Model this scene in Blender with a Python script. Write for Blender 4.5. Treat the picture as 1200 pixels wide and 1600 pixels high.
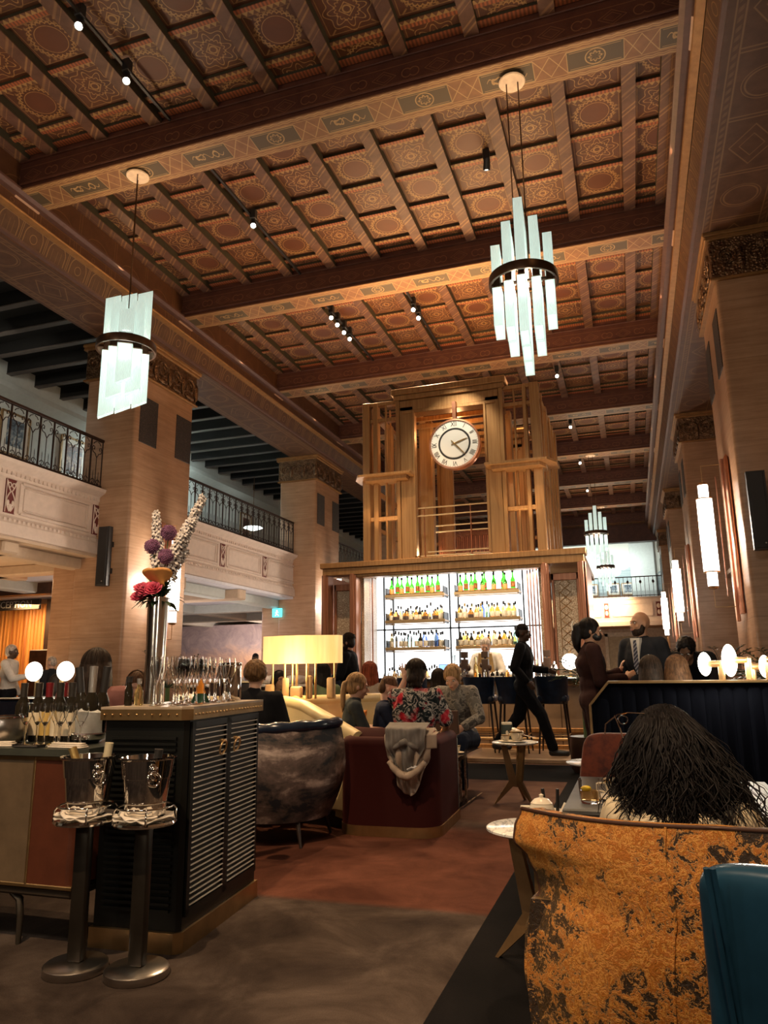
import bpy, bmesh, math, random
from mathutils import Vector, Matrix, Quaternion
PI = math.pi
random.seed(7)
for o in list(bpy.data.objects): bpy.data.objects.remove(o)
S = bpy.context.scene; COL = S.collection

# ---------------------------------------------------------------- camera
CAM_YAW, CAM_PITCH, CAM_ROLL, FPX = 0.318270, 0.214742, -0.012792, 1152.61
_f = Vector((-math.sin(CAM_YAW)*math.cos(CAM_PITCH), math.cos(CAM_YAW)*math.cos(CAM_PITCH), math.sin(CAM_PITCH)))
_r = Vector((math.cos(CAM_YAW), math.sin(CAM_YAW), 0)); _u = _r.cross(_f)
_R = math.cos(CAM_ROLL)*_r + math.sin(CAM_ROLL)*_u; _U = -math.sin(CAM_ROLL)*_r + math.cos(CAM_ROLL)*_u
cd = bpy.data.cameras.new('camera'); cam = bpy.data.objects.new('camera', cd); COL.objects.link(cam)
cd.sensor_fit = 'VERTICAL'; cd.sensor_height = 36; cd.lens = 36*FPX/1600; cd.clip_start = .05; cd.clip_end = 200
m = Matrix((_R, _U, -_f)).transposed().to_4x4(); m.translation = (0, 0, 1.2); cam.matrix_world = m
S.camera = cam
# ---------------------------------------------------------------- world, exposure
S.view_settings.view_transform = 'Standard'; S.view_settings.look = 'None'
S.view_settings.gamma = 1; S.view_settings.exposure = 0.48; S.view_settings.use_curve_mapping = False
W = bpy.data.worlds.new('world'); S.world = W; W.use_nodes = True
W.node_tree.nodes['Background'].inputs[0].default_value = (1.0, .62, .36, 1)
W.node_tree.nodes['Background'].inputs[1].default_value = .035

def lamp(name, kind, loc, power, col=(1, .72, .45), to=None, size=.1, size_y=None, spot=90, blend=.6):
    d = bpy.data.lights.new(name, kind); d.energy = power; d.color = col
    if kind == 'AREA':
        d.size = size
        if size_y: d.shape = 'RECTANGLE'; d.size_y = size_y
    else: d.shadow_soft_size = size
    if kind == 'SPOT': d.spot_size = math.radians(spot); d.spot_blend = blend
    o = bpy.data.objects.new(name, d); COL.objects.link(o); o.location = loc
    if to is not None:
        o.rotation_euler = (Vector(to)-Vector(loc)).to_track_quat('-Z', 'Y').to_euler()
    return o
UPL = (1, .60, .28); WARM = (1, .66, .36); WARMER = (1, .55, .24); WHITE = (1, .93, .82); COOL = (.86, .95, 1)
# uplights standing on the tower top and along the column capitals wash the coffered ceiling
for x in (-4.2, -2.8, -1.4):
    lamp('tower_uplight', 'AREA', (x, 13.2, 6.35), 70, UPL, (x, 12.7, 9), .5, 1.2)
lamp('tower_uplight', 'AREA', (-2.8, 15.4, 6.3), 60, UPL, (-2.8, 15.6, 9), 2.4, .5)
for y in (1.5, 5.8, 10.0, 14.4, 18.7, 23, 27.4, 31.7):
    lamp('cornice_uplight', 'AREA', (1.02, y, 8.18), 9 if y < 5 else 14, UPL, (-1.6, y, 9), .12, 3.0)
    lamp('cornice_uplight', 'AREA', (-8.18, y, 8.18), 7 if y < 5 else 11, UPL, (-5.6, y, 9), .12, 3.0)
# ring lamps inside the chandeliers (above: up, below: down)
for i, (x, y) in enumerate(((-.87, 7.94), (-6.35, 7.94), (-.87, 25.35), (-.87, 34.0))):
    lamp('chandelier_glow', 'POINT', (x, y, 5.60), 190, (1, .83, .62), size=.28)
    lamp('chandelier_glow', 'SPOT', (x, y, 6.75), 60 if i < 2 else 60, WARM, (x, y+.01, 9), .3, spot=165, blend=.9)
for x in (-.87, -6.35): lamp('chandelier_glow', 'POINT', (x, -.75, 5.6), 190, (1, .86, .68), size=.3)
lamp('fill_light_behind', 'POINT', (1.1, -.9, 1.75), 34, (1, .86, .66), size=.12); lamp('fill_light_behind', 'POINT', (-2.6, -.6, 1.9), 30, (1, .84, .62), size=.12)  # unseen fill lights added behind the camera to light chairs and hair
# track spots, plus spots added to brighten the bar frame, flowers and orange chair
for a, b, p, sp in (((-5.6, 9.9, 8.6), (-2.2, 6.6, 0), 900, 40), ((-3.8, 9.9, 8.6), (-4.6, 12.4, 2.0), 1300, 26), ((-1.54, 8.9, 8.6), (-1.0, 12.4, 2.0), 1300, 26), ((-3.8, 9.0, 8.6), (-2.9, 12.4, 2.4), 900, 30), ((-1.54, 5.8, 8.6), (.1, 7.6, 1.4), 700, 26), ((-5.6, 14.0, 8.6), (-2.7, 12.0, 4.8), 1500, 36),
                    ((-3.8, 14.0, 8.6), (-2.7, 12.2, 5.0), 700, 40), ((-1.54, 9.9, 8.6), (-1.6, 5.2, 0), 1200, 34),
                    ((-1.54, 9.9, 8.6), (-1.0, 9.2, 0), 450, 30), ((-5.6, 6.5, 8.6), (-2.2, 3.4, .8), 700, 24),
                    ((-.4, -1.2, 8.6), (.2, 2.1, .5), 1900, 22), ((-5.6, 5.8, 8.6), (-3.0, 5.6, .8), 700, 28),
                    ((-1.0, 5.8, 8.6), (-.7, 3.3, .5), 450, 16), ((-1.5, -1.5, 8.6), (-2.25, 3.1, 1.2), 1900, 26),
                    ((-3.8, 18.1, 8.6), (-2.9, 15.6, 4.8), 900, 50), ((-1.2, 18.1, 8.6), (-1.2, 15.6, 4.8), 600, 50)):
    lamp('track_and_fill_spot', 'SPOT', a, p, WARM, b, .06, spot=sp, blend=.7)
lamp('downlight', 'AREA', (-11.6, 12.5, 3.1), 60, WARM, (-11.6, 12.5, 0), 1.5)
lamp('downlight', 'AREA', (-12.6, 19.5, 3.05), 110, (.9, .9, 1), (-12.6, 19.5, 0), 2.5)
lamp('mural_fill', 'AREA', (-13.0, 24.2, 1.6), 130, (1, .74, .58), (-13.4, 27, 1.6), 3.0, .3)  # added area light without a fixture, brightens the mural
lamp('under_gallery_fill', 'AREA', (-11.6, 9.5, 1.2), 60, WARM, (-11.6, 9.5, 3.4), 2.0, 4.0)  # this and the next are added upward lights brightening the gallery underside
lamp('under_gallery_fill', 'AREA', (-12.0, 17.0, 1.2), 80, (1, .85, .75), (-12, 17, 3.4), 2.0, 4.0)
lamp('reception_light', 'AREA', (-15.3, 15.6, 3.0), 60, WARMER, (-15.4, 16.4, 1.2), .8)
lamp('gallery_light', 'AREA', (-12.2, 18.0, 7.6), 160, (.8, .95, .92), (-13.4, 18.2, 6.2), 2.0, .4)
lamp('gallery_light', 'AREA', (-11.6, 10.0, 7.6), 30, (1, .92, .78), (-13.4, 11, 6.0), 2.0, .4)
lamp('gallery_light', 'AREA', (-3, 40.2, 7.0), 260, (.85, .95, .92), (-3, 42.4, 5.8), 8, .4)
lamp('lobby_light', 'AREA', (-3, 38.0, 4.4), 260, WARM, (-3, 41, 2), 6, 1)
lamp('parapet_wash', 'AREA', (-7.0, 8.6, 2.9), 38, (1, .8, .62), (-9.5, 8.9, 4.2), .4, 4.0)
lamp('parapet_wash', 'AREA', (-7.0, 17.0, 2.9), 38, (1, .8, .62), (-9.5, 17.2, 4.2), .4, 4.0)
lamp('bar_fill_light', 'AREA', (-2.9, 12.75, 2.88), 40, (1, .85, .65), (-2.9, 12.7, 0), 3.0, .15)  # area light added under the head beam to brighten the bartender
lamp('counter_front_light', 'AREA', (-2.7, 11.45, .95), 9, WARM, (-2.7, 11.3, 0), 3.4, .1)

# ---------------------------------------------------------------- shader helpers
class E:
    def __init__(s, t, k): s.t = t; s.k = k
    def _m(s, op, *a):
        n = s.t.nodes.new('ShaderNodeMath'); n.operation = op
        for i, v in enumerate((s,)+a):
            if isinstance(v, E): s.t.links.new(v.k, n.inputs[i])
            else: n.inputs[i].default_value = v
        return E(s.t, n.outputs[0])
    def __add__(s, o): return s._m('ADD', o)
    __radd__ = __add__
    def __sub__(s, o): return s._m('SUBTRACT', o)
    def __rsub__(s, o): return (s*-1)+o
    def __mul__(s, o): return s._m('MULTIPLY', o)
    __rmul__ = __mul__
    def __truediv__(s, o): return s._m('DIVIDE', o)
    def sin(s): return s._m('SINE')
    def cos(s): return s._m('COSINE')
    def abs(s): return s._m('ABSOLUTE')
    def floor(s): return s._m('FLOOR')
    def fr(s): return s._m('FRACT')
    def sq(s): return s._m('SQRT')
    def atan2(s, o): return s._m('ARCTAN2', o)
    def lt(s, o): return s._m('LESS_THAN', o)
    def gt(s, o): return s._m('GREATER_THAN', o)
    def mn(s, o): return s._m('MINIMUM', o)
    def mx(s, o): return s._m('MAXIMUM', o)
    def pw(s, o): return s._m('POWER', o)
    def sat(s):
        r = s._m('ADD', 0.0); r.k.node.use_clamp = True; return r
    def line(s, w):      # 1 where |s| < w, soft edge
        return (1.0-(s.abs()/w).pw(2.0)).sat()
class Mat:
    def __init__(s, name, col=(.5, .5, .5), rough=.5, metal=0., **kw):
        s.m = bpy.data.materials.new(name); s.m.use_nodes = True; s.t = s.m.node_tree
        s.b = s.t.nodes['Principled BSDF']
        s.b.inputs['Base Color'].default_value = (*col, 1); s.b.inputs['Roughness'].default_value = rough
        s.b.inputs['Metallic'].default_value = metal
        for k, v in kw.items():
            s.b.inputs[k.replace('_', ' ')].default_value = (*v, 1) if isinstance(v, tuple) else v
    def xyz(s, src='Object'):
        c = s.t.nodes.new('ShaderNodeTexCoord'); p = s.t.nodes.new('ShaderNodeSeparateXYZ')
        s.t.links.new(c.outputs[src], p.inputs[0]); return tuple(E(s.t, p.outputs[i]) for i in range(3))
    def vec(s, x, y, z):
        n = s.t.nodes.new('ShaderNodeCombineXYZ')
        for i, v in enumerate((x, y, z)):
            if isinstance(v, E): s.t.links.new(v.k, n.inputs[i])
            else: n.inputs[i].default_value = v
        return n.outputs[0]
    def noise(s, scale=5, detail=4, rough=.6, vec=None, dist=0):
        n = s.t.nodes.new('ShaderNodeTexNoise'); n.inputs['Scale'].default_value = scale
        n.inputs['Detail'].default_value = detail; n.inputs['Roughness'].default_value = rough
        n.inputs['Distortion'].default_value = dist
        if vec is None:
            c = s.t.nodes.new('ShaderNodeTexCoord'); vec = c.outputs['Object']
        s.t.links.new(vec, n.inputs['Vector']); return E(s.t, n.outputs['Fac'])
    def vor(s, scale=5, feat='F1', vec=None):
        n = s.t.nodes.new('ShaderNodeTexVoronoi'); n.feature = feat; n.inputs['Scale'].default_value = scale
        if vec is None:
            c = s.t.nodes.new('ShaderNodeTexCoord'); vec = c.outputs['Object']
        s.t.links.new(vec, n.inputs['Vector']); return E(s.t, n.outputs['Distance'])
    def rgb(s, c):
        n = s.t.nodes.new('ShaderNodeRGB'); n.outputs[0].default_value = (*c, 1); return n.outputs[0]
    def mix(s, f, a, b):
        n = s.t.nodes.new('ShaderNodeMix'); n.data_type = 'RGBA'
        if isinstance(f, E): s.t.links.new(f.k, n.inputs[0])
        else: n.inputs[0].default_value = f
        for i, v in ((6, a), (7, b)):
            if isinstance(v, tuple): n.inputs[i].default_value = (*v, 1)
            else: s.t.links.new(v, n.inputs[i])
        return n.outputs[2]
    def ramp(s, f, stops):
        n = s.t.nodes.new('ShaderNodeValToRGB'); e = n.color_ramp.elements
        while len(e) < len(stops): e.new(.5)
        for q, (p, c) in zip(e, stops): q.position = p; q.color = (*c, 1)
        s.t.links.new(f.k, n.inputs[0]); return n.outputs[0]
    def col(s, k): s.t.links.new(k, s.b.inputs['Base Color']); return s
    def rough(s, f): s.t.links.new(f.k, s.b.inputs['Roughness']); return s
    def bump(s, f, st=.3, dist=.01):
        n = s.t.nodes.new('ShaderNodeBump'); n.inputs['Strength'].default_value = st
        n.inputs['Distance'].default_value = dist; s.t.links.new(f.k, n.inputs['Height'])
        s.t.links.new(n.outputs[0], s.b.inputs['Normal']); return s

def simple(name, col, rough=.5, metal=0., var=.15, scale=8, bump=0, **kw):
    M = Mat(name, col, rough, metal, **kw)
    n = M.noise(scale, 4)
    d = tuple(max(0, c*(1-var*1.6)) for c in col); l = tuple(min(1, c*(1+var)) for c in col)
    M.col(M.mix((n-.3)*2.2, d, l))
    if bump: M.bump(M.noise(scale*6, 3), bump, .004)
    return M.m
ORD = ['first', 'second', 'third', 'fourth', 'fifth', 'sixth', 'seventh', 'eighth', 'ninth', 'tenth', 'eleventh', 'twelfth', 'thirteenth', 'fourteenth', 'fifteenth', 'sixteenth']
def matte(m, s=.12): m.node_tree.nodes['Principled BSDF'].inputs['Specular IOR Level'].default_value = s; return m
def glow(name, col, st):
    M = Mat(name, col, .5); M.b.inputs['Emission Color'].default_value = (*col, 1); M.b.inputs['Emission Strength'].default_value = st
    return M.m

# ---------------------------------------------------------------- mesh helpers
def tr(p, M): return M @ Vector(p) if M else Vector(p)
class G:
    def __init__(s): s.b = bmesh.new(); s.mi = 0
    def face(s, vs):
        try:
            f = s.b.faces.new(vs); f.material_index = s.mi; return f
        except ValueError: return None
    def box(s, x0, x1, y0, y1, z0, z1, bev=0, M=None, seg=1):
        V = [s.b.verts.new(tr((x, y, z), M)) for x in (x0, x1) for y in (y0, y1) for z in (z0, z1)]
        F = [s.face([V[i] for i in q]) for q in ((0, 1, 3, 2), (4, 6, 7, 5), (0, 4, 5, 1), (2, 3, 7, 6), (0, 2, 6, 4), (1, 5, 7, 3))]
        if bev:
            es = list({e for f in F for e in f.edges})
            r = bmesh.ops.bevel(s.b, geom=es, offset=bev, segments=seg, profile=.5, affect='EDGES')
            for f in r['faces']: f.material_index = s.mi
        return s
    def bar(s, p, q, w, h, up=(0, 0, 1)):       # rectangular bar from p to q
        p, q = Vector(p), Vector(q); d = (q-p); L = d.length; d.normalize()
        a = d.cross(Vector(up));
        if a.length < 1e-4: a = d.cross(Vector((1, 0, 0)))
        a.normalize(); b = a.cross(d)
        M = Matrix((a, d, b)).transposed().to_4x4(); M.translation = p
        return s.box(-w/2, w/2, 0, L, -h/2, h/2, M=M)
    def tube(s, pts, rad, n=8, cap=True, M=None, flat=1.0):
        pts = [tr(p, M) for p in pts]
        if not hasattr(rad, '__len__'): rad = [rad]*len(pts)
        rings = []; prev = None
        for i, p in enumerate(pts):
            d = (pts[min(i+1, len(pts)-1)]-pts[max(i-1, 0)])
            if d.length < 1e-9: d = Vector((0, 0, 1))
            d.normalize()
            if prev is None:
                a = d.cross(Vector((0, 0, 1)))
                if a.length < 1e-3: a = Vector((1, 0, 0))
            else: a = prev - d*prev.dot(d)
            if a.length < 1e-6: a = d.cross(Vector((0, 1, .3)))
            a.normalize(); prev = a; b = d.cross(a)
            rings.append([s.b.verts.new(p+(a*math.cos(2*PI*k/n)+b*math.sin(2*PI*k/n)*flat)*rad[i]) for k in range(n)])
        for A, B in zip(rings, rings[1:]):
            for k in range(n): s.face((A[k], A[(k+1) % n], B[(k+1) % n], B[k]))
        if cap: s.face(rings[0][::-1]); s.face(rings[-1])
        return s
    def lathe(s, prof, n=20, M=None, cap=True, sx=1, sy=1):
        rings = []
        for r, z in prof:
            if r < 1e-5: rings.append([s.b.verts.new(tr((0, 0, z), M))])
            else: rings.append([s.b.verts.new(tr((r*sx*math.cos(2*PI*k/n), r*sy*math.sin(2*PI*k/n), z), M)) for k in range(n)])
        for A, B in zip(rings, rings[1:]):
            for k in range(n):
                a = [A[k % len(A)], A[(k+1) % len(A)]]; b = [B[(k+1) % len(B)], B[k % len(B)]]
                vs = []
                for v in a+b:
                    if v not in vs: vs.append(v)
                if len(vs) > 2: s.face(vs)
        if cap:
            if len(rings[0]) > 2: s.face(rings[0][::-1])
            if len(rings[-1]) > 2: s.face(rings[-1])
        return s
    def prism(s, poly, y0, y1, M=None, ax='y'):
        def P3(a, b, t): return {'y': (a, t, b), 'x': (t, a, b), 'z': (a, b, t)}[ax]
        A = [s.b.verts.new(tr(P3(a, b, y0), M)) for a, b in poly]; B = [s.b.verts.new(tr(P3(a, b, y1), M)) for a, b in poly]
        s.face(A); s.face(B[::-1]); n = len(poly)
        for k in range(n): s.face((A[k], B[k], B[(k+1) % n], A[(k+1) % n]))
        return s
    def ell(s, c, r, n=12, m=8, M=None, rot=None):
        if not hasattr(r, '__len__'): r = (r, r, r)
        T = Matrix.Translation(c)
        if rot: T = T @ rot
        if M: T = M @ T
        pr_ = [(math.sin(PI*i/m), -math.cos(PI*i/m)) for i in range(m+1)]
        rings = []
        for a, z in pr_:
            if a < 1e-5: rings.append([s.b.verts.new(T @ Vector((0, 0, z*r[2])))])
            else: rings.append([s.b.verts.new(T @ Vector((a*r[0]*math.cos(2*PI*k/n), a*r[1]*math.sin(2*PI*k/n), z*r[2]))) for k in range(n)])
        for A, B in zip(rings, rings[1:]):
            for k in range(n):
                vs = []
                for v in (A[k % len(A)], A[(k+1) % len(A)], B[(k+1) % len(B)], B[k % len(B)]):
                    if v not in vs: vs.append(v)
                if len(vs) > 2: s.face(vs)
        return s
    def grid(s, f, nu, nv, closed=False):       # f(u,v)->point, u,v in 0..1
        V = [[s.b.verts.new(f(i/nu, j/nv)) for j in range(nv+1)] for i in range(nu+(0 if closed else 1))]
        n = len(V)
        for i in range(nu):
            for j in range(nv): s.face((V[i][j], V[(i+1) % n][j], V[(i+1) % n][j+1], V[i][j+1]))
        return s
    def shell(s, f, nu, nv, th):                # thick sheet: f(u,v)->(point, normal)
        A = [[None]*(nv+1) for _ in range(nu+1)]; B = [[None]*(nv+1) for _ in range(nu+1)]
        for i in range(nu+1):
            for j in range(nv+1):
                p, nn = f(i/nu, j/nv); p = Vector(p); nn = Vector(nn).normalized()
                A[i][j] = s.b.verts.new(p+nn*th/2); B[i][j] = s.b.verts.new(p-nn*th/2)
        for i in range(nu):
            for j in range(nv):
                s.face((A[i][j], A[i+1][j], A[i+1][j+1], A[i][j+1])); s.face((B[i][j], B[i][j+1], B[i+1][j+1], B[i+1][j]))
        for i in range(nu):
            s.face((A[i][0], B[i][0], B[i+1][0], A[i+1][0])); s.face((A[i][nv], A[i+1][nv], B[i+1][nv], B[i][nv]))
        for j in range(nv):
            s.face((A[0][j], A[0][j+1], B[0][j+1], B[0][j])); s.face((A[nu][j], B[nu][j], B[nu][j+1], A[nu][j+1]))
        return s
    def ob(s, name, mat, parent=None, smooth=None, loc=None):
        bmesh.ops.recalc_face_normals(s.b, faces=s.b.faces)
        me = bpy.data.meshes.new(name); s.b.to_mesh(me); s.b.free()
        for x in (mat if isinstance(mat, (list, tuple)) else [mat]): me.materials.append(x)
        o = bpy.data.objects.new(name, me); COL.objects.link(o)
        if smooth is not None:
            me.polygons.foreach_set('use_smooth', [True]*len(me.polygons))
            if smooth < 180:
                for e in bmesh_sharp(me, smooth): pass
        if parent: o.parent = parent
        if loc: o.location = loc
        return o
def bmesh_sharp(me, ang):
    b = bmesh.new(); b.from_mesh(me); a = math.radians(ang)
    for e in b.edges:
        if len(e.link_faces) == 2 and e.calc_face_angle(0) > a: e.smooth = False
    b.to_mesh(me); b.free(); return ()
def thing(name, label, cat, loc=(0, 0, 0), rotz=0, group=None):
    o = bpy.data.objects.new(name, None); COL.objects.link(o); o.empty_display_size = .1
    o.location = loc; o.rotation_euler = (0, 0, rotz); o['label'] = label; o['category'] = cat
    if group: o['group'] = group
    return o
def tag(o, label, cat, group=None, kind=None):
    o['label'] = label; o['category'] = cat
    if group: o['group'] = group
    if kind: o['kind'] = kind
    return o
def struct(name, loc=(0, 0, 0)):
    o = bpy.data.objects.new(name, None); COL.objects.link(o); o['kind'] = 'structure'; o.location = loc; return o
def sg(g, name, mat, **k):
    o = g.ob(name, mat, **k); o['kind'] = 'structure'; return o
def dup(root, loc, rotz=None, label=None, group=None, scale=None):
    r = root.copy(); COL.objects.link(r); r.location = loc
    if rotz is not None: r.rotation_euler = (0, 0, rotz)
    if scale: r.scale = scale if hasattr(scale, '__len__') else (scale,)*3
    if label: r['label'] = label
    if group: r['group'] = group
    for ch in KIDS(root):
        c = ch.copy(); COL.objects.link(c); c.parent = r
        for g in KIDS(ch):
            d = g.copy(); COL.objects.link(d); d.parent = c
    return r
def KIDS(o): return list(o.children)
# ================================================================ materials of the hall
def m_panel():
    M = Mat('painted_coffer', (.2, .08, .04), .6); x, y, z = M.xyz()
    ui = (x+3.58+.915*20)/.915; u = ((ui+.5).fr()-.5)*.915
    t = ((y-7.65+4.35*10)/4.35).fr()*4.35; vi = (t-.80)/.80; v = (vi.fr()-.5)*.80
    par = (((ui+.5).floor()+vi.floor())/2).fr().gt(.25)
    r = (u*u+v*v).sq(); th = v.atan2(u)
    A = (r-.235-(th*12).cos().abs()*.03).line(.016).mx((r-.255-(th*12).sin().abs()*.03).line(.008)).mx((r-.2).line(.006))
    A = A.mx((r-.29-(th*6).cos()*.02).line(.03)*(th*24).sin().gt(0)*.6)
    B = (r-.2-(th*8).cos()*.05).line(.012).mx((r-.13-(th*8).cos().abs()*.03).line(.010)).mx((r-.05).line(.014)).mx((r-.28-(th*8).cos()*.03).line(.009)).mx((u.abs()+v.abs()-.1).line(.012))
    pat = A*par+B*(1.0-par)
    fr_ = u.abs().mx(v.abs()*1.13); frame = (fr_-.335).line(.008)
    corner = (u.abs()-v.abs()).line(.02)*r.gt(.33)*r.lt(.43)*.7
    n = M.noise(3, 4); w = M.noise(40, 3)
    base = M.ramp(n, [(.3, (.060, .018, .007)), (.7, (.120, .040, .017))])
    base = M.mix(par*r.lt(.21)*.5, base, (.12, .035, .014))
    k = (pat.mx(frame*.6).mx(corner)*(w*1.1+.25)*.9).sat()
    M.col(M.mix(k, base, (.44, .255, .09))); M.rough(n*.2+.45); return M.m
def m_rib():
    M = Mat('painted_rib', (.4, .15, .06), .6); x, y, z = M.xyz()
    t = ((y-7.65+4.35*10)/4.35).fr()*4.35; par = ((t/1.6).fr()).gt(.5)
    a = (x/.05).fr()-.5; d = ((x/.085).fr()-.5).abs()*2
    w = ((t-.80)/.8).fr(); w = ((w+.5).fr()-.5)*.8
    chk = (a*w*40).gt(0)
    har = (d-(w.abs()*16)).gt(0)
    c = M.mix(chk*par, M.mix(har*(1.0-par), (.16, .052, .024), (.32, .19, .07)), (.34, .095, .034))
    c = M.mix((1.0-par)*(1.0-har), c, (.12, .05, .025)); M.col(c); return M.m
def m_joist():
    M = Mat('painted_joist', (.2, .1, .06), .55); x, y, z = M.xyz()
    p = (y+x*.9)/.62; q = p.fr(); s = (q-.12).line(.035).mx((q-.26).line(.035)).mx((q-.62).line(.05)*.6).mx((q-.76).line(.02)*.6)
    xe = ((x+3.58+.915*20+.4575)/.915).fr()*.915; e = (xe-.375).line(.008).mx((xe-.54).line(.008))
    n = M.noise(6, 4)
    M.col(M.mix((s*.75).mx(e*.4)*(n+.2), M.ramp(n, [(.3, (.075, .032, .021)), (.7, (.13, .060, .038))]), (.36, .20, .08))); return M.m
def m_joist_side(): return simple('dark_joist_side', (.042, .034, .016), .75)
def m_soffit():
    M = Mat('painted_beam_soffit', (.3, .15, .07), .5); x, y, z = M.xyz()
    t = ((y-7.65+4.35*10)/4.35).fr()*4.35-.275; w = t.abs()
    ai = (x+3.58+1.06*12)/1.06; a = (ai.fr()-.5)*1.06; aa = a.abs(); par = (ai.floor()/2).fr().gt(.25)
    hexl = (w-.155).line(.012)*aa.lt(.33); hx2 = (w-.155*((aa-.43)/.10).abs()).line(.014)*aa.gt(.33)
    inner = (w-.125).line(.006)*aa.lt(.3); vline = (aa-.33).line(.008)*w.lt(.155)*.8
    r = (a*a+t*t).sq(); th = t.atan2(a)
    med = (r-.115).line(.010).mx((r-.045-(th*4).cos().abs()*.03).line(.012)).mx((th*2).sin().line(.12)*r.lt(.1)*.5)
    mo = ((aa-.12)*(aa-.12)+w*w).sq(); mot = (mo-.05-(a*60).sin()*.015).line(.014).mx(((a*38).sin()*.05-t).line(.012)*aa.lt(.25)*w.lt(.09))
    zig = (w-.205-((x/.13).fr()-.5).abs()*.03).line(.010).mx((w-.235-((x/.13).fr()-.5).abs()*.03).line(.012)).mx((w-.175).line(.006))
    pat = hexl.mx(hx2).mx(inner*.8).mx(vline).mx(zig).mx(med*par+mot*(1.0-par))
    n = M.noise(5, 4)
    b = M.mix(aa.lt(.33)*w.lt(.15), M.ramp(n, [(.3, (.155, .070, .030)), (.7, (.235, .110, .047))]), (.075, .052, .028))
    M.col(M.mix((pat*(n*.8+.5)).sat(), b, (.42, .26, .11))); return M.m
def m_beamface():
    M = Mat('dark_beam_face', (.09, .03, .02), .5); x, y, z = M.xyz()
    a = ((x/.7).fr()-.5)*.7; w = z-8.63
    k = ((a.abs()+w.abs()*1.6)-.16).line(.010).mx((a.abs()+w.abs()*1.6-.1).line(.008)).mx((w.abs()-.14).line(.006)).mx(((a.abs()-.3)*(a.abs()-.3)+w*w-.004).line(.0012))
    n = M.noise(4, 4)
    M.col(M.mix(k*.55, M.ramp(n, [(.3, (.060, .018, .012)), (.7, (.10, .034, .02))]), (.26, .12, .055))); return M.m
def m_frieze(name, zc, hh, per, c1, c2, gold):
    M = Mat(name, c1, .5); x, y, z = M.xyz()
    a = ((y/per).fr()-.5)*per; w = z-zc
    arch = ((a*a+(w-.02).mx(0)*(w-.02).mx(0)).sq()-per*.36).line(.011); bars = ((a*34).sin()-.2).line(.25)*a.abs().lt(per*.3)*w.lt(hh*.5)*.45
    cir = ((a*a+w*w).sq()-hh*.42).line(.008); vl = (a.abs()-per*.47).line(.008)
    par = ((y/per).floor()/2).fr().gt(.25); n = M.noise(5, 4)
    k = arch.mx(vl).mx(bars*par).mx(cir*(1.0-par)).mx((w.abs()-hh).line(.008))
    M.col(M.mix(k*.7, M.ramp(n, [(.3, c1), (.7, c2)]), gold)); return M.m
def m_side_soffit():
    M = Mat('painted_side_soffit', (.2, .1, .05), .5); x, y, z = M.xyz()
    c = (x+3.58).abs()-5.54; a = ((y/1.1).fr()-.5)*1.1; par = ((y/1.1).floor()/2).fr().gt(.25)
    r = (a*a+c*c).sq(); cir = (r-.22).line(.014).mx((r-.26).line(.008)); dia = ((a.abs()*.7+c.abs())-.27).line(.014).mx((a.abs()*.7+c.abs()-.15).line(.01))
    edge = (c.abs()-.34).line(.014).mx((c.abs()-.44).line(.012)).mx((a.abs()-.52).line(.014)*c.abs().lt(.34))
    rope = (c.abs()-.39).line(.035)*((y+c)/.13).fr().gt(.5)*.55
    n = M.noise(5, 4); k = (cir*par+dia*(1.0-par)).mx(edge).mx(rope)
    M.col(M.mix(k*.65, M.ramp(n, [(.3, (.080, .034, .018)), (.7, (.13, .060, .032))]), (.32, .18, .085))); return M.m
def m_travertine():
    M = Mat('travertine_block', (.5, .33, .22), .38); x, y, z = M.xyz()
    n = M.noise(1.0, 6, .65, vec=M.vec(x*1.2, y*1.2, z*22), dist=.6); n2 = M.noise(1.7, 5)
    hz = ((z/.95).fr()-.5).abs(); j = (hz-.5).line(.006)
    pit = M.noise(1, 3, .7, vec=M.vec(x*9, y*9, z*70)).gt(.72)*n2.gt(.5)*.5
    c = M.ramp(n*.6+n2*.4, [(.3, (.27, .145, .078)), (.5, (.40, .23, .13)), (.72, (.53, .335, .21))])
    c = M.mix(pit.mx(j*.6), c, (.16, .085, .045)); M.col(c); return M.m
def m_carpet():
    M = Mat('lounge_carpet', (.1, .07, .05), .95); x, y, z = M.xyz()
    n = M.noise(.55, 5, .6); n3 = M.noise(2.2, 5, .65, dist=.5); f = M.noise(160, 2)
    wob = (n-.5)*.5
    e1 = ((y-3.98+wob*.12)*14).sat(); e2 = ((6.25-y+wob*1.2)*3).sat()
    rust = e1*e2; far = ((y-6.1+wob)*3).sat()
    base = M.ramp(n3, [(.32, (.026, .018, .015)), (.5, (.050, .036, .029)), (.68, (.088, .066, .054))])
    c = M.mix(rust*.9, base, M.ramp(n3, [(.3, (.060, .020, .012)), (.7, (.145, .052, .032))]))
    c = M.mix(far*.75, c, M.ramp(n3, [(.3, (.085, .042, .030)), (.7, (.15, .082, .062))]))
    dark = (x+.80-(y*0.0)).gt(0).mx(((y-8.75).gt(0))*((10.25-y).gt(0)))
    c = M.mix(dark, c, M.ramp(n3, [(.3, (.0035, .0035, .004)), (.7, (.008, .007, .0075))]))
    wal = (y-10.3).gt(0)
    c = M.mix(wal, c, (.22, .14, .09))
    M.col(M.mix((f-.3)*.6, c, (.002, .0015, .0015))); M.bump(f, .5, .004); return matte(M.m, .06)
MP, MR, MJ, MJS, MSF, MBF = m_panel(), m_rib(), m_joist(), m_joist_side(), m_soffit(), m_beamface()
MFR = m_frieze('arcade_frieze', 7.98, .16, .5, (.060, .022, .009), (.10, .040, .016), (.30, .17, .065))
MFA = m_frieze('upper_fascia', 8.27, .09, .9, (.070, .025, .010), (.105, .040, .016), (.20, .10, .04))
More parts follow.
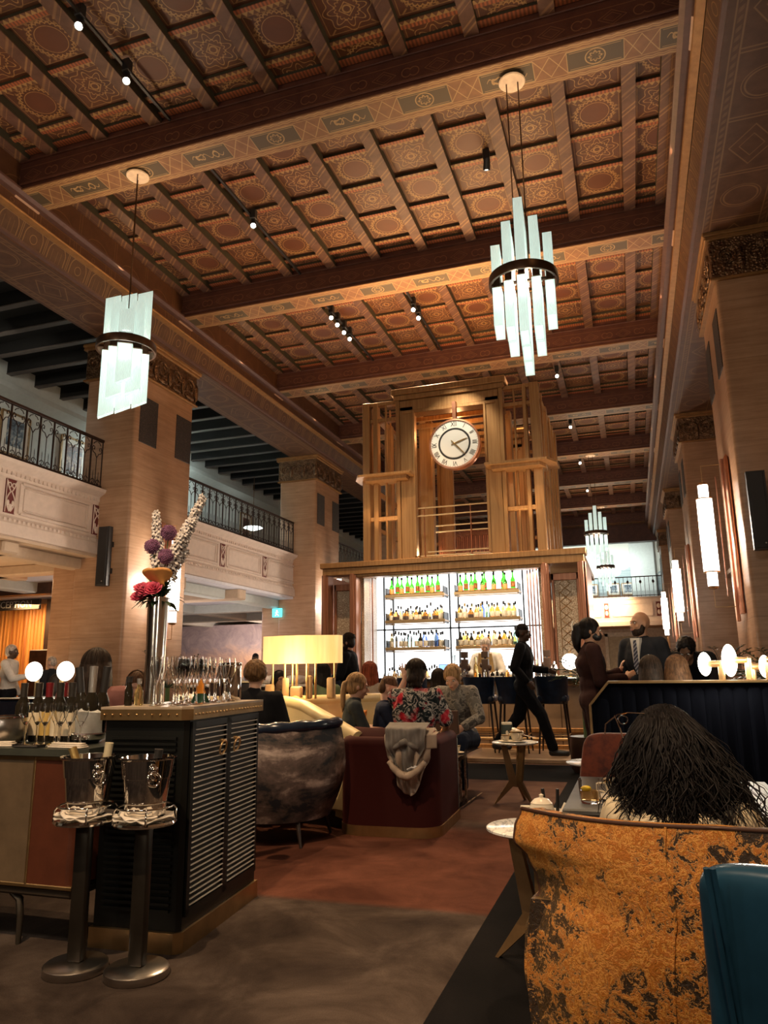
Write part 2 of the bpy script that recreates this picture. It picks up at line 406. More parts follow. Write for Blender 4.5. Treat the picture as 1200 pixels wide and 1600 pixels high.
MSS = m_side_soffit(); MTR = m_travertine(); MCP = m_carpet()
GILT = simple('gilt_bead', (.34, .17, .06), .5, .5); MULB = simple('mulberry_moulding', (.11, .050, .037), .5)
CORB = simple('carved_corbel', (.42, .25, .17), .5, bump=.2)
m = Mat('bronze_relief', (.13, .075, .04), .38, .8); m.bump(m.vor(26), .7, .02); m.col(m.ramp(m.noise(9, 4), [(.3, (.07, .035, .018)), (.7, (.26, .15, .08))])); BRZR = m.m
BRZ = simple('aged_bronze', (.20, .115, .06), .4, .85)
PLAS = simple('ivory_plaster', (.62, .50, .42), .6, var=.06); PLASG = simple('pale_wall_paint', (.52, .55, .52), .7, var=.05)
OXB = simple('oxblood_ground', (.13, .02, .015), .7); IRON = simple('wrought_iron', (.045, .026, .02), .45, .6)
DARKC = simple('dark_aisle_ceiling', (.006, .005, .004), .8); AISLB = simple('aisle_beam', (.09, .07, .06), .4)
CREAMC = simple('cream_ceiling', (.5, .37, .26), .7, var=.06); WALN = simple('dark_walnut', (.07, .028, .014), .4, var=.4, scale=4)
BLACK = simple('black_metal', (.012, .012, .013), .45); BLKW = simple('black_housing', (.02, .018, .018), .5)
m = Mat('pierced_grille', (.02, .014, .012), .6); v_ = m.vor(38, 'DISTANCE_TO_EDGE'); m.col(m.mix(v_.lt(.09), (.006, .005, .005), (.06, .04, .03))); GRIL = m.m
BRASS = simple('brushed_brass', (.60, .40, .20), .32, .95, var=.08); COPP = simple('copper_plate', (.62, .30, .19), .3, .85, var=.1)
CHROME = simple('polished_steel', (.78, .76, .73), .07, 1, var=.03); STEEL = simple('brushed_steel', (.55, .52, .49), .28, 1, var=.1)
m = Mat('clear_glass', (1, 1, 1), .02); m.b.inputs['Transmission Weight'].default_value = 1; m.b.inputs['IOR'].default_value = 1.3; GLASS = m.m
# ================================================================ the coffered ceiling
BX = [-3.58+.915*(k+.5) for k in range(-5, 5)]; XL, XR = -8.3, 1.13
ceil = struct('ceiling')
g = G(); g.box(XL-.1, XR+.1, -5.4, 39, 9.02, 9.12); g.ob('coffer_panel', MP, ceil)
nb = 0
for k in range(-3, 8):
    y0 = 7.65+4.35*k
    b = struct('trim_%d' % (nb+1)); nb += 1
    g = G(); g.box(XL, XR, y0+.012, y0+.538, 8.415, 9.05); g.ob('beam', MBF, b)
    g = G(); g.box(XL, XR, y0, y0+.55, 8.40, 8.424, bev=.006); g.ob('beam_soffit', MSF, b)
    g = G()
    for zz in (8.47, 8.86):
        g.box(XL, XR, y0-.02, y0+.57, zz, zz+.035, bev=.008)
    g.ob('beam_moulding', MBF, b)
    for x, s in ((XL, -1), (XR, 1)):
        g = G(); pts = []
        for i in range(13):
            a = i/12; pts.append((x+s*(.02+.34*a), 8.395-.20*a*a*(3-2*a)-.035*math.sin(a*2*PI)))
        poly = pts+[(x+s*.40, 8.18), (x+s*.40, 8.395)]
        if s > 0: poly = poly[::-1]
        g.prism(poly, y0+.03, y0+.52); g.ob('scroll_corbel', CORB, b, smooth=40)
    g = G()
    for x in BX+[XL+.09, XR-.09]: g.box(x-.092, x+.092, y0+.55, y0+4.35, 8.87, 8.884)
    g.ob('joist_soffit', MJ, ceil)
    g = G()
    for x in BX+[XL+.09, XR-.09]: g.box(x-.09, x+.09, y0+.55, y0+4.35, 8.88, 9.03)
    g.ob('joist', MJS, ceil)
    g = G(); g2 = G()
    for j in range(6):
        y = min(y0+.80+.8*j-.8+.0, y0+4.35)
        if y < y0+.5: y = y0+.62
        if j == 0: continue
        g.box(XL, XR, y-.055, y+.055, 8.975, 9.03); g2.box(XL, XR, y-.057, y+.057, 8.966, 8.977)
    y = y0+4.30; g.box(XL, XR, y-.055, y+.05, 8.975, 9.03); g2.box(XL, XR, y-.057, y+.05, 8.966, 8.977)
    g.ob('coffer_rib', MJS, ceil); g2.ob('coffer_rib_soffit', MR, ceil)
def mx(poly, s):   # mirror a left-hand profile about the hall's centre line
    return poly if s < 0 else [(-7.17-a, z) for a, z in poly][::-1]
for s in (-1, 1):
    t = struct('trim_%d' % (nb+1)); nb += 1
    Y0, Y1 = -5.4, 39.0
    for nm, poly, mt in (
        ('ledge_moulding', [(-8.22, 8.44), (-8.22, 8.40), (-8.28, 8.37), (-8.40, 8.37), (-8.40, 8.48), (-8.28, 8.48)], MULB),
        ('fascia', [(-8.38, 8.9), (-8.38, 8.20), (-8.60, 8.20), (-8.60, 8.9)], MFA),
        ('fascia_top', [(-8.28, 9.1), (-8.30, 8.47), (-8.60, 8.47), (-8.60, 9.1)], MFA),
        ('gilt_bead', [(-8.355, 8.20), (-8.345, 8.18), (-8.355, 8.155), (-8.45, 8.14), (-8.45, 8.20)], GILT),
        ('frieze', [(-8.46, 8.15), (-8.56, 7.84), (-8.9, 7.84), (-8.9, 8.15)], MFR),
        ('lower_bead', [(-8.54, 7.86), (-8.55, 7.82), (-8.62, 7.80), (-8.9, 7.80), (-8.9, 7.86)], MULB),
        ('side_soffit', [(-8.60, 7.812), (-8.60, 7.78), (-9.64, 7.78), (-9.64, 7.812)], MSS),
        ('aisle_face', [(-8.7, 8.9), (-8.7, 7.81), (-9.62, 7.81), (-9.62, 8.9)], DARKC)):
        g = G(); g.prism(mx(poly, s), Y0, Y1); g.ob(nm, mt, t)

# ================================================================ columns with bronze capitals
def column(yc, s):
    t = struct('column', (0, 0, 0))
    def X(a): return a if s < 0 else -7.17-a
    def bx(g, a, b, *r, **k): g.box(min(X(a), X(b)), max(X(a), X(b)), *r, **k)
    y0, y1 = yc-.975, yc+.975
    g = G(); bx(g, -8.80, -10.0, y0, y1, 0, 7.06, bev=.06, seg=3); bx(g, -9.30, -10.60, y0+.1, y1-.1, 0, 3.5, bev=.05)
    g.ob('shaft', MTR, t, smooth=30)
    g = G(); bx(g, -8.76, -10.04, y0-.04, y1+.04, 0, .35, bev=.02); g.ob('column_base', MTR, t)
    g = G(); bx(g, -8.76, -10.04, y0-.04, y1+.04, 7.02, 7.78, bev=.02); g.ob('capital', BRZR, t)
    g = G(); bx(g, -8.68, -10.1, y0-.11, y1+.11, 7.72, 7.79, bev=.015); bx(g, -8.71, -10.1, y0-.08, y1+.08, 7.66, 7.73, bev=.015)
    bx(g, -8.73, -10.07, y0-.07, y1+.07, 6.99, 7.035, bev=.012); g.ob('capital_moulding', GILT if s < 0 else GILT, t)
    g = G()
    def spiral(org, du, dv, R, sg_):
        pts = [];
        for i in range(22):
            a = i/21*PI*3.2; rr = R*(1-.8*i/21); pts.append(org+du*(rr*math.cos(a)*sg_)+dv*rr*math.sin(a))
        g.tube(pts, [.028*(1-.5*i/21) for i in range(22)], 5)
    n = 4
    for i in range(n):
        yy = y0+(i+.5)*(y1-y0)/n
        for q in (-1, 1): spiral(Vector((X(-8.75), yy, 7.36)), Vector((0, 1, 0)), Vector((0, 0, 1)), .19, q)
        g.ell((X(-8.74), yy+.24, 7.3), (.03, .07, .2), 8, 6)
        g.ell((X(-8.74), yy, 7.12), (.03, .16, .05), 8, 5)
    for i in range(3):
        xx = X(-8.8-(i+.5)*1.2/3)
        for q in (-1, 1): spiral(Vector((xx, y0-.05, 7.36)), Vector((1, 0, 0)), Vector((0, 0, 1)), .17, q)
        g.ell((xx+.2, y0-.05, 7.3), (.06, .03, .2), 8, 6)
    g.ob('capital_relief', BRZR, t, smooth=60)
    for a in (yc-.85, yc+.36):
        g = G(); bx(g, -8.785, -8.86, a, a+.56, 5.66, 6.62, bev=.008); g.ob('grille', GRIL, t)
for i in range(-1, 4):
    for s in (-1, 1): column(12.37+8.68*i, s)

# ================================================================ galleries: parapet, slab, railing, back wall
def parapet(Ya, Yb, s, n=3, full=True):
    def X(a): return a if s < 0 else -7.17-a
    t = struct('gallery', (0, 0, 0))
    def pz(g, poly, a=Ya, b=Yb): g.prism(mx(poly, s), a, b)
    g = G()
    pz(g, [(-9.47, 4.72), (-9.36, 4.70), (-9.38, 4.64), (-9.50, 4.56), (-9.53, 4.42), (-9.53, 3.80), (-9.50, 3.74), (-9.46, 3.66), (-9.44, 3.46), (-9.75, 3.40), (-9.75, 4.72)])
    g.ob('parapet', PLAS, t)
    g = G(); y = Ya+.03
    while y < Yb-.04:
        g.box(min(X(-9.49), X(-9.54)), max(X(-9.49), X(-9.54)), y, y+.05, 4.47, 4.53); g.box(min(X(-9.47), X(-9.52)), max(X(-9.47), X(-9.52)), y, y+.05, 3.69, 3.74); y += .1
    g.ob('dentils', PLAS, t)
    L = (Yb-Ya)/n
    for i in range(n+1):
        yc = Ya+L*i; yc = max(Ya+.14, min(Yb-.14, yc))
        g = G(); g.box(min(X(-9.51), X(-9.53)), max(X(-9.51), X(-9.53)), yc-.11, yc+.11, 3.83, 4.40); g.ob('ornament_ground', OXB, t)
        g = G(); xx = X(-9.505)
        for q in (-1, 1):
            pts = [(xx, yc+q*(.012+.075*abs(math.sin(a*PI*1.5))), 3.86+.50*a) for a in [j/24 for j in range(25)]]
            g.tube(pts, .011, 5)
            g.tube([(xx, yc+q*(.045+.035*math.cos(a)), 4.30+.04*math.sin(a)) for a in [j/8*1.7*PI for j in range(9)]], .010, 5)
            g.tube([(xx, yc+q*.10, 3.84), (xx, yc+q*.10, 4.39)], .008, 4)
            g.ell((xx, yc+q*.05, 4.0), (.01, .03, .05), 6, 5)
        g.ell((xx, yc, 3.93), (.014, .045, .06), 8, 6); g.ob('ornament', PLAS, t)
        if i < n:
            a, b = Ya+L*i+(.22 if i else .34), Ya+L*(i+1)-(.22 if i < n-1 else .34)
            g = G()
            for (p, q) in (((a, 3.86), (b, 3.86)), ((b, 3.86), (b, 4.37)), ((b, 4.37), (a, 4.37)), ((a, 4.37), (a, 3.86))):
                g.bar((X(-9.52), p[0], p[1]), (X(-9.52), q[0], q[1]), .07, .04)
            for (p, q) in (((a+.09, 3.92), (b-.09, 3.92)), ((b-.09, 3.92), (b-.09, 4.31)), ((b-.09, 4.31), (a+.09, 4.31)), ((a+.09, 4.31), (a+.09, 3.92))):
                g.bar((X(-9.52), p[0], p[1]), (X(-9.52), q[0], q[1]), .04, .015)
            g.ob('panel_moulding', PLAS, t)
    if full:
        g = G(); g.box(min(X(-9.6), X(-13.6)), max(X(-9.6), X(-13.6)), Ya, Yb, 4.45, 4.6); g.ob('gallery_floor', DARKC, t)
        r = tag(struct('railing'), '', ''); del r['label']; del r['category']; del r['kind']
        return r, X
    return None, X
def railing(Ya, Yb, s, label):
    def X(a): return a if s < 0 else -7.17-a
    r = thing('gallery_railing', label, 'railing', (X(-9.52), Ya, 4.72), 0, 'wrought iron gallery railings')
    L = Yb-Ya
    for nm, z, h in (('bottom_rail', .05, .04), ('top_rail', .97, .05), ('base_kerb', .0, .05)):
        g = G(); g.box(-.03, .03, 0, L, z-h/2, z+h/2, bev=.004); g.ob(nm, IRON, r)
    n = max(2, round(L/.32)); st = L/n
    if n <= 30:
        for i in range(n+1):
            g = G(); g.box(-.012, .012, i*st-.012, i*st+.012, 0, .97)
            if i < n:
                c = (i+.5)*st
                g.tube([(0, c, .05), (0, c, .62)], .008, 5)
                for q in (-1, 1):
                    g.tube([(0, c+q*a, b) for a, b in ((0, .60), (.05, .68), (.11, .70), (.135, .76), (.11, .82), (.07, .80), (.075, .75), (.1, .76))], .009, 5)
                    g.tube([(0, c+q*a, b) for a, b in ((.02, .92), (.07, .90), (.10, .86))], .008, 5)
                    g.tube([(0, c+q*(.07+.045*math.cos(a)), .13+.045*math.sin(a)) for a in [j/8*1.8*PI for j in range(9)]], .008, 5)
                    g.tube([(0, c+q*.075, .05), (0, c+q*.075, .30), (0, c+q*.075, .34)], [.007, .007, .002], 4)
            g.ob('baluster', IRON, r)
    return r
for (a, b, s, n) in ((4.8, 11.5, -1, 3), (13.75, 20.5, -1, 3), (22.0, 28.8, -1, 3), (30.6, 37.4, -1, 3), (4.6, 11.4, 1, 3)):
    r, X = parapet(a, b, s, n)
    if r: bpy.data.objects.remove(r)
railing(4.9, 11.4, -1, 'black iron scrollwork railing nearest the camera on the left gallery, framed pictures behind it')
railing(13.4, 20.05, -1, 'black iron scrollwork railing of the gallery section between the first and second left pillars')
railing(22.05, 28.7, -1, 'black iron scrollwork railing beyond the second left pillar, mostly behind the bar tower')
# left aisle: dark beamed ceiling, back wall
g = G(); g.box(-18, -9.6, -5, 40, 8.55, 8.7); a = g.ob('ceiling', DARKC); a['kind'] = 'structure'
y = 3.2
while y < 38:
    g = G(); g.box(-14, -9.62, y, y+.15, 8.24, 8.27, bev=.01); g.box(-14, -9.62, y+.01, y+.14, 8.27, 8.56); o = sg(g, 'aisle_beam', [AISLB, DARKC], parent=a); [setattr(f, 'material_index', 1) for f in o.data.polygons if f.center.z > 8.3]; y += .87  # pale soffit and black sides paint the light and shade on each beam
g = G(); g.box(-14.0, -13.6, -5, 40, 4.6, 8.6); sg(g, 'wall_left', PLASG)
g = G(); g.prism([(-13.62, 8.0), (-13.35, 7.95), (-13.3, 7.80), (-13.62, 7.66)], -5, 40); t = struct('trim_40'); g.ob('crown_moulding', PLASG, t)
# under the gallery
g = G(); g.box(-16.5, -9.5, -5, 12.4, 3.40, 3.5); a = sg(g, 'ceiling', CREAMC)
for y in (4.5, 6.9, 9.3, 11.6): g = G(); g.box(-14.2, -9.6, y, y+.35, 3.2, 3.41, bev=.03); g.ob('ceiling_beam', CREAMC, a)
for x in (-10.0, -12.2, -14.2): g = G(); g.box(x-.17, x+.17, -5, 12.4, 3.2, 3.41, bev=.03); g.ob('ceiling_beam', CREAMC, a)
g = G(); g.box(-22, -9.5, 12.4, 30, 3.38, 3.5); a = sg(g, 'ceiling', simple('pale_ceiling', (.62, .62, .68), .7, var=.05))
for y in (14.2, 17.0, 20.6, 24): g = G(); g.box(-21, -9.6, y, y+.4, 3.12, 3.4, bev=.03); g.ob('ceiling_beam', CREAMC if y < 19 else PLASG, a)
for x in (-10.2, -13.4, -16.6): g = G(); g.box(x-.2, x+.2, 12.4, 30, 3.14, 3.4, bev=.03); g.ob('ceiling_beam', PLASG, a)
g = G(); g.box(-22, -17.6, 14.9, 15.2, 0, 3.4); g.box(-14.8, -14.5, 8, 9.0, 0, 3.4); sg(g, 'wall_reception_side', WALN)
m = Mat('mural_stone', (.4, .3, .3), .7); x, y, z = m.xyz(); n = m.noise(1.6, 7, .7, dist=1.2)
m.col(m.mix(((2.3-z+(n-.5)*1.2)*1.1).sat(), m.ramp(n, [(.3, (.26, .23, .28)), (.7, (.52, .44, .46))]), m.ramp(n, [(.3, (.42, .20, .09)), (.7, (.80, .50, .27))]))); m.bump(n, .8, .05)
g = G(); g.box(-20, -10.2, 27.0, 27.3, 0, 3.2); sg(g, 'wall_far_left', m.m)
g = G(); g.box(-13.0, -12.2, 16.2, 17.8, 0, 3.3, bev=.02); sg(g, 'dark_pillar', WALN)
g = G(); g.box(-14.6, -13.9, 19.2, 19.8, 0, 3.3, bev=.02); sg(g, 'grey_pillar', simple('grey_render', (.3, .26, .26), .6))
# reception: amber lit curtain wall, dark timber, sign
m = Mat('amber_slats', (.7, .35, .1), .45); x, y, z = m.xyz(); n = m.noise(1, 3, .5, vec=m.vec(x*14, 0, z*.3))
m.col(m.ramp(n, [(.3, (.35, .10, .02)), (.7, (.95, .50, .14))]))
g = G(); g.box(-18.4, -15.15, 16.6, 16.7, 0, 3.2)
for i in range(26): g.tube([(-18.3+i*.12, 16.58, 0), (-18.3+i*.12, 16.58, 3.15)], .05, 6)
sg(g, 'wall_reception', m.m, smooth=60)
g = G(); g.box(-15.2, -12.6, 16.4, 16.8, 0, 3.3); sg(g, 'wall_reception_dark', simple('dark_timber', (.035, .018, .013), .5))
g = G(); g.box(-14.9, -13.2, 15.6, 16.4, 0, 1.9, bev=.02); sg(g, 'dark_partition', WALN)
g = G(); g.box(-18.5, -9.9, 13.9, 14.2, 3.12, 3.4); sg(g, 'trim_41', WALN)
sgn = thing('reception_sign', 'dark hanging sign with pale lettering over the amber lit reception at far left', 'sign', (-15.75, 15.9, 3.02))
g = G(); g.box(-1.2, .80, -.04, .04, -.04, .24, bev=.01); g.ob('sign_board', BLKW, sgn)
def text(s, size, mat, parent, loc, rot, name='lettering', ext=.003, al='CENTER'):
    c = bpy.data.curves.new(name, 'FONT'); c.body = s; c.size = size; c.extrude = ext; c.align_x = al; c.align_y = 'CENTER'; c.resolution_u = 2
    o = bpy.data.objects.new(name, c); COL.objects.link(o); dg = bpy.context.evaluated_depsgraph_get(); dg.update()
    me = bpy.data.meshes.new_from_object(o.evaluated_get(dg)); bpy.data.objects.remove(o)
    o = bpy.data.objects.new(name, me); COL.objects.link(o); me.materials.clear(); me.materials.append(mat)
    o.parent = parent; o.location = loc; o.rotation_euler = rot; return o
text('RECEPTION', .26, simple('dim_lettering', (.40, .42, .42), .5), sgn, (-.12, -.045, .10), (PI/2, 0, 0))
ex = thing('exit_sign', 'small blue green running figure exit sign under the gallery by the second pillar', 'sign', (-9.98, 20.0, 2.86))
g = G(); g.box(-.16, .16, -.02, .02, 0, .26, bev=.01); g.ob('sign_box', glow('exit_glow', (.1, .75, .85), 1.3), ex)
g = G(); g.ell((0, -.03, .19), (.02, .01, .02), 8, 6); g.tube([(0, -.03, .17), (-.01, -.03, .1), (-.05, -.03, .04)], .012, 5); g.tube([(-.01, -.03, .1), (.04, -.03, .07), (.05, -.03, .03)], .010, 5); g.tube([(0, -.03, .16), (.05, -.03, .14)], .008, 5); g.tube([(0, -.03, .16), (-.05, -.03, .12)], .008, 5)
g.ob('running_figure', glow('exit_white', (.8, 1, 1), 2), ex)
# floor and the rest of the shell
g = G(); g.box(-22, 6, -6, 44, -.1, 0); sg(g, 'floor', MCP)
g = G(); g.box(4.6, 4.8, -6, 44, 0, 9); sg(g, 'wall_right', MTR)
g = G(); g.box(1.9, 4.7, -6, 40, 8.55, 8.7); sg(g, 'ceiling', DARKC)
g = G(); g.box(2.3, 4.7, -6, 40, 3.4, 3.5); sg(g, 'ceiling', CREAMC)
g = G(); g.box(-22, 6, -6.2, -6, 0, 9); sg(g, 'wall_back', WALN)
g = G(); g.box(-22, -21.8, -6, 30, 0, 3.4); sg(g, 'wall_far_side', WALN)
# the far end of the hall
t = struct('gallery', (0, 0, 0))
g = G(); g.box(-10, 4, 38.6, 38.9, 3.30, 4.70); g.box(-10, 4, 38.5, 38.62, 4.60, 4.72, bev=.02); g.box(-10, 4, 38.52, 38.62, 3.30, 3.55, bev=.02); g.ob('parapet', PLAS, t)
for x in (-6, -3.55, -1.1, 1.35):
    g = G(); g.box(x-.14, x+.14, 38.56, 38.60, 3.75, 4.45); g.ob('ornament_ground', OXB, t)
    g = G(); g.ell((x, 38.55, 4.25), (.09, .02, .12), 8, 6); g.ell((x, 38.55, 3.95), (.07, .02, .12), 8, 6); g.box(x-.13, x-.11, 38.54, 38.57, 3.76, 4.44); g.box(x+.11, x+.13, 38.54, 38.57, 3.76, 4.44); g.ob('ornament', PLAS, t)
for a, b in ((-5.7, -3.85), (-3.25, -1.4), (-.8, 1.05)):
    g = G()
    for p, q in (((a, 3.8), (b, 3.8)), ((b, 3.8), (b, 4.4)), ((b, 4.4), (a, 4.4)), ((a, 4.4), (a, 3.8))): g.bar((p[0], 38.58, p[1]), (q[0], 38.58, q[1]), .05, .05)
    g.ob('panel_moulding', PLAS, t)
g = G(); g.box(-10, 4, 38.8, 42.5, 4.5, 4.6); g.ob('gallery_floor', DARKC, t)
r = thing('gallery_railing', 'thin black iron railing across the far end gallery, seen small beyond the bar tower', 'railing', (-6, 38.7, 4.72))
g = G(); g.box(0, 8, -.02, .02, .98, 1.03); g.ob('top_rail', IRON, r)
g = G(); g.box(0, 8, -.02, .02, .05, .09); g.ob('bottom_rail', IRON, r)
for i in range(41):
    g = G(); g.box(i*.2-.012, i*.2+.012, -.012, .012, 0, 1)
    if i % 3 == 0: g.ell((i*.2, 0, .75), (.06, .02, .09), 6, 5)
    if i < 40:
        for q in (.05, .1, .15): g.tube([(i*.2+q, 0, .05), (i*.2+q, 0, .3)], .008, 4)
    g.ob('baluster', IRON, r)
m = Mat('end_wall_mural', (.4, .5, .5), .7); x, y, z = m.xyz(); n = m.noise(.6, 6, .7, dist=.6)
sil = (z-6.45-(n-.5)*2.2-(x*2.1).sin()*.12).gt(0)
m.col(m.mix(sil, m.ramp(m.noise(1, 3, .5, vec=m.vec(x*.5, 0, z*9)), [(.3, (.24, .30, .31)), (.7, (.36, .42, .42))]), (.62, .62, .55)))
g = G(); g.box(-10, 4, 42.3, 42.5, 4.5, 9); sg(g, 'wall_end', m.m)
g = G(); g.box(.2, 1.5, 42.1, 42.3, 4.6, 8, bev=.05); sg(g, 'trim_42', PLASG)
g = G(); g.box(-10, 4, 39.0, 39.4, 7.55, 8.6); sg(g, 'end_beam', MBF)
g = G(); g.box(-10, 4, 40.8, 41.0, 0, 4.5); w = sg(g, 'wall_end_lower', simple('buff_wall', (.52, .37, .24), .6))
g = G(); g.box(-1.2, .3, 40.7, 40.8, 0, 2.9, bev=.02); sg(g, 'door_1', simple('olive_door', (.42, .33, .19), .5))
g = G(); g.box(-1.35, -1.2, 40.62, 40.8, 0, 3.05); g.box(.3, .45, 40.62, 40.8, 0, 3.05); g.box(-1.35, .45, 40.62, 40.8, 2.9, 3.1); sg(g, 'trim_43', simple('pale_frame', (.66, .55, .40), .5))
g = G(); g.box(-10, 4, 38.9, 40.9, 3.3, 3.4); sg(g, 'ceiling', CREAMC)
# framed pictures
GOLDF = simple('gilt_frame', (.35, .22, .10), .4, .5); MAT_ = simple('picture_mount', (.72, .70, .62), .6, var=.03)
def picture(loc, w, h, ax, label, img, group=None):
    p = thing('framed_picture', label, 'picture', loc, {'x': -PI/2+PI, 'y': 0}[ax] if ax == 'y' else PI/2, group)
    g = G()
    for a, b in (((-w/2, -h/2), (w/2, -h/2)), ((w/2, -h/2), (w/2, h/2)), ((w/2, h/2), (-w/2, h/2)), ((-w/2, h/2), (-w/2, -h/2))): g.bar((a[0], 0, a[1]), (b[0], 0, b[1]), .05, .05)
    g.ob('frame', GOLDF, p)
    g = G(); g.box(-w/2, w/2, -.008, .01, -h/2, h/2); g.ob('mount', MAT_, p)
    g = G(); g.box(-w*.3, w*.3, -.014, -.006, -h*.3, h*.36); g.ob('print', img, p)
    return p
def m_img(nm, a, b, c):
    m = Mat(nm, a, .5); n = m.noise(5, 4, .6, dist=1.5); m.col(m.ramp(n, [(.35, a), (.5, b), (.65, c)])); return m.m
IM1 = m_img('town_print', (.03, .04, .05), (.12, .16, .20), (.5, .5, .45)); IM2 = m_img('portrait_print', (.02, .01, .01), (.12, .04, .03), (.42, .26, .14))
picture((-13.56, 11.4, 6.82), .85, 1.0, 'x', 'framed grey print on the gallery wall at the very left edge', IM1)
picture((-13.56, 13.15, 6.84), .85, 1.0, 'x', 'framed blue grey town print on the gallery wall, second from the left edge', IM1)
picture((-13.56, 15.15, 6.72), .95, 1.2, 'x', 'larger gilt framed figure picture with dark red tones on the left gallery wall', IM2)
g = G(); g.box(-13.62, -13.52, 17.1, 18.2, 4.6, 6.7, bev=.02); sg(g, 'door_2', simple('dark_door', (.03, .018, .014), .5))
g = G(); g.box(-13.62, -13.5, 16.8, 17.08, 4.6, 7.1); g.box(-13.62, -13.5, 18.22, 18.5, 4.6, 7.1); g.box(-13.62, -13.48, 16.8, 18.5, 6.72, 7.1, bev=.03); sg(g, 'trim_44', simple('white_door_case', (.75, .73, .68), .6))
picture((-13.56, 24.4, 6.6), .8, 1.1, 'x', 'dark framed picture on the gallery wall just right of the first left pillar', IM2)
for x, lab in ((-1.9, 'left'), (-.75, 'middle'), (.0, 'right')):
    picture((x, 42.25, 5.5), .62, .62, 'y', 'small dark framed picture on the end gallery wall, %s of three behind the railing' % lab, IM1)

for q, (y, z, lab) in enumerate(((17.3, 6.35, 'glowing white shade on the left gallery wall, the nearer of two'), (23.2, 6.3, 'glowing white shade on the left gallery wall, the farther of two'))):
    t = thing('gallery_lamp', lab, 'lamp', (-12.6, y, z)); g = G(); g.lathe([(0, -.05), (.10, -.05), (.34, .04), (.30, .07), (0, .09)], 24); g.ob('shade', glow('gallery_shade_glow', (.92, 1, .96), 3), t, smooth=40)
    g = G(); g.tube([(0, 0, .05), (0, 0, 8.24-z)], .012, 6); g.ob('hanging_rod', BRZ, t); g = G(); g.lathe([(0, -.06), (.03, -.10), (.02, -.2), (.05, -.28), (0, -.33)], 12); g.ob('finial', BRZ, t, smooth=50)
# ================================================================ chandeliers
m = Mat('ribbed_frosted_glass', (.80, .88, .84), .35); x, y, z = m.xyz()
m.b.inputs['Transmission Weight'].default_value = .35; m.b.inputs['Emission Color'].default_value = (.72, .86, .80, 1); m.b.inputs['Emission Strength'].default_value = .22
m.bump(((x+y)*420).sin(), .5, .004); TUBE = m.m; TUBE2 = TUBE.copy(); TUBE2.name = 'ribbed_glass_lower'; TUBE2.node_tree.nodes['Principled BSDF'].inputs['Emission Strength'].default_value = .30
CORE = glow('lamp_core', (.93, .98, .96), 5); BRZD = simple('dark_bronze', (.10, .055, .032), .35, .8)
def glass_bar(g, x, y, z0, z1, w, d, slant, down):
    # hollow channel of glass: open U section with a slanted free end
    t = .012; H = slant
    def zz(yy): return (z0-H*(yy/w+.5)) if down else (z1-H*(yy/w+.5))
    def wall(xa, xb, ya, yb):
        V = []
        for xx in (xa, xb):
            for yy in (ya, yb):
                lo, hi = (zz(yy), z1) if down else (z0, zz(yy))
                V += [g.b.verts.new((x+xx, y+yy, lo)), g.b.verts.new((x+xx, y+yy, hi))]
        for q in ((0, 1, 3, 2), (4, 6, 7, 5), (0, 4, 5, 1), (2, 3, 7, 6), (0, 2, 6, 4), (1, 5, 7, 3)): g.face([V[i] for i in q])
    wall(-d/2, -d/2+t, -w/2, w/2); wall(d/2-t, d/2, -w/2, w/2); wall(-d/2+t, d/2-t, -w/2, -w/2+t); wall(-d/2+t, d/2-t, w/2-t, w/2)
def chandelier(loc, rot, label):
    c = thing('chandelier', label, 'chandelier', loc, rot, None)
    g = G(); g.lathe([(0, 0), (.155, 0), (.165, .012), (.15, .03), (0, .03)], 32, M=Matrix.Translation((0, 0, 2.70))); g.ob('canopy', simple('cream_canopy', (.75, .58, .42), .35), c, smooth=40)
    for q in (-.07, .07):
        g = G(); g.tube([(q, 0, .12), (q, 0, 2.71)], .008, 6); g.ob('suspension_cord', BRZD, c)
    g = G(); R = .385; n = 40; pr_ = [(R-.012, -.055), (R+.012, -.055), (R+.018, -.03), (R+.012, .055), (R-.012, .055)]
    rings = [[g.b.verts.new((r*math.cos(2*PI*k/n), r*math.sin(2*PI*k/n), z)) for k in range(n)] for r, z in pr_]
    for A, B in zip(rings, rings[1:]+rings[:1]):
        for k in range(n): g.face((A[k], A[(k+1) % n], B[(k+1) % n], B[k]))
    for a in (0, PI/2): g.bar((-R*math.cos(a), -R*math.sin(a), 0), (R*math.cos(a), R*math.sin(a), 0), .03, .03)
    g.ob('ring', BRZD, c, smooth=40)
    pos = [(0, -.21), (0, 0), (0, .21), (-.155, -.12), (-.155, .12), (.155, -.12), (.155, .12), (-.30, 0), (.30, 0)]
    up = {0: .98, .155: .76, -.155: .74, .30: .58, -.30: .50}; dn = {0: 1.02, .155: .84, -.155: .80, .30: .56, -.30: .62}
    for x, y in pos:
        g = G(); g.box(x-.04, x+.04, y-.085, y+.085, -.07, .10, bev=.01); g.ob('lamp_holder', BRZD, c)
        g = G(); g.box(x-.03, x+.03, y-.07, y+.07, -.27, -.075); g.box(x-.015, x+.015, y-.05, y+.05, .10, .13); g.ob('lamp_core', CORE, c)
        f = 1-.16*(y+.21)/.42
        g = G(); glass_bar(g, x, y, .08, .08+up[x]*f*.83, .195, .105, .08, False); g.ob('upper_glass', TUBE, c)
        f = 1-.22*(.21-y)/.42
        g = G(); glass_bar(g, x, y, -.08-dn[x]*f*.85, -.08, .195, .105, .10, True); g.ob('lower_glass', TUBE2, c)
    return c
ch0 = chandelier((-.873, 7.942, 5.63), .05, 'glass tube chandelier nearest on the right, hanging from the first decorated beam')
dup(ch0, (-6.35, 7.93, 5.65), PI/2+.62, 'glass panel chandelier on the left seen broadside, in front of the first left pillar')
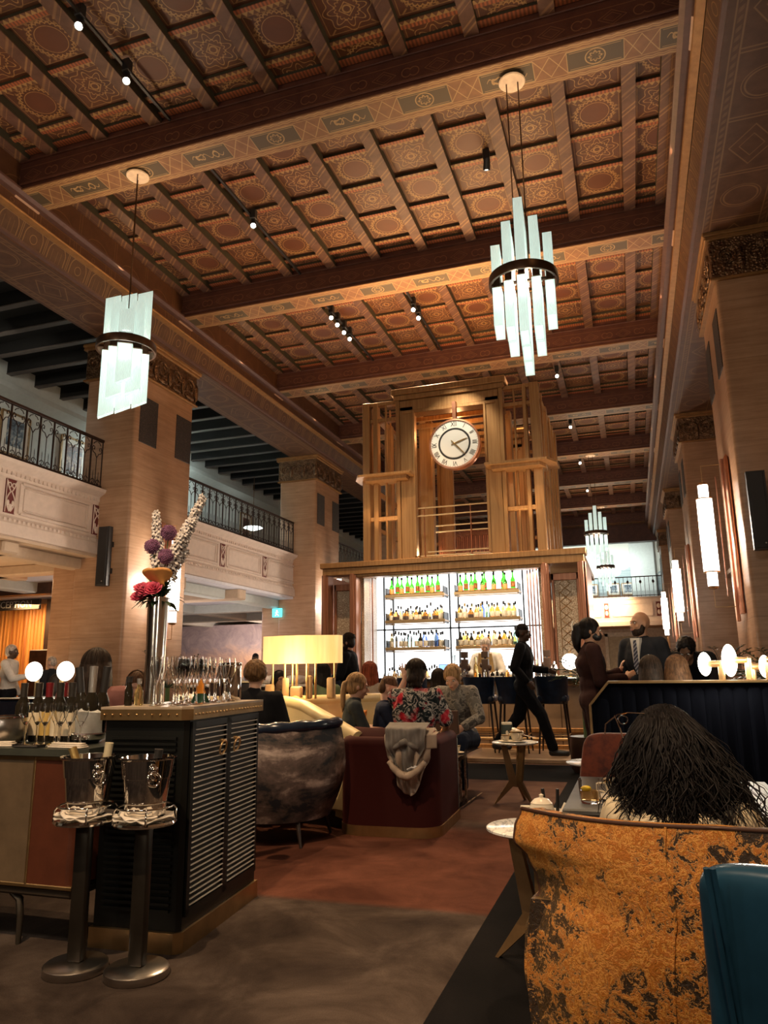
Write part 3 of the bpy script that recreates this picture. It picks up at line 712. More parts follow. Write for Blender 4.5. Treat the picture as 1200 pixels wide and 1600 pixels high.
dup(ch0, (-.87, 25.35, 5.68), .05, 'small distant chandelier right of the bar tower, the upper of two')
dup(ch0, (-.87, 34.05, 5.68), .05, 'farthest small chandelier in front of the end gallery, the lower of two')
# ================================================================ sconces on the columns
SHADE = glow('lit_opal_shade', (1.0, .93, .84), 5.5)
def sconce(loc, rot, label, group=None):
    c = thing('wall_sconce', label, 'wall lamp', loc, rot, group)    # local -x points into the hall
    g = G(); g.lathe([(.0, -.58), (.115, -.58), (.115, .58), (0, .58)], 24); g.ob('opal_shade', SHADE, c, smooth=40)
    for q in ([(.0, .585), (.075, .585), (.075, .80), (0, .80)], [(.0, -.80), (.075, -.80), (.075, -.585), (0, -.585)]): g = G(); g.lathe(q, 20); g.ob('end_shade', SHADE, c, smooth=40)
    g = G(); g.lathe([(.117, .57), (.121, .57), (.121, .59), (.0, .59)], 24, cap=False); g.lathe([(0, -.59), (.121, -.59), (.121, -.57), (.117, -.57)], 24, cap=False)
    for s in (-1, 1):
        g.lathe([(0, s*.80), (.08, s*.80), (.06, s*.84), (0, s*.85)], 20)
        g.tube([(0, 0, s*.84), (0, 0, s*1.12), (.29, 0, s*1.12)], .008, 6)
    g.ob('bracket', BRASS, c, smooth=40)
    g = G(); g.box(.28, .33, -.05, .05, -1.35, 1.2, bev=.012); g.box(.20, .215, .10, .13, -.95, .95); g.ob('wall_bar', COPP, c)
    g = G()
    for yy in (-.17, -.24, -.31): g.lathe([(0, -1.25), (.034, -1.25), (.034, 1.15), (0, 1.2)], 10, M=Matrix.Translation((.34, yy, 0)))
    g.ob('reeded_backplate', COPP, c, smooth=40)
    return c
s0 = sconce((1.25, 12.37, 3.24), 0, 'tall glowing tube wall lamp nearest on the right stone pillar')
for i, (y, t) in enumerate(((21.05, 'second glowing tube wall lamp along the right pillars'), (29.73, 'third glowing tube wall lamp along the right, small and farther off'))):
    dup(s0, (1.25, y, 3.24), 0, t)
dup(s0, (-8.42, 12.37, 3.0), PI, 'glowing tube wall lamp on the first left pillar, just behind the flower vase')
dup(s0, (-8.42, 21.05, 3.24), PI, 'glowing tube wall lamp on the second left pillar, seen through the bar frame')
for p in ((.95, 12.37, 3.24), (.95, 21.05, 3.24), (.95, 29.7, 3.24), (-8.12, 12.37, 3.0), (-8.12, 21.05, 3.24)):
    lamp('sconce_glow', 'POINT', p, 95, (1, .84, .68), size=.12)
# ================================================================ column loudspeakers
def speaker(loc, rot, label):
    c = thing('column_speaker', label, 'loudspeaker', loc, rot)
    g = G(); g.prism([(-.12, 0), (-.12, .10), (-.07, .16), (.07, .16), (.12, .10), (.12, 0)], -.55, .55, ax='z'); g.ob('cabinet', BLKW, c)
    g = G(); g.box(-.09, .09, -.012, .002, -.53, .53, bev=.004); g.ob('speaker_grille', BLACK, c)
    g = G(); g.box(-.02, .02, .15, .30, .2, .3); g.box(-.02, .02, .15, .30, -.3, -.2); g.ob('bracket', BLACK, c)
    g = G(); g.ell((.03, -.016, -.47), (.012, .006, .012), 8, 6); g.ob('badge', STEEL, c)
    return c
sp = speaker((-9.13, 11.12, 3.37), 0, 'slim black column loudspeaker on the first left pillar under the gallery')
dup(sp, (1.80, 11.02, 3.33), 0, 'slim black column loudspeaker at the right edge on the stone pillar')
# ================================================================ ceiling track spotlights
LENS = glow('lit_lens', (1, .9, .72), 30)
def trackhead(loc, tgt, label, group, lit=True):
    c = thing('track_spotlight', label, 'spotlight', loc, 0, group)
    g = G(); g.box(-.05, .05, -.05, .05, .10, .28, bev=.01); g.tube([(0, 0, .0), (0, 0, .12)], .016, 6); g.ob('driver_box', BLACK, c)
    d = (Vector(tgt)-Vector(loc)).normalized(); M = d.to_track_quat('Z', 'X').to_matrix().to_4x4()
    g = G(); g.lathe([(0, -.10), (.05, -.10), (.055, .06), (.048, .06), (.044, .04), (0, .04)], 16, M=M); g.ob('lamp_can', BLACK, c, smooth=40)
    g = G(); g.lathe([(0, .045), (.040, .045), (.03, .05), (0, .052)], 14, M=M); g.ob('lens', LENS, c)
    return c
for i, (p, t, lab) in enumerate((
    ((-5.62, 5.80, 8.72), (-3, 2, 0), 'bright ceiling spotlight near the top left corner, the closer of two'),
    ((-5.56, 6.60, 8.64), (-2.5, 3, 0), 'small ceiling spotlight near the top left, the farther of two'),
    ((-5.55, 9.95, 8.66), (-2, 4, 0), 'ceiling spotlight in the coffers above the left chandelier cords'),
    ((-1.54, 9.90, 8.74), (-3, 14, 0), 'unlit looking black ceiling spotlight left of the right chandelier cords'),
    ((-5.58, 13.50, 8.66), (-2.5, 4, 2), 'topmost ceiling spotlight of the left cluster before the third beam'),
    ((-5.58, 13.85, 8.66), (-2.5, 4, 2), 'second ceiling spotlight down in the left cluster before the third beam'),
    ((-5.58, 14.25, 8.66), (-2.5, 4, 2), 'third ceiling spotlight down in the left cluster before the third beam'),
    ((-5.58, 14.6, 8.66), (-2.5, 4, 2), 'lowest ceiling spotlight of the left cluster before the third beam'),
    ((-3.82, 13.75, 8.66), (-2.4, 4, 2), 'upper ceiling spotlight of the pair above the clock tower'),
    ((-3.82, 14.15, 8.66), (-2.4, 4, 2), 'lower ceiling spotlight of the pair above the clock tower'),
    ((-1.30, 18.3, 8.60), (-1.4, 4, 1), 'ceiling spotlight directly above the right corner of the bar tower'),
    ((-1.30, 22.6, 8.6), (-1.4, 4, 1), 'ceiling spotlight right of the tower beyond the fourth beam'),
    ((-1.30, 26.9, 8.6), (-1.4, 4, 1), 'ceiling spotlight right of the tower beyond the fifth beam'),
    ((-1.30, 31.4, 8.6), (-1.4, 4, 1), 'farthest ceiling spotlight right of the tower'))):
    trackhead(p, t, lab, None)
def track(x, a, b, label):
    g = G(); g.box(x-.018, x+.018, a, b, 8.83, 8.868); tag(g.ob('lighting_track', BLACK), label, 'lighting track')
track(-5.6, 3.9, 7.6, 'black lighting track between the coffers at the top left corner')
track(-5.6, 8.3, 11.95, 'black lighting track on the ceiling joist above the left chandelier')
track(-5.6, 12.6, 16.3, 'black lighting track carrying the cluster of four left ceiling spots')
track(-3.84, 12.6, 16.3, 'black lighting track carrying the pair of spots above the clock tower')

# ================================================================ the bar: frame, tower, clock
m = Mat('bronzed_timber', (.30, .165, .08), .36, .5); x, y, z = m.xyz(); n = m.noise(1, 4, .6, vec=m.vec(x*30, y*30, z*1.2))
m.col(m.ramp(n, [(.3, (.27, .135, .050)), (.7, (.42, .235, .095))])); TIMB = m.m
m = Mat('rosy_timber', (.35, .15, .09), .32, .5); x, y, z = m.xyz(); n = m.noise(1, 4, .6, vec=m.vec(x*30, y*30, z*1.2))
m.col(m.ramp(n, [(.3, (.28, .115, .065)), (.7, (.47, .22, .13))])); ROSY = m.m
BACKL = glow('backlit_panel', (.93, .97, 1.0), 2.3)
m = Mat('etched_glass_screen', (.55, .42, .28), .3, .3); v = m.vor(30, 'DISTANCE_TO_EDGE'); m.col(m.mix(v.lt(.05), (.34, .25, .17), (.66, .56, .42))); m.bump(v, .6, .01); ETCH = m.m
tw = thing('bar_tower', 'tall open bronze timber clock tower standing on top of the bar', 'tower', (0, 0, 0))
YF, YB = 12.4, 15.65
def post(g, x0, x1, y0, y1, z0=3.15, z1=6.17, b=.008): g.box(x0, x1, y0, y1, z0, z1, bev=b)
def postpart(x0, x1, y0, y1, z0=3.15, z1=6.17, nm='post'):
    g = G(); post(g, x0, x1, y0, y1, z0, z1); g.ob(nm, TIMB, tw)
for y, q in ((YF, 1), (YB, -1)):
    ya, yb = (y, y+.22) if q > 0 else (y-.22, y)
    postpart(-4.49, -4.35, ya, yb); postpart(-4.29, -4.20, ya+.03, yb-.03); postpart(-1.38, -1.22, ya, yb); postpart(-1.51, -1.44, ya+.03, yb-.03)
    postpart(-3.76, -3.50, ya, yb, 3.15, 6.0); postpart(-2.17, -1.92, ya, yb, 3.15, 6.0)
    for x in (-4.05, -1.66): postpart(x-.018, x+.018, ya+.06, ya+.10, nm='slender_rod')
    if q > 0:
        postpart(-1.53, -1.50, ya+.5, ya+.54, nm='slender_rod'); postpart(-4.12, -4.09, ya+.5, ya+.54, nm='slender_rod')
    g = G(); g.box(-3.76, -1.92, ya, yb, 5.92, 6.13, bev=.012); g.box(-3.70, -1.98, ya-.015, yb+.015, 5.86, 5.93, bev=.01); g.ob('clock_frame_head', TIMB, tw)
    g = G(); g.box(-3.83, -3.76, ya-.02, yb, 3.15, 6.2, bev=.006); g.box(-1.92, -1.85, ya-.02, yb, 3.15, 6.2, bev=.006); g.box(-3.52, -3.475, ya-.025, ya+.04, 3.2, 5.9, bev=.005); g.box(-2.20, -2.155, ya-.025, ya+.04, 3.2, 5.9, bev=.005); g.ob('frame_edge', TIMB, tw)
    g = G(); g.box(-3.86, -1.82, ya-.05, yb+.03, 6.13, 6.22, bev=.01); g.box(-3.90, -1.78, ya-.09, yb+.06, 6.22, 6.34, bev=.015); g.ob('cornice', TIMB, tw)
    for a, b in ((-4.49, -3.76), (-1.92, -1.22)):
        for z in ((6.10,), (5.78,), (3.9,)):
            g = G(); g.box(a, b, ya+.04, yb-.06, z[0], z[0]+.07, bev=.005); g.ob('cross_rail', TIMB, tw)
# intermediate deep posts, ridge rails and side walls
for x in (-4.42, -3.63, -2.04, -1.30):
    w = .13 if x in (-3.63, -2.04) else .07
    postpart(x-w, x+w, 13.72, 13.92)
    g = G(); g.box(x-.05, x+.05, YF+.1, YB-.1, 6.05, 6.15); g.ob('depth_rail', TIMB, tw)
for x in (-4.46, -1.28):
    for y in (13.0, 14.4, 14.9):
        postpart(x-.03, x+.05, y, y+.12)
    g = G(); g.box(x-.02, x+.02, YF+.1, YB-.1, 4.55, 4.65); g.box(x-.02, x+.02, YF+.1, YB-.1, 3.85, 3.92); g.ob('side_rail', TIMB, tw)
g = G()
for i in range(7): g.box(-3.76, -1.92, 12.7+i*.42, 12.76+i*.42, 5.95, 6.03)
g.box(-4.49, -1.22, 12.62, 12.7, 6.17, 6.22); g.ob('ceiling_slats', TIMB, tw)
# ledges halfway up, pointed at the outer ends
for a, b, s in ((-4.62, -3.50, -1), (-.98, -2.17, 1)):
    g = G(); poly = [(a-s*.0, YF-.02), (a-s*.14, YF-.30), (b, YF-.30), (b, YF+.05), (a, YF+.45)]
    g.prism(poly, 4.66, 4.70, ax='z'); poly2 = [(a-s*.18, YF+.0), (a-s*.26, YF-.2), (b-s*(-.1), YF-.2), (b-s*(-.1), YF+.05), (a-s*.18, YF+.3)]
    g.prism(poly2, 4.60, 4.66, ax='z'); g.ob('ledge', TIMB, tw)
# horizontal brass rods and the fringe of fine vertical rods below the clock
for z, ya, xa in ((4.06, YF+.05, -3.50), (3.92, YF+.05, -3.50), (3.73, YF+.12, -3.16), (3.62, YF+.12, -3.16), (3.26, YF+.05, -3.30), (3.205, YF+.12, -3.50)):
    g = G(); g.box(xa, -2.16, ya, ya+.02, z, z+.022); g.ob('brass_rod', BRASS, tw)
g = G()
for i in range(40): g.tube([(-3.12+i*.0242, YF+.13, 3.2), (-3.12+i*.0242, YF+.13, 3.62)], .0045, 4)
for i in range(30): g.tube([(-3.44+i*.043, YB-.5, 3.2), (-3.44+i*.043, YB-.5, 4.0)], .006, 4)
for x in (-2.52, -3.36): g.tube([(x, YF+.1, 3.2), (x, YF+.1, 4.1)], .01, 5)
g.ob('rod_curtain', COPP, tw)['kind'] = 'stuff'
# clock
ck = thing('tower_clock', 'round white faced clock with roman numerals and gold hands hung in the bar tower', 'clock', (-2.68, 12.14, 5.10))
DIALW = simple('white_dial', (.86, .86, .84), .35, var=.02); m = Mat('silver_centre', (.62, .62, .60), .45, .1); x, y, z = m.xyz(); r = (x*x+z*z).sq(); m.col(m.mix(((r*260).sin()*(z.atan2(x)*60).sin()).gt(0), (.70, .70, .69), (.86, .86, .84))); SILC = m.m
RX = Matrix.Rotation(PI/2, 4, 'X'); GOLD = simple('gold_hand', (.50, .34, .14), .3, .9); NUM = simple('dark_numeral', (.05, .045, .04), .5)
g = G(); g.lathe([(0, -.20), (.40, -.20), (.44, -.17), (.445, -.02), (.435, .0), (.455, .01), (.455, .035), (.425, .04), (.420, .02), (0, .02)], 64, M=RX); g.ob('drum', COPP, ck, smooth=30)
g = G(); g.lathe([(0, .021), (.42, .021), (.42, .026), (0, .026)], 64, M=RX); g.ob('dial', DIALW, ck)
g = G(); g.lathe([(.255, .027), (.258, .030), (.285, .030), (.288, .027)], 64, M=RX, cap=False); g.ob('chapter_ring', BLACK, ck, smooth=40)
g = G(); g.lathe([(0, .027), (.25, .027), (.25, .029), (0, .029)], 64, M=RX); g.ob('guilloche_centre', SILC, ck)
for i, s in enumerate(('XII', 'I', 'II', 'III', 'IIII', 'V', 'VI', 'VII', 'VIII', 'IX', 'X', 'XI')):
    a = i*PI/6; o = text(s, .115, NUM, ck, (.355*math.sin(a), -.028, .355*math.cos(a)), (0, 0, 0), 'numeral', .002)
    o.rotation_euler = (Matrix.Rotation(a, 4, 'Y') @ Matrix.Rotation(PI/2, 4, 'X')).to_euler(); o.scale = (.8, 1, 1)
g = G()
for i in range(60):
    a = i*PI/30; L = .012 if i % 5 else .02
    g.bar((.402*math.sin(a), -.029, .402*math.cos(a)), ((.402+L)*math.sin(a), -.029, (.402+L)*math.cos(a)), .004, .004, up=(0, 1, 0))
g.ob('minute_track', NUM, ck)
for nm, a, L, t, w in (('hour_hand', math.radians(71), .26, .05, .026), ('minute_hand', math.radians(138), .30, .07, .022)):
    g = G(); d = Vector((math.sin(a), 0, math.cos(a))); e = Vector((math.cos(a), 0, -math.sin(a))); yy = -.034 if nm[0] == 'h' else -.040
    P_ = [d*-t*1.2+e*.006, d*-t*1.2-e*.006, d*.06-e*w/2, d*L*.8-e*w*.35, d*L, d*L*.8+e*w*.35, d*.06+e*w/2]
    A = [g.b.verts.new(p+Vector((0, yy, 0))) for p in P_]; B = [g.b.verts.new(p+Vector((0, yy-.005, 0))) for p in P_]
    g.face(A); g.face(B[::-1])
    for k in range(7): g.face((A[k], B[k], B[(k+1) % 7], A[(k+1) % 7]))
    g.ell((0, yy, 0), (.018, .008, .018), 10, 6); g.ob(nm, GOLD, ck)
g = G(); g.box(-.035, .035, .02, .12, .42, .80, bev=.005); g.ob('hanger', COPP, ck)
lamp('clock_picture_light', 'SPOT', (-2.68, 11.2, 6.9), 190, (1, .86, .62), (-2.68, 12.2, 5.1), .05, spot=60)
lamp('tower_lamp', 'POINT', (-2.9, 13.4, 5.75), 26, WARMER, size=.08); lamp('tower_lamp', 'POINT', (-3.2, 13.0, 3.35), 12, (1, .8, .5), size=.05)
for x in (-4.1, -1.6): lamp('tower_lamp', 'SPOT', (x, 12.0, 3.35), 60, WARM, (x, 12.6, 5.4), .04, spot=70)
# bar frame
bf = thing('bar_frame', 'rosy bronze portal framing the backlit bar shelves', 'bar frame', (0, 0, 0))
def fp(nm, mat, *boxes, b=.01):
    g = G()
    for q in boxes: g.box(*q, bev=b)
    return g.ob(nm, mat, bf)
fp('head_beam', TIMB, (-5.30, -.60, 12.30, 12.62, 3.06, 3.16), (-5.26, -.64, 12.33, 12.60, 2.93, 3.06), (-4.62, -1.30, 12.36, 12.60, 2.88, 2.94))
fp('roof', TIMB, (-5.25, -.65, 12.6, 15.9, 3.02, 3.12))
for x in (-5.28, -4.74): fp('jamb', ROSY, (x, x+.13, 12.34, 12.60, 0, 2.95), (x+.03, x+.10, 12.31, 12.36, 0, 2.95))
for x in (-1.35, -.76): fp('jamb', ROSY, (x, x+.13, 12.34, 12.60, 0, 2.95), (x+.03, x+.10, 12.31, 12.36, 0, 2.95))
fp('outer_jamb', ROSY, (-.68, -.62, 12.34, 14.0, 0, 2.95)); fp('outer_jamb', ROSY, (-5.28, -5.22, 12.34, 14.0, 0, 2.95))
for a, b in ((-5.15, -4.74), (-1.22, -.76)):
    fp('inner_frame', ROSY, (a, a+.05, 12.62, 12.70, 0, 2.80), (b-.05, b, 12.62, 12.70, 0, 2.80), (a, b, 12.62, 12.70, 2.68, 2.80))
    fp('etched_screen', ETCH, (a+.05, b-.05, 12.655, 12.67, .1, 2.68), b=0)
g = G()
for q in (-1, 1):
    for i in range(12):
        zz = .9+i*.15; c = -1.0; g.tube([(c+q*.0, 12.65, zz), (c+q*.09, 12.65, zz+.075), (c, 12.65, zz+.15)], .006, 4)
g.tube([(-1.1, 12.65, .9), (-1.1, 12.65, 2.5)], .005, 4); g.ob('screen_tracery', BRASS, bf)
for a, b in ((-4.60, -4.55), (-1.42, -1.37)): g = G(); g.box(a, b, 12.6, 13.3, .9, 2.95); g.ob('reveal_screen', ETCH, bf)
for x in (-1.66, -1.60, -1.54, -1.47): fp('slender_mullion', ROSY, (x-.012, x+.012, 13.0+(x+1.66)*-1.2, 13.03+(x+1.66)*-1.2, 1.0, 2.93), b=.003)
for x in (-4.50, -4.56): fp('slender_mullion', ROSY, (x-.012, x+.012, 12.9, 12.93, 1.0, 2.93), b=.003)
# backbar
bb = thing('back_bar', 'backlit white bar wall with dark glazing bars behind the bottles', 'bar shelf wall', (0, 0, 0))
g = G(); g.box(-4.6, -1.35, 13.46, 13.50, .95, 3.02); g.ob('backlit_panel', BACKL, bb)
g = G()
for x in (-4.44, -3.16, -3.0, -1.80, -1.50, -4.26): g.box(x-.012, x+.012, 13.40, 13.46, .95, 3.02)
g.box(-4.6, -1.35, 13.40, 13.46, 1.98, 2.005); g.ob('glazing_bar', BLACK, bb)
g = G(); g.box(-4.6, -1.35, 13.05, 13.5, .80, 1.02, bev=.01); g.ob('back_counter', WALN, bb)
def shelf(x0, x1, z, label):
    s = thing('bar_shelf', label, 'shelf', ((x0+x1)/2, 13.25, z)); w = (x1-x0)/2
    if z > 2.5:
        g = G(); g.box(-w+.03, w-.03, -.045, .13, 0, .055, bev=.004); g.ob('riser', TIMB, s)
    g = G(); g.box(-w, w, -.20, .14, -.03, 0, bev=.004); g.ob('shelf_board', TIMB, s)
    g = G(); g.box(-w, w, -.215, -.20, -.045, .012, bev=.003); g.box(-w, w, -.21, -.20, -.075, -.06); g.ob('shelf_edge', BRASS, s)
    for q in (-w+.02, w-.02):
        g = G(); g.box(q-.008, q+.008, -.21, .15, -.06, .14); g.ob('end_bracket', BLACK, s)
rows = (2.60, 2.13, 1.64)
nm_ = ('top', 'second', 'third')
for i, z in enumerate(rows):
    shelf(-4.30, -3.17, z, 'bronze edged %s shelf of the left bay behind the bar' % nm_[i])
    shelf(-2.99, -1.82, z, 'bronze edged %s shelf of the right bay behind the bar' % nm_[i])
# bar counter
bc = thing('bar_counter', 'long bar counter with dark stone top and bronze panelled front', 'bar counter', (0, 0, 0))
STONE = simple('dark_stone_top', (.018, .016, .015), .12, var=.3)
g = G(); g.box(-5.2, -.62, 11.55, 12.28, 1.05, 1.10, bev=.012); g.ob('counter_top', STONE, bc)
m = Mat('bar_front_panel', (.25, .18, .12), .45, .25); x, y, z = m.xyz(); m.col(m.mix(((x/.55).fr()-.5).abs().gt(.485), m.ramp(m.noise(3, 3), [(.3, (.20, .135, .09)), (.7, (.30, .21, .14))]), (.08, .045, .025))); BFP = m.m
g = G(); g.box(-5.1, -.70, 11.75, 12.25, .0, 1.05); g.ob('front_panel', BFP, bc)
g = G(); g.box(-5.1, -.70, 11.70, 11.76, .30, .36, bev=.006); g.box(-5.1, -.70, 11.68, 11.76, .0, .12, bev=.006); g.box(-5.1, -.7, 11.70, 11.76, .98, 1.05, bev=.006); g.ob('panel_rail', TIMB, bc)
g = G(); g.tube([(-5.1, 11.45, .22), (-.72, 11.45, .22)], .022, 10)
for x in (-4.6, -3.6, -2.6, -1.7, -.9): g.tube([(x, 11.45, .22), (x, 11.72, .22)], .014, 6)
g.ob('foot_rail', BRASS, bc)
g = G(); g.box(-5.3, -.6, 10.35, 11.7, 0, .06, bev=.01); tag(g.ob('bar_platform', simple('pale_stone_step', (.42, .28, .17), .45)), 'low pale stone step running along the foot of the bar', 'step')
# ---------------------------------------------------------------- bottles
def prof_bottle(h, r, nk, sh):   # height, body radius, neck radius, shoulder height
    return [(0, 0), (r*.92, 0), (r, .008), (r, sh), (r*.86, sh+r*.45), (nk*1.15, sh+r*1.3), (nk, sh+r*1.7), (nk, h*.93), (nk*1.25, h*.935), (nk*1.25, h), (0, h)]
def cglass(name, col, r=.05, tr_=.75, em=0):
    m = Mat(name, col, r); m.b.inputs['Transmission Weight'].default_value = tr_; m.b.inputs['IOR'].default_value = 1.3
    return m.m
GRN = cglass('green_bottle_glass', (.07, .60, .03), tr_=.85); AMB = cglass('amber_spirit', (.95, .48, .12), tr_=.92); CLR = cglass('clear_spirit', (.95, .98, .98), tr_=.95); DRK = cglass('dark_bottle_glass', (.022, .018, .012), .06, .12)
BLU = cglass('blue_bottle_glass', (.12, .22, .55)); TEAL = cglass('teal_bottle_glass', (.45, .85, .72), tr_=.9); YEL = cglass('golden_spirit', (.98, .80, .40), tr_=.92)
WLAB = simple('cream_label', (.72, .62, .45), .6, var=.05); OLAB = simple('orange_label', (.62, .20, .04), .5, var=.05); BLAB = simple('dark_label', (.06, .03, .02), .6); CAP = simple('dark_cap', (.03, .025, .02), .4)
GFOIL = simple('gold_foil', (.60, .42, .16), .35, .8); SFOIL = simple('silver_foil', (.72, .70, .68), .3, .8); RFOIL = simple('wine_foil', (.22, .015, .02), .4, .3)
def bottle(name, label, h, r, nk, sh, gl, lab, cap, n=12, lz=.35, lh=.3, loc=(0, 0, -20), cath='bottle', fl=1.0, capz=.80):
    t = thing(name, label, cath, loc)
    g = G(); g.lathe(prof_bottle(h, r, nk, sh), n, sy=fl); g.ob('glass_body', gl, t, smooth=40)
    g = G(); g.lathe([(0, h*capz), (nk*1.22, h*capz), (nk*1.3, h*.93), (nk*1.35, h*1.005), (0, h*1.01)], n); g.ob('cap', cap, t, smooth=40)
    if lab:
        g = G(); z0 = sh*lz*.5; g.lathe([(r*1.015, z0), (r*1.02, z0+.001), (r*1.02, z0+sh*.62), (r*1.015, z0+sh*.62+.001)], n, sy=fl, cap=False); g.ob('paper_label', lab, t, smooth=40)
    return t
KIND = dict(
    champ=bottle('champagne_bottle', 'x', .325, .043, .015, .15, GRN, OLAB, CAP, capz=.88),
    amber=bottle('spirit_bottle', 'x', .26, .042, .014, .14, AMB, WLAB, CAP),
    squat=bottle('spirit_bottle', 'x', .20, .052, .016, .10, AMB, BLAB, CAP),
    clear=bottle('spirit_bottle', 'x', .28, .040, .014, .155, CLR, WLAB, CAP),
    tall=bottle('spirit_bottle', 'x', .31, .036, .013, .18, CLR, None, CAP),
    gold=bottle('spirit_bottle', 'x', .27, .041, .014, .15, YEL, WLAB, GFOIL),
    dark=bottle('spirit_bottle', 'x', .25, .040, .014, .14, DRK, WLAB, CAP),
    blue=bottle('spirit_bottle', 'x', .30, .038, .014, .17, BLU, None, CAP),
    teal=bottle('spirit_bottle', 'x', .31, .040, .014, .18, TEAL, None, CAP))
def putb(kind, x, y, z, label, group):
    return dup(KIND[kind], (x, y, z), random.uniform(0, 6), label, group, random.uniform(.93, 1.05) if kind != 'champ' else 1)
RB = random.Random(5)
for bay, (a, b), side in ((0, (-4.24, -3.24), 'left'), (1, (-2.93, -1.90), 'right')):
    nb_ = 10 if bay == 0 else 11
    nf = nb_//2+ (1 if bay else 0)
    for i in range(5 if bay == 0 else 5): putb('champ', a+.05+i*(b-a-.1)/4.6, 13.12, 2.601, '%s green champagne bottle from the left, front row of the top shelf, %s bay' % (ORD[i], side), 'front row champagne, %s bay' % side)
    for i in range(5 if bay == 0 else 6): putb('champ', a+.12+i*(b-a-.14)/(4.4 if bay == 0 else 5.2), 13.27, 2.655, '%s green champagne bottle from the left, back row of the top shelf, %s bay' % (ORD[i], side), 'back row champagne, %s bay' % side)
    sets = {1: (['amber', 'squat', 'clear', 'squat', 'clear', 'amber', 'dark', 'squat', 'tall', 'squat', 'clear', 'squat'], ['amber', 'gold', 'squat', 'amber', 'gold', 'teal', 'amber', 'amber', 'clear', 'gold', 'amber', 'blue']),
            2: (['gold', 'tall', 'clear', 'clear', 'tall', 'clear', 'dark', 'clear', 'tall', 'blue', 'clear', 'teal'], ['dark', 'gold', 'dark', 'amber', 'amber', 'squat', 'gold', 'amber', 'amber', 'gold', 'teal', 'champ'])}
    for r in (1, 2):
        z = rows[r]; ks = sets[r][bay]
        for row, y in ((0, 13.12), (1, 13.28)):
            for i in range(11):
                k = ks[(i*(1 if row == 0 else 5)+row*3) % 12]
                if k == 'champ': k = 'teal'
                cn = {'amber': 'amber spirit bottle', 'squat': 'squat amber bottle', 'clear': 'clear glass spirit bottle', 'tall': 'tall slim clear bottle', 'gold': 'golden spirit bottle', 'dark': 'dark glass bottle', 'blue': 'deep blue bottle', 'teal': 'pale green bottle'}[k]
                putb(k, a+.03+i*(b-a-.06)/10+RB.uniform(-.012, .012), y, z, '%s, %s from the left in the %s row, %s shelf, %s bay' % (cn, ORD[i], ('front', 'back')[row], nm_[r], side), '%ss, %s row, %s shelf, %s bay' % (cn, ('front', 'back')[row], nm_[r], side))
    for row, y in ((0, 13.14), (1, 13.30)):
        for i in range(12):
            k = ['clear', 'amber', 'clear', 'gold', 'tall', 'dark', 'clear', 'gold', 'clear', 'tall', 'dark', 'amber'][(i*(5 if row else 1)+bay*3) % 12]
            cn = {'amber': 'amber spirit bottle', 'clear': 'clear glass spirit bottle', 'tall': 'tall slim clear bottle', 'gold': 'golden spirit bottle', 'dark': 'dark glass bottle'}[k]
            putb(k, a-.02+i*(b-a+.04)/11, y, 1.02, '%s on the back counter, %s from the left, %s row, %s bay' % (cn, ORD[i], ('front', 'back')[row], side), '%ss, back counter %s row, %s bay' % (cn, ('front', 'back')[row], side))
for k in KIND.values():
    for c in KIDS(k): bpy.data.objects.remove(c)
    bpy.data.objects.remove(k)
# ---------------------------------------------------------------- bar stools
NAVY = simple('navy_leather', (.010, .022, .052), .38, var=.3); DLEG = simple('dark_wood_leg', (.022, .013, .010), .4)
def stool(loc, rot, label, group=None):
    t = thing('bar_stool', label, 'bar stool', loc, rot, group)      # local -y is the back
    g = G(); g.box(-.21, .21, -.20, .21, .70, .80, bev=.03, seg=3); g.ob('seat', NAVY, t, smooth=50)
    g = G()
    def f(u, v):
        a = (u-.5); x = a*(.40+.06*v); y = -.21-.10*v+.42*a*a
        return (x, y, .68+.38*v), (-.8*a, -1, .2)
    g.shell(f, 12, 6, .045); g.ob('backrest', NAVY, t, smooth=60)
    for x in (-.19, .19):
        for y in (-.19, .19):
            g = G(); g.tube([(x*.85, y*.85, .72), (x*1.12, y*1.15, 0)], [.018, .011], 8); g.ob('leg', DLEG, t)
    g = G()
    for p, q in (((-.2, .2), (.2, .2)), ((.2, .2), (.2, -.2)), ((.2, -.2), (-.2, -.2)), ((-.2, -.2), (-.2, .2))): g.tube([(*p, .25), (*q, .25)], .009, 6)
    g.ob('footrest', BRASS, t)
    return t
st = stool((-1.15, 11.2, .06), 0, 'navy leather bar stool right of the walking server')
dup(st, (-2.20, 11.2, .06), 0, 'navy leather bar stool just left of the walking server')
dup(st, (-1.72, 11.2, .06), 0, 'navy leather bar stool half hidden behind the walking server')
dup(st, (-3.22, 11.2, .06), 0, 'navy leather bar stool behind the raised hand')
dup(st, (-3.85, 11.2, .06), 0, 'navy leather bar stool behind the red haired guest')
dup(st, (-4.60, 11.2, .06), 0, 'navy leather bar stool left of the bearded waiter, seen through the lamp stems')
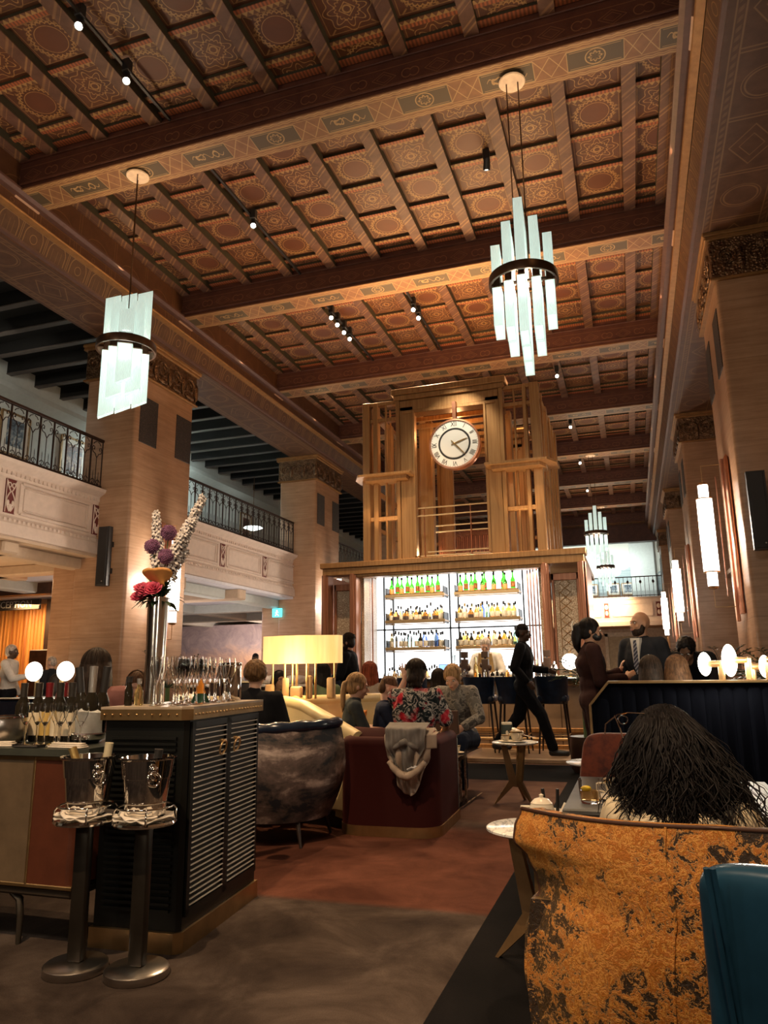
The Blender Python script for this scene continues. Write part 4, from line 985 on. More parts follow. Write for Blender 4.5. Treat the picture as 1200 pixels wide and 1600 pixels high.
# ================================================================ foreground: drinks cabinet
NOIR = matte(simple('black_lacquer', (.006, .0065, .006), .45), .3); SLAT = simple('pale_slat_edge', (.82, .78, .70), .4); OBRS = simple('antique_brass', (.42, .27, .125), .36, .9, var=.15)
TOPW = simple('pale_oak_top', (.42, .33, .24), .4)
cb = thing('drinks_cabinet', 'black louvred cabinet with studded brass rim, two ring pulls and champagne flutes on top', 'cabinet', (-2.01, 3.12, 0), math.radians(5.8))
g = G(); g.prism([(-.44, .02), (-.02, .0), (0, .02), (0, .86), (-.44, .86)], .085, 1.0, ax='z'); g.ob('body', NOIR, cb)
g = G(); g.prism([(-.45, -.0), (-.02, -.02), (.015, .012), (.015, .875), (-.45, .875)], 0, .085, ax='z'); g.ob('plinth', OBRS, cb)
g = G(); g.prism([(-.455, -.01), (-.02, -.03), (.022, .01), (.022, .885), (-.455, .885)], .995, 1.045, ax='z'); g.ob('studded_rim', OBRS, cb)
g = G(); g.prism([(-.455, -.01), (-.02, -.03), (.022, .01), (.022, .885), (-.455, .885)], 1.045, 1.056, ax='z'); g.ob('top_board', TOPW, cb)
g = G()
for i in range(10): g.ell((-.43+i*.043, -.018-.0+(-.01 if i > 5 else 0)+i*-.0004, 1.02), (.0055, .004, .0055), 8, 6)
for i in range(22): g.ell((.024, .03+i*.039, 1.02), (.004, .0055, .0055), 8, 6)
g.ob('stud', BRASS, cb, smooth=60)
def louvre_door(ya, yb, z0=.17, z1=.955, hinge=None):
    d = G(); d.box(0, .012, ya, ya+.03, z0-.03, z1+.03); d.box(0, .012, yb-.03, yb, z0-.03, z1+.03); d.box(0, .012, ya, yb, z0-.03, z0); d.box(0, .012, ya, yb, z1, z1+.03); d.box(.0, .002, ya, yb, z0, z1)
    o = d.ob('door', NOIR, cb); s = G(); n = 33
    for i in range(n):
        z = z0+.012+i*(z1-z0-.02)/(n-1); s.bar((.011, ya+.028, z), (.011, yb-.028, z), .010, .0042)
    s.ob('louvre_slat', SLAT, o); return o
for ya, yb, hy in ((.03, .435, .33), (.437, .845, .50)):
    d = louvre_door(ya, yb)
    g = G(); g.tube([(.012, hy, .875), (.035, hy, .875)], .009, 8); M = Matrix.Translation((.032, hy, .842)) @ Matrix.Rotation(.25, 4, 'Y')
    g.tube([tuple(M @ Vector((0, .034*math.sin(a), .034*math.cos(a)))) for a in [k*PI/12 for k in range(25)]], .0055, 6, cap=False); g.ob('ring_pull', BRASS, d, smooth=60)
g = G()
for i in range(14): g.bar((-.40, .008, .17+i*.027), (-.05, -.008, .17+i*.027), .012, .012)
for i in range(13): g.bar((-.40, .008, .60+i*.026), (-.05, -.008, .60+i*.026), .012, .012)
g.ob('end_louvres', NOIR, cb)
def ctop(lx, ly):     # a point on the cabinet top from its local coordinates
    v = Matrix.Rotation(math.radians(5.8), 4, 'Z') @ Vector((lx, ly, 0)); return (-2.01+v.x, 3.12+v.y, 1.057)
# flutes
FG = Mat('thin_crystal', (1, 1, 1), .0); FG.b.inputs['Transmission Weight'].default_value = 1; FG.b.inputs['IOR'].default_value = 1.22; FG = FG.m
def flute(label, loc, h=.235, r=.031, cat='glass', stem=.45, name='champagne_flute', group=None):
    t = thing(name, label, cat, loc, 0, group)
    g = G(); g.lathe([(0, 0), (.033, .001), (.034, .003), (.01, .008), (.0045, .02), (.0038, h*stem*.9), (.008, h*stem)], 16, cap=False); g.ob('foot_and_stem', FG, t, smooth=60)
    g = G(); p = [(.004, h*stem*.97), (r*.45, h*(stem+.07)), (r*.85, h*(stem+.22)), (r, h*(stem+.35)), (r*.86, h)]
    q = [(a-.0016 if a > .005 else .0, b+.003) for a, b in p[1:]][::-1]; q[0] = (q[0][0], h); g.lathe(p+q+[(0, h*stem+.02)], 20, cap=False); g.ob('bowl', FG, t, smooth=60)
    return t
fl0 = flute('clear champagne flute closest to the near corner of the studded cabinet top', ctop(-.10, .06))
RF = random.Random(3); used = [(-.10, .06)]
for i in range(4):
    for j in range(6):
        lx = -.055-.088*i+RF.uniform(-.012, .012); ly = .07+.105*j+RF.uniform(-.015, .015)
        if (i == 1 and j == 0) or (i == 3 and j < 4) or (lx < -.30 and ly < .5): continue
        dup(fl0, ctop(lx, ly), RF.uniform(0, 6), 'champagne flute, %s line back from the louvred doors, %s from the near end' % (ORD[i], ORD[j]), 'champagne flutes on the cabinet')
# tall steel vase and its flowers
VX, VY, VZ = -2.435, 3.44, 1.057
vs = thing('tall_vase', 'tall narrow mirror steel vase holding the flower arrangement', 'vase', (VX, VY, VZ))
g = G(); g.lathe([(0, 0), (.054, 0), (.053, .02), (.051, .28), (.056, .56), (.053, .56), (.048, .30), (0, .28)], 32); g.ob('vase_body', simple('satin_silver', (.80, .76, .70), .20, 1, var=.03), vs, smooth=40)
ws = thing('steel_wine_cooler', 'polished steel cylinder cooler at the far right end of the cabinet top', 'wine cooler', ctop(-.150, .80))
g = G(); g.lathe([(0, 0), (.060, 0), (.062, .01), (.062, .205), (.058, .21), (.055, .205), (.055, .02), (0, .02)], 32); g.ob('cooler_body', CHROME, ws, smooth=40)
g = G(); g.lathe([(.062, .195), (.066, .20), (.062, .213), (.057, .21)], 32, cap=False); g.ob('rim', CHROME, ws, smooth=60)
nk = thing('folded_napkin', 'folded cream napkin between the flute stems on the cabinet', 'napkin', ctop(-.30, .55), .3)
g = G(); g.grid(lambda u, v: Vector(((u-.5)*.12, (v-.5)*.20, .03*math.sin(PI*u)*(1+.3*math.sin(9*v))+.004)), 10, 14); g.ob('cloth', simple('cream_linen', (.72, .64, .52), .8), nk, smooth=180)
pn = thing('paper_pennant', 'small orange and green paper triangle standing among the flutes', 'decoration', ctop(-.12, .36), .7)
g = G(); g.prism([(-.05, 0), (.05, 0), (.0, .12)], -.002, .002); g.ob('green_triangle', simple('green_paper', (.02, .09, .05), .6), pn)
g = G(); g.prism([(-.03, .05), (.028, .05), (.0, .13)], -.004, -.0022); g.ob('orange_triangle', simple('orange_paper', (.85, .30, .02), .6), pn)
b1 = bottle('wine_bottle', 'small gold wine bottle tilted beside the vase foot on the cabinet', .13, .022, .009, .06, YEL, None, SFOIL, loc=ctop(-.34, .13))
b2 = bottle('wine_bottle', 'slim dark bottle neck beside the vase at the cabinet back left corner', .14, .020, .012, .07, DRK, None, BLKW, loc=ctop(-.39, .12))
# ---- champagne bucket stands
def stand(loc, label, rot):
    t = thing('bucket_stand', label, 'bucket stand', loc, rot)
    g = G(); g.lathe([(0, 0), (.128, 0), (.132, .006), (.130, .030), (.120, .038), (0, .040)], 40); g.ob('base_disc', STEEL, t, smooth=40)
    g = G(); g.box(-.034, .034, -.024, .024, .038, .585, bev=.012, seg=2); g.ob('pedestal', simple('dark_pewter', (.06, .05, .04), .35, .8), t, smooth=40)
    g = G(); g.lathe([(0, .582), (.128, .584), (.134, .592), (.130, .60), (0, .60)], 40)
    g.ob('tray', CHROME, t, smooth=40)
    g = G(); R_ = .115; g.tube([(R_*math.cos(a), R_*math.sin(a), .655) for a in [k*PI/16 for k in range(33)]], .0045, 8, cap=False)
    for k in range(4): a = k*PI/2+.6; g.tube([(.13*math.cos(a), .13*math.sin(a), .595), (.128*math.cos(a), .128*math.sin(a), .64), (R_*math.cos(a), R_*math.sin(a), .655)], .004, 6)
    g.ob('gallery_rail', CHROME, t, smooth=60)
    return t
def bucket(loc, label, rot):
    t = thing('champagne_bucket', label, 'ice bucket', loc, rot)
    g = G(); P_ = [(0, 0), (.080, 0), (.084, .006), (.098, .15), (.1025, .152), (.112, .225), (.122, .232), (.123, .238), (.110, .236), (.098, .15), (.082, .02), (0, .018)]
    g.lathe(P_, 40); g.ob('bucket_body', CHROME, t, smooth=35)
    for s in (-1, 1):
        g = G(); g.ell((s*.117, 0, .195), (.018, .020, .018), 10, 8); g.ell((s*.125, 0, .17), (.010, .013, .02), 10, 8)
        g.tube([(s*.135, .026*math.sin(a), .155+.026*math.cos(a)) for a in [k*PI/10 for k in range(21)]], .006, 6, cap=False); g.ob('ring_handle', CHROME, t, smooth=60)
    m_ = None
    g = G()
    def f(u, v): a = u*2*PI; r = .100+.018*v+.012*math.sin(a*5+1)*v; return Vector((r*math.cos(a), r*math.sin(a), -.008+.012*math.sin(a*4)*v*.8+.012*(1-v)))
    return t
def napring(loc, label):
    t = thing('linen_napkin', label, 'napkin', loc)
    g = G()
    def nf(u, v):
        a = 2*PI*u+2.6; r = .085+.040*v+.006*math.sin(a*7)*v; return (r*math.cos(a), r*math.sin(a), .012+.005*math.sin(a*5+v*3)*(.4+v)+.004*math.sin(a*9+1)*v), (.3*math.cos(a), .3*math.sin(a), 1)
    g.shell(nf, 90, 6, .005); g.shell(lambda u, v: (nf(u*.55+.05, v)[0][0]*.99, nf(u*.55+.05, v)[0][1]*.99, nf(u*.55+.05, v)[0][2]+.011), 1, 1, .001) if False else None
    g.shell(lambda u, v: ((nf(u*.5, v)[0][0], nf(u*.5, v)[0][1], nf(u*.5+.07, v)[0][2]+.009), nf(u, v)[1]), 50, 6, .005)
    g.ob('rolled_cloth', simple('white_linen', (.78, .70, .60), .85), t, smooth=180); return t
SL, SR = (-2.315, 2.83), (-2.035, 2.86)
stand((*SL, 0), 'left steel bucket stand, partly behind the other stand and beside the leather console', 0.1)
stand((*SR, 0), 'right steel bucket stand in front of the black louvred cabinet', .05)
napring((*SL, .602), 'white napkin tucked under the left champagne bucket'); napring((*SR, .602), 'white napkin tucked under the right champagne bucket')
bucket((*SL, .622), 'left polished champagne bucket with a gold foiled neck sticking out', -.55); bucket((*SR, .622), 'right polished champagne bucket with one dark open bottle inside', -.75)
def tilt_bottle(loc, tilt, az, foil, gl, label, h=.265):
    b = bottle('champagne_bottle', label, h, .040, .0135, .14, gl, None, foil, n=16, loc=loc, capz=.66)
    b.rotation_euler = (Matrix.Rotation(az, 4, 'Z') @ Matrix.Rotation(tilt, 4, 'Y')).to_euler(); return b
tilt_bottle((SL[0]+.02, SL[1], .648), -.42, .1, GFOIL, DRK, 'champagne bottle with gold foil neck leaning left in the left bucket')
tilt_bottle((SL[0]+.045, SL[1]+.02, .648), .12, .3, simple('striped_pale_foil', (.75, .66, .45), .4, .3), DRK, 'champagne bottle with pale foil neck standing upright in the left bucket')
tilt_bottle((SR[0]+.02, SR[1]+.01, .648), .10, .2, BLKW, DRK, 'dark open champagne bottle in the right bucket', .24)
# ---- leather console with glasses and bottles
LTAN = simple('tan_leather', (.13, .088, .052), .5, bump=.1); LRUST = simple('rust_leather', (.095, .026, .012), .45, bump=.1); SLATE = simple('slate_green_top', (.055, .06, .05), .3)
cs = thing('service_console', 'leather panelled console with slate top at the left edge, holding bottles and glasses', 'console', (-2.47, 2.98, 0))
g = G(); g.prism([(-1.4, -.02), (-.05, -.02), (.0, .03), (.0, .62), (-1.4, .62)], .835, .868, ax='z'); g.ob('slate_top', SLATE, cs)
g = G(); g.prism([(-1.38, .0), (-.285, .0), (-.285, .3), (-1.38, .3)], .27, .82, ax='z'); g.ob('tan_panel', LTAN, cs)
g = G(); g.prism([(-.275, .0), (-.06, .002), (-.02, .04), (-.02, .58), (-.275, .58)], .27, .82, ax='z'); g.ob('rust_panel', LRUST, cs)
g = G(); g.box(-.287, -.273, -.006, .02, .27, .83, bev=.003); g.box(-1.38, -.02, -.004, .02, .815, .835, bev=.003); g.box(-1.38, -.02, -.004, .02, .255, .272, bev=.003); g.ob('brass_trim', OBRS, cs)
g = G(); g.box(-1.38, -.03, .01, .56, .215, .257, bev=.01); g.ob('under_frame', simple('bronze_underframe', (.055, .04, .028), .5, .4), cs)
for x, y in ((-.33, .04), (-1.2, .04), (-.08, .5), (-1.2, .5)):
    g = G(); g.tube([(x-.06, y, .22), (x-.012, y, .19), (x, y, .12), (x, y, 0)], [.016, .018, .016, .012], 6); g.ob('leg', simple('bronze_leg', (.05, .04, .03), .5, .5), cs, smooth=60)
ZT = .869
wg = flute('tulip wine glass standing leftmost of the front row on the slate console', (-2.905, 3.06, ZT), h=.205, r=.034, stem=.48, name='wine_glass')
for k, (x, y, t) in enumerate(((-2.84, 3.07, 'second'), (-2.775, 3.05, 'third'), (-2.75, 3.12, 'fourth'), (-2.69, 3.06, 'fifth'), (-2.645, 3.07, 'sixth'), (-2.61, 3.11, 'seventh'), (-2.80, 3.15, 'back row'))):
    dup(wg, (x, y, ZT), k*.7, 'tulip wine glass on the slate console, %s from the left' % t if t[0] != 'b' else 'tulip wine glass behind the front row on the slate console')
WB = dict(h=.30, r=.038, nk=.0145, sh=.18)
for k, (x, y, foil, lab, t) in enumerate(((-3.16, 3.30, CAP, None, 'dark wine bottle with black cap, leftmost on the console'), (-3.06, 3.30, CAP, WLAB, 'dark glass wine bottle second from left on the console'),
        (-2.99, 3.30, RFOIL, YEL, 'wine bottle with wine red foil and yellow label on the console'), (-2.945, 3.36, RFOIL, WLAB, 'wine bottle with dark red capsule behind the tulip glasses'),
        (-2.90, 3.28, CAP, WLAB, 'wine bottle with cream label, centre of the console'), (-2.84, 3.30, CAP, WLAB, 'wine bottle with cream label just left of the clear cooler'))):
    bottle('wine_bottle', t, WB['h'], WB['r'], WB['nk'], WB['sh'], DRK, simple('yellow_label', (.62, .42, .12), .6) if lab is YEL else lab, foil, n=16, loc=(x, y, ZT), capz=.74)
cl = thing('clear_ice_cooler', 'wide clear and steel ice cooler full of champagne at the console corner', 'wine cooler', (-2.69, 3.27, ZT))
g = G(); g.lathe([(0, 0), (.05, 0), (.085, .02), (.088, .045), (0, .045)], 32); g.ob('cooler_foot', CHROME, cl, smooth=50)
g = G(); g.lathe([(.086, .045), (.092, .19), (.089, .19), (.083, .05)], 32, cap=False); g.ob('clear_wall', FG, cl, smooth=50)
g = G(); g.lathe([(0, .05), (.07, .05), (.074, .15), (.05, .17), (0, .175)], 20); g.ob('ice', simple('crushed_ice', (.75, .76, .74), .25, bump=1), cl, smooth=50)
for (dx, dy, ti, az, foil, t) in ((-.035, .0, -.16, 0.1, BLKW, 'dark foiled champagne bottle leaning left in the clear cooler'), (.012, -.02, .02, 0, SFOIL, 'champagne bottle with silver foil neck at the front of the clear cooler'), (.03, .02, .10, .4, BLKW, 'champagne bottle with black foil behind the silver foiled one')):
    b = bottle('champagne_bottle', t, .33, .040, .015, .15, DRK, None, foil, n=16, loc=(-2.69+dx, 3.27+dy, ZT+.052), capz=.56)
    b.rotation_euler = (Matrix.Rotation(az, 4, 'Z') @ Matrix.Rotation(ti, 4, 'Y')).to_euler()
ib = thing('steel_ice_bowl', 'round hammered steel ice bowl at the left edge of the console', 'ice bowl', (-3.12, 3.12, ZT))
g = G(); g.lathe([(0, 0), (.09, .004), (.125, .05), (.130, .10), (.125, .13), (.120, .13), (.122, .09), (.11, .05), (0, .02)], 32); g.ob('bowl', STEEL, ib, smooth=50)
g = G(); g.lathe([(.125, .125), (.133, .130), (.128, .138), (.118, .134)], 32, cap=False); g.ob('rim', CHROME, ib, smooth=50)
LIN = simple('white_linen_fold', (.74, .66, .56), .85)
def folded(loc, w, d, rot, label):
    t = thing('folded_napkin', label, 'napkin', loc, rot)
    g = G()
    for k in range(3): g.box(-w/2+.006*k, w/2-.004*k, -d/2+.004*k, d/2-.006*k, .008*k, .008*k+.0075, bev=.003)
    g.ob('folded_cloth', LIN, t, smooth=60); return t
folded((-3.00, 3.02, ZT), .13, .07, .3, 'folded white napkin near the left edge of the console')
folded((-2.60, 3.02, ZT), .20, .06, -.05, 'long folded white napkin on the front edge of the console')
tr_ = thing('bill_tray', 'small flat black tray on the console front edge', 'tray', (-2.82, 3.005, ZT), .02)
g = G(); g.box(-.075, .075, -.03, .03, 0, .008, bev=.003); g.box(-.075, -.07, -.03, .03, .008, .014); g.box(.07, .075, -.03, .03, .008, .014); g.ob('tray_body', BLKW, tr_)
# ---------------------------------------------------------------- flower arrangement
STEMM = simple('green_stem', (.10, .16, .05), .6); LEAFM = simple('dark_leaf', (.02, .055, .018), .45, var=.4); WPET = simple('white_petal', (.80, .74, .70), .6, var=.04); DEYE = simple('dark_eye', (.05, .02, .05), .6)
PURP = simple('mauve_floret', (.34, .15, .28), .7, var=.3, scale=40); PINK = simple('hot_pink_petal', (.62, .07, .14), .6, var=.3, scale=20); ORNG = simple('apricot_spathe', (.78, .36, .10), .5, var=.12)
NKV = Vector((VX, VY, VZ+.54))
RR = random.Random(11)
def delphinium(p1, n, label, L0=.3, w=.035):
    t = thing('delphinium_stem', label, 'flower', NKV); p1 = Vector(p1)
    g = G(); mid = p1*.5+Vector((0, 0, .05)); g.tube([(0, 0, -.3), (0, 0, 0), mid, p1], [.004, .004, .0035, .002], 6); g.ob('stem', STEMM, t)
    g = G(); e = G()
    for i in range(n):
        k = L0+(1-L0)*i/n; q = mid+(p1-mid)*((k-.5)*2) if k > .5 else mid*(k*2)
        a = i*2.4; R_ = w*(1.15-k*.75); c = q+Vector((math.cos(a)*R_, math.sin(a)*R_, RR.uniform(-.006, .006))); d = Vector((math.cos(a), math.sin(a), .25)).normalized(); M = Matrix.Translation(c) @ d.to_track_quat('Z', 'Y').to_matrix().to_4x4()
        s = .021*(1.2-.55*k)
        for j in range(5):
            b = j*2*PI/5; g.ell((0, 0, 0), (s*.72, s*.5, s*.16), 6, 4, M=M @ Matrix.Rotation(b, 4, 'Z') @ Matrix.Translation((s*.75, 0, .0)) @ Matrix.Rotation(-.35, 4, 'Y'))
        e.ell((0, 0, s*.16), (s*.30, s*.30, s*.25), 6, 4, M=M)
    g.ob('blossoms', WPET, t, smooth=60); e.ob('blossom_eyes', DEYE, t)
    return t
for p, n, w, l in (((-.045, .0, .50), 40, .034, 'white delphinium spike leaning upright at the left of the bouquet'), ((-.02, .02, .30), 26, .036, 'short white delphinium low at the left of the bouquet'),
        ((.245, .02, .57), 50, .036, 'tallest white delphinium sweeping up to the right'), ((.20, .0, .44), 46, .04, 'white delphinium right of the bouquet, below the tallest one'), ((.155, -.02, .36), 40, .042, 'white delphinium hanging over the right side, beside the mauve ball flowers'), ((.14, .03, .28), 34, .04, 'lowest white delphinium at the right of the bouquet')):
    delphinium(p, n, l, .32, w)
def allium(p, label):
    t = thing('allium_flower', label, 'flower', NKV); p = Vector(p)
    g = G(); g.tube([(0, 0, -.3), (0, 0, 0), p*.5+Vector((.01, 0, 0)), p], .0035, 6); g.ob('stem', STEMM, t)
    g = G(); g.ell(p, .034, 12, 8)
    for i in range(230):
        z = 1-2*(i+.5)/230; a = i*2.39996; s = math.sqrt(1-z*z); d = Vector((s*math.cos(a), s*math.sin(a), z)); c = p+d*RR.uniform(.034, .043); g.ell(c, (.0055, .0055, .0035), 5, 3)
    g.ob('flower_ball', PURP, t); return t
allium((-.035, -.03, .30), 'mauve ball flower at the left of the bouquet'); allium((.065, -.03, .37), 'topmost mauve ball flower, centre of the bouquet'); allium((.07, -.05, .235), 'lower centre mauve ball flower of the bouquet')
RL = (('pink rose lowest at the left under the bouquet', (-.075, -.06, .015)), ('pink rose at the upper left of the rose cluster', (-.045, -.08, .055)), ('pink rose in the middle of the rose cluster', (-.012, -.09, .045)), ('pink rose at the right end of the rose cluster', (.028, -.085, .05)))
def rose2(p, s, label):
    t = thing('pink_rose', label, 'flower', NKV); g = G(); R0 = Matrix.Translation(p) @ Matrix.Rotation(RR.uniform(.5, 1.0), 4, 'X') @ Matrix.Rotation(RR.uniform(-.4, .4), 4, 'Y')
    for ring, (n, r0, h) in enumerate(((3, .006, .026), (5, .014, .024), (6, .022, .018), (7, .028, .012))):
        for i in range(n):
            a = i*2*PI/n+ring*.5; g.ell((0, 0, 0), (.004*s, .016*s, .020*s), 8, 6, M=R0 @ Matrix.Rotation(a, 4, 'Z') @ Matrix.Translation((r0*s, 0, h*s*.6)) @ Matrix.Rotation(.25+ring*.22, 4, 'Y'))
    g.ob('petals', PINK, t, smooth=60); g = G(); g.tube([(0, 0, -.08), (0, 0, 0), tuple(Vector(p)*.95)], .003, 5); g.ob('stem', STEMM, t); return t
for l, p in RL: rose2(p, 1.15, l)
li = thing('apricot_lily', 'large apricot calla bloom at the front of the bouquet', 'flower', NKV)
g = G()
def f(u, v):
    a = (u-.5)*2*PI*.9; r = .010+.050*v*v*(1.3-.5*abs(u-.5)); return Vector((.070+1.35*r*math.sin(a)-.02*v, -.07-.02*v-.5*r*math.cos(a), .075+.045*v+r*math.cos(a)*.55+.02*v*abs(math.sin(a)))), (math.sin(a), -math.cos(a)*.6, .3)
g.shell(f, 20, 8, .003); g.ob('spathe', ORNG, li, smooth=180)
g = G(); g.tube([(0, 0, -.1), (.03, -.02, .03), (.075, -.07, .09)], .004, 6); g.ob('stem', STEMM, li)
lv = thing('bouquet_foliage', 'dark glossy leaves spilling around the vase neck', 'foliage', NKV); g = G()
for i in range(46):
    a = RR.uniform(0, 6.28); el = RR.uniform(-.25, 1.1); L = RR.uniform(.07, .14); d = Vector((math.cos(a)*math.cos(el), math.sin(a)*math.cos(el), math.sin(el))); c = d*.03; w = RR.uniform(.016, .026); sd = d.cross(Vector((0, 0, 1))).normalized(); up = sd.cross(d)
    g.grid(lambda u, v: c+d*L*u+sd*w*math.sin(PI*u**.8)*(v-.5)*2+up*(.012*math.sin(PI*u)-.02*u*u+.006*abs(v-.5)), 6, 2)
g.ob('leaves', LEAFM, lv, smooth=180)['kind'] = 'stuff'
# ================================================================ lounge furniture
CREAM = Mat('cream_leather', (.66, .52, .27), .42); n = CREAM.noise(3, 3); CREAM.col(CREAM.ramp(n, [(.3, (.60, .46, .23)), (.7, (.72, .58, .32))])); CREAM.bump(CREAM.noise(60, 2), .12, .003); CREAM = CREAM.m
MAR = Mat('maroon_velvet', (.030, .0045, .004), .75); MAR.b.inputs['Sheen Weight'].default_value = .12; MAR.b.inputs['Sheen Tint'].default_value = (.5, .10, .07, 1); MAR.bump(MAR.noise(120, 2), .15, .002); MAR = matte(MAR.m)
TEALV = Mat('dark_teal_velvet', (.012, .028, .032), .7); TEALV.b.inputs['Sheen Weight'].default_value = .4; TEALV = TEALV.m
m = Mat('cloud_print_fabric', (.1, .1, .1), .7); x, y, z = m.xyz(); n = m.noise(1, 7, .62, vec=m.vec(x*2.2, y*2.2, z*5.2), dist=.5); n2 = m.noise(14, 6, .7)
m.col(m.ramp(n*.82+n2*.18, [(.445, (.006, .008, .014)), (.465, (.035, .026, .025)), (.54, (.10, .070, .065)), (.64, (.42, .34, .31))])); CLOUD = m.m
NAVR = simple('navy_piping_leather', (.012, .020, .040), .22, var=.2)
m = Mat('crushed_orange_velvet', (.5, .2, .03), .55); x, y, z = m.xyz(); n = m.noise(24, 6, .68, dist=1.1); n2 = m.noise(5.5, 3, .5, dist=.6); n3 = m.noise(70, 5, .7, dist=1.8)
k = n*.40+n2*.36+n3*.24
m.col(m.ramp(k, [(.466, (.008, .002, .001)), (.480, (.06, .012, .002)), (.488, (.85, .48, .15)), (.497, (.36, .095, .006)), (.525, (.46, .14, .008)), (.545, (.80, .40, .09)), (.56, (.42, .12, .007)), (.64, (.50, .16, .010))]))  # pale bands paint crease highlights into the mottled velvet colour
m.b.inputs['Sheen Weight'].default_value = .35; m.b.inputs['Sheen Tint'].default_value = (1, .55, .15, 1); m.bump(k, .9, .02); ORV = m.m
RUSTV = Mat('rust_velvet', (.28, .055, .015), .7); n = RUSTV.noise(14, 6, .7); RUSTV.col(RUSTV.ramp(n, [(.35, (.075, .011, .004)), (.6, (.24, .042, .010))])); RUSTV.b.inputs['Sheen Weight'].default_value = .3; RUSTV = RUSTV.m
BLUL = simple('teal_blue_leather', (.012, .044, .078), .24, var=.3, scale=4, bump=.10)
m = Mat('white_marble', (.80, .79, .76), .15); n = m.noise(2.5, 7, .7, dist=2.5); m.col(m.mix((n-.5).line(.03), (.80, .79, .76), (.42, .44, .45))); MARB = m.m
m = Mat('black_marble', (.03, .02, .02), .08); n = m.noise(3.5, 7, .7, dist=2.2); m.col(m.mix((n-.5).line(.025), (.022, .014, .012), (.35, .28, .24))); BMARB = m.m
TWOOD = simple('warm_bronze_leg', (.28, .17, .08), .4, .5); CERA = simple('cream_ceramic', (.78, .70, .56), .22, var=.05)

# ---- cloud print tub chair
cc = thing('tub_armchair', 'cloud print tub armchair with navy leather top roll, its back to the camera', 'armchair', (-2.66, 5.38, 0), 0)
def tubf(a0, a1, R, zb, zt, bulge=.05, fx=1., fy=1.):
    def f(u, v):
        a = math.radians(a0+(a1-a0)*u); r = R*(1-.20*(1-v)**2)+bulge*math.sin(PI*v)
        return (fx*r*math.cos(a), fy*r*math.sin(a), zb+(zt-zb)*v), (math.cos(a), math.sin(a), 0)
    return f
g = G(); g.shell(tubf(-205, 10, .465, .17, .80), 40, 10, .07); g.ob('barrel_back', CLOUD, cc, smooth=60)
g = G()
pts = []; rad = []
for i in range(61):
    a = math.radians(-207+219*i/60); pts.append((.475*math.cos(a), .475*math.sin(a), .815+.02*max(0, math.cos(a)))); rad.append(.036+.009*abs(math.sin(i*PI/6)))
g.tube(pts, rad, 10); g.ob('leather_roll', NAVR, cc, smooth=60)
g = G(); g.lathe([(0, .2), (.38, .2), (.42, .24), (.42, .40), (.36, .46), (0, .47)], 32); g.ob('seat_cushion', NAVR, cc, smooth=50)
for a in (-140, -40, 40, 140):
    c, s_ = math.cos(math.radians(a)), math.sin(math.radians(a)); g = G(); g.tube([(.36*c, .36*s_, .2), (.43*c, .43*s_, 0)], [.022, .010], 8); g.ob('leg', DLEG, cc, smooth=60)
# ---- maroon tub sofa
ms = thing('maroon_sofa', 'maroon velvet tub sofa with brass plinth, a jacket hanging over its back', 'sofa', (-1.86, 5.60, 0), math.radians(2)); ms.scale = (.92, .84, 1)
def rr(x0, x1, y0, y1, r, n=6):
    P_ = []
    for cx, cy, a0 in ((x1-r, y0+r, -90), (x1-r, y1-r, 0), (x0+r, y1-r, 90), (x0+r, y0+r, 180)):
        for k in range(n+1): a = math.radians(a0+90*k/n); P_.append((cx+r*math.cos(a), cy+r*math.sin(a)))
    return P_
def Upoly(w, d, r, t):   # U plan: back at y=0, arms run to +y
    out = []
    for k in range(9): a = math.radians(180+90*k/8); out.append((-w/2+r+r*math.cos(a), r+r*math.sin(a)))
    for k in range(9): a = math.radians(270+90*k/8); out.append((w/2-r+r*math.cos(a), r+r*math.sin(a)))
    out += [(w/2, d), (w/2-t, d)]
    ri = max(.03, r-t)
    for k in range(7): a = math.radians(0-90*k/6); out.append((w/2-t-ri+ri*math.cos(a), t+ri+ri*math.sin(a)))
    for k in range(7): a = math.radians(270-90*k/6); out.append((-w/2+t+ri+ri*math.cos(a), t+ri+ri*math.sin(a)))
    out += [(-w/2+t, d), (-w/2, d)]
    return out
g = G(); g.prism(Upoly(.86, .98, .20, .12), .075, .66, ax='z'); g.ob('shell', MAR, ms, smooth=35)
g = G(); pl = Upoly(.86, .98, .20, .12); n_ = 20
cen = [(-.37, .98), (-.37, .24)]+[(-.37+.14+.14*math.cos(math.radians(180+90*k/6)), .20+.14*math.sin(math.radians(180+90*k/6))) for k in range(7)]+[(.37-.14+.14*math.cos(math.radians(270+90*k/6)), .20+.14*math.sin(math.radians(270+90*k/6))) for k in range(7)]+[(.37, .24), (.37, .98)]
g.tube([(a, b, .655) for a, b in cen], .062, 12); g.ob('top_roll', MAR, ms, smooth=60)
g = G(); g.prism(Upoly(.88, 1.0, .21, .14), 0, .075, ax='z'); g.ob('plinth', OBRS, ms, smooth=35)
g = G(); g.box(-.31, .31, .12, .98, .08, .30); g.box(-.305, .305, .13, 1.0, .30, .44, bev=.04, seg=3); g.ob('seat_cushion', MAR, ms, smooth=50)
g = G(); g.box(.300, .432, .97, 1.03, .08, .66, bev=.02, seg=2); g.box(-.432, -.300, .97, 1.03, .08, .66, bev=.02, seg=2); g.ob('arm_front', TEALV, ms, smooth=50)
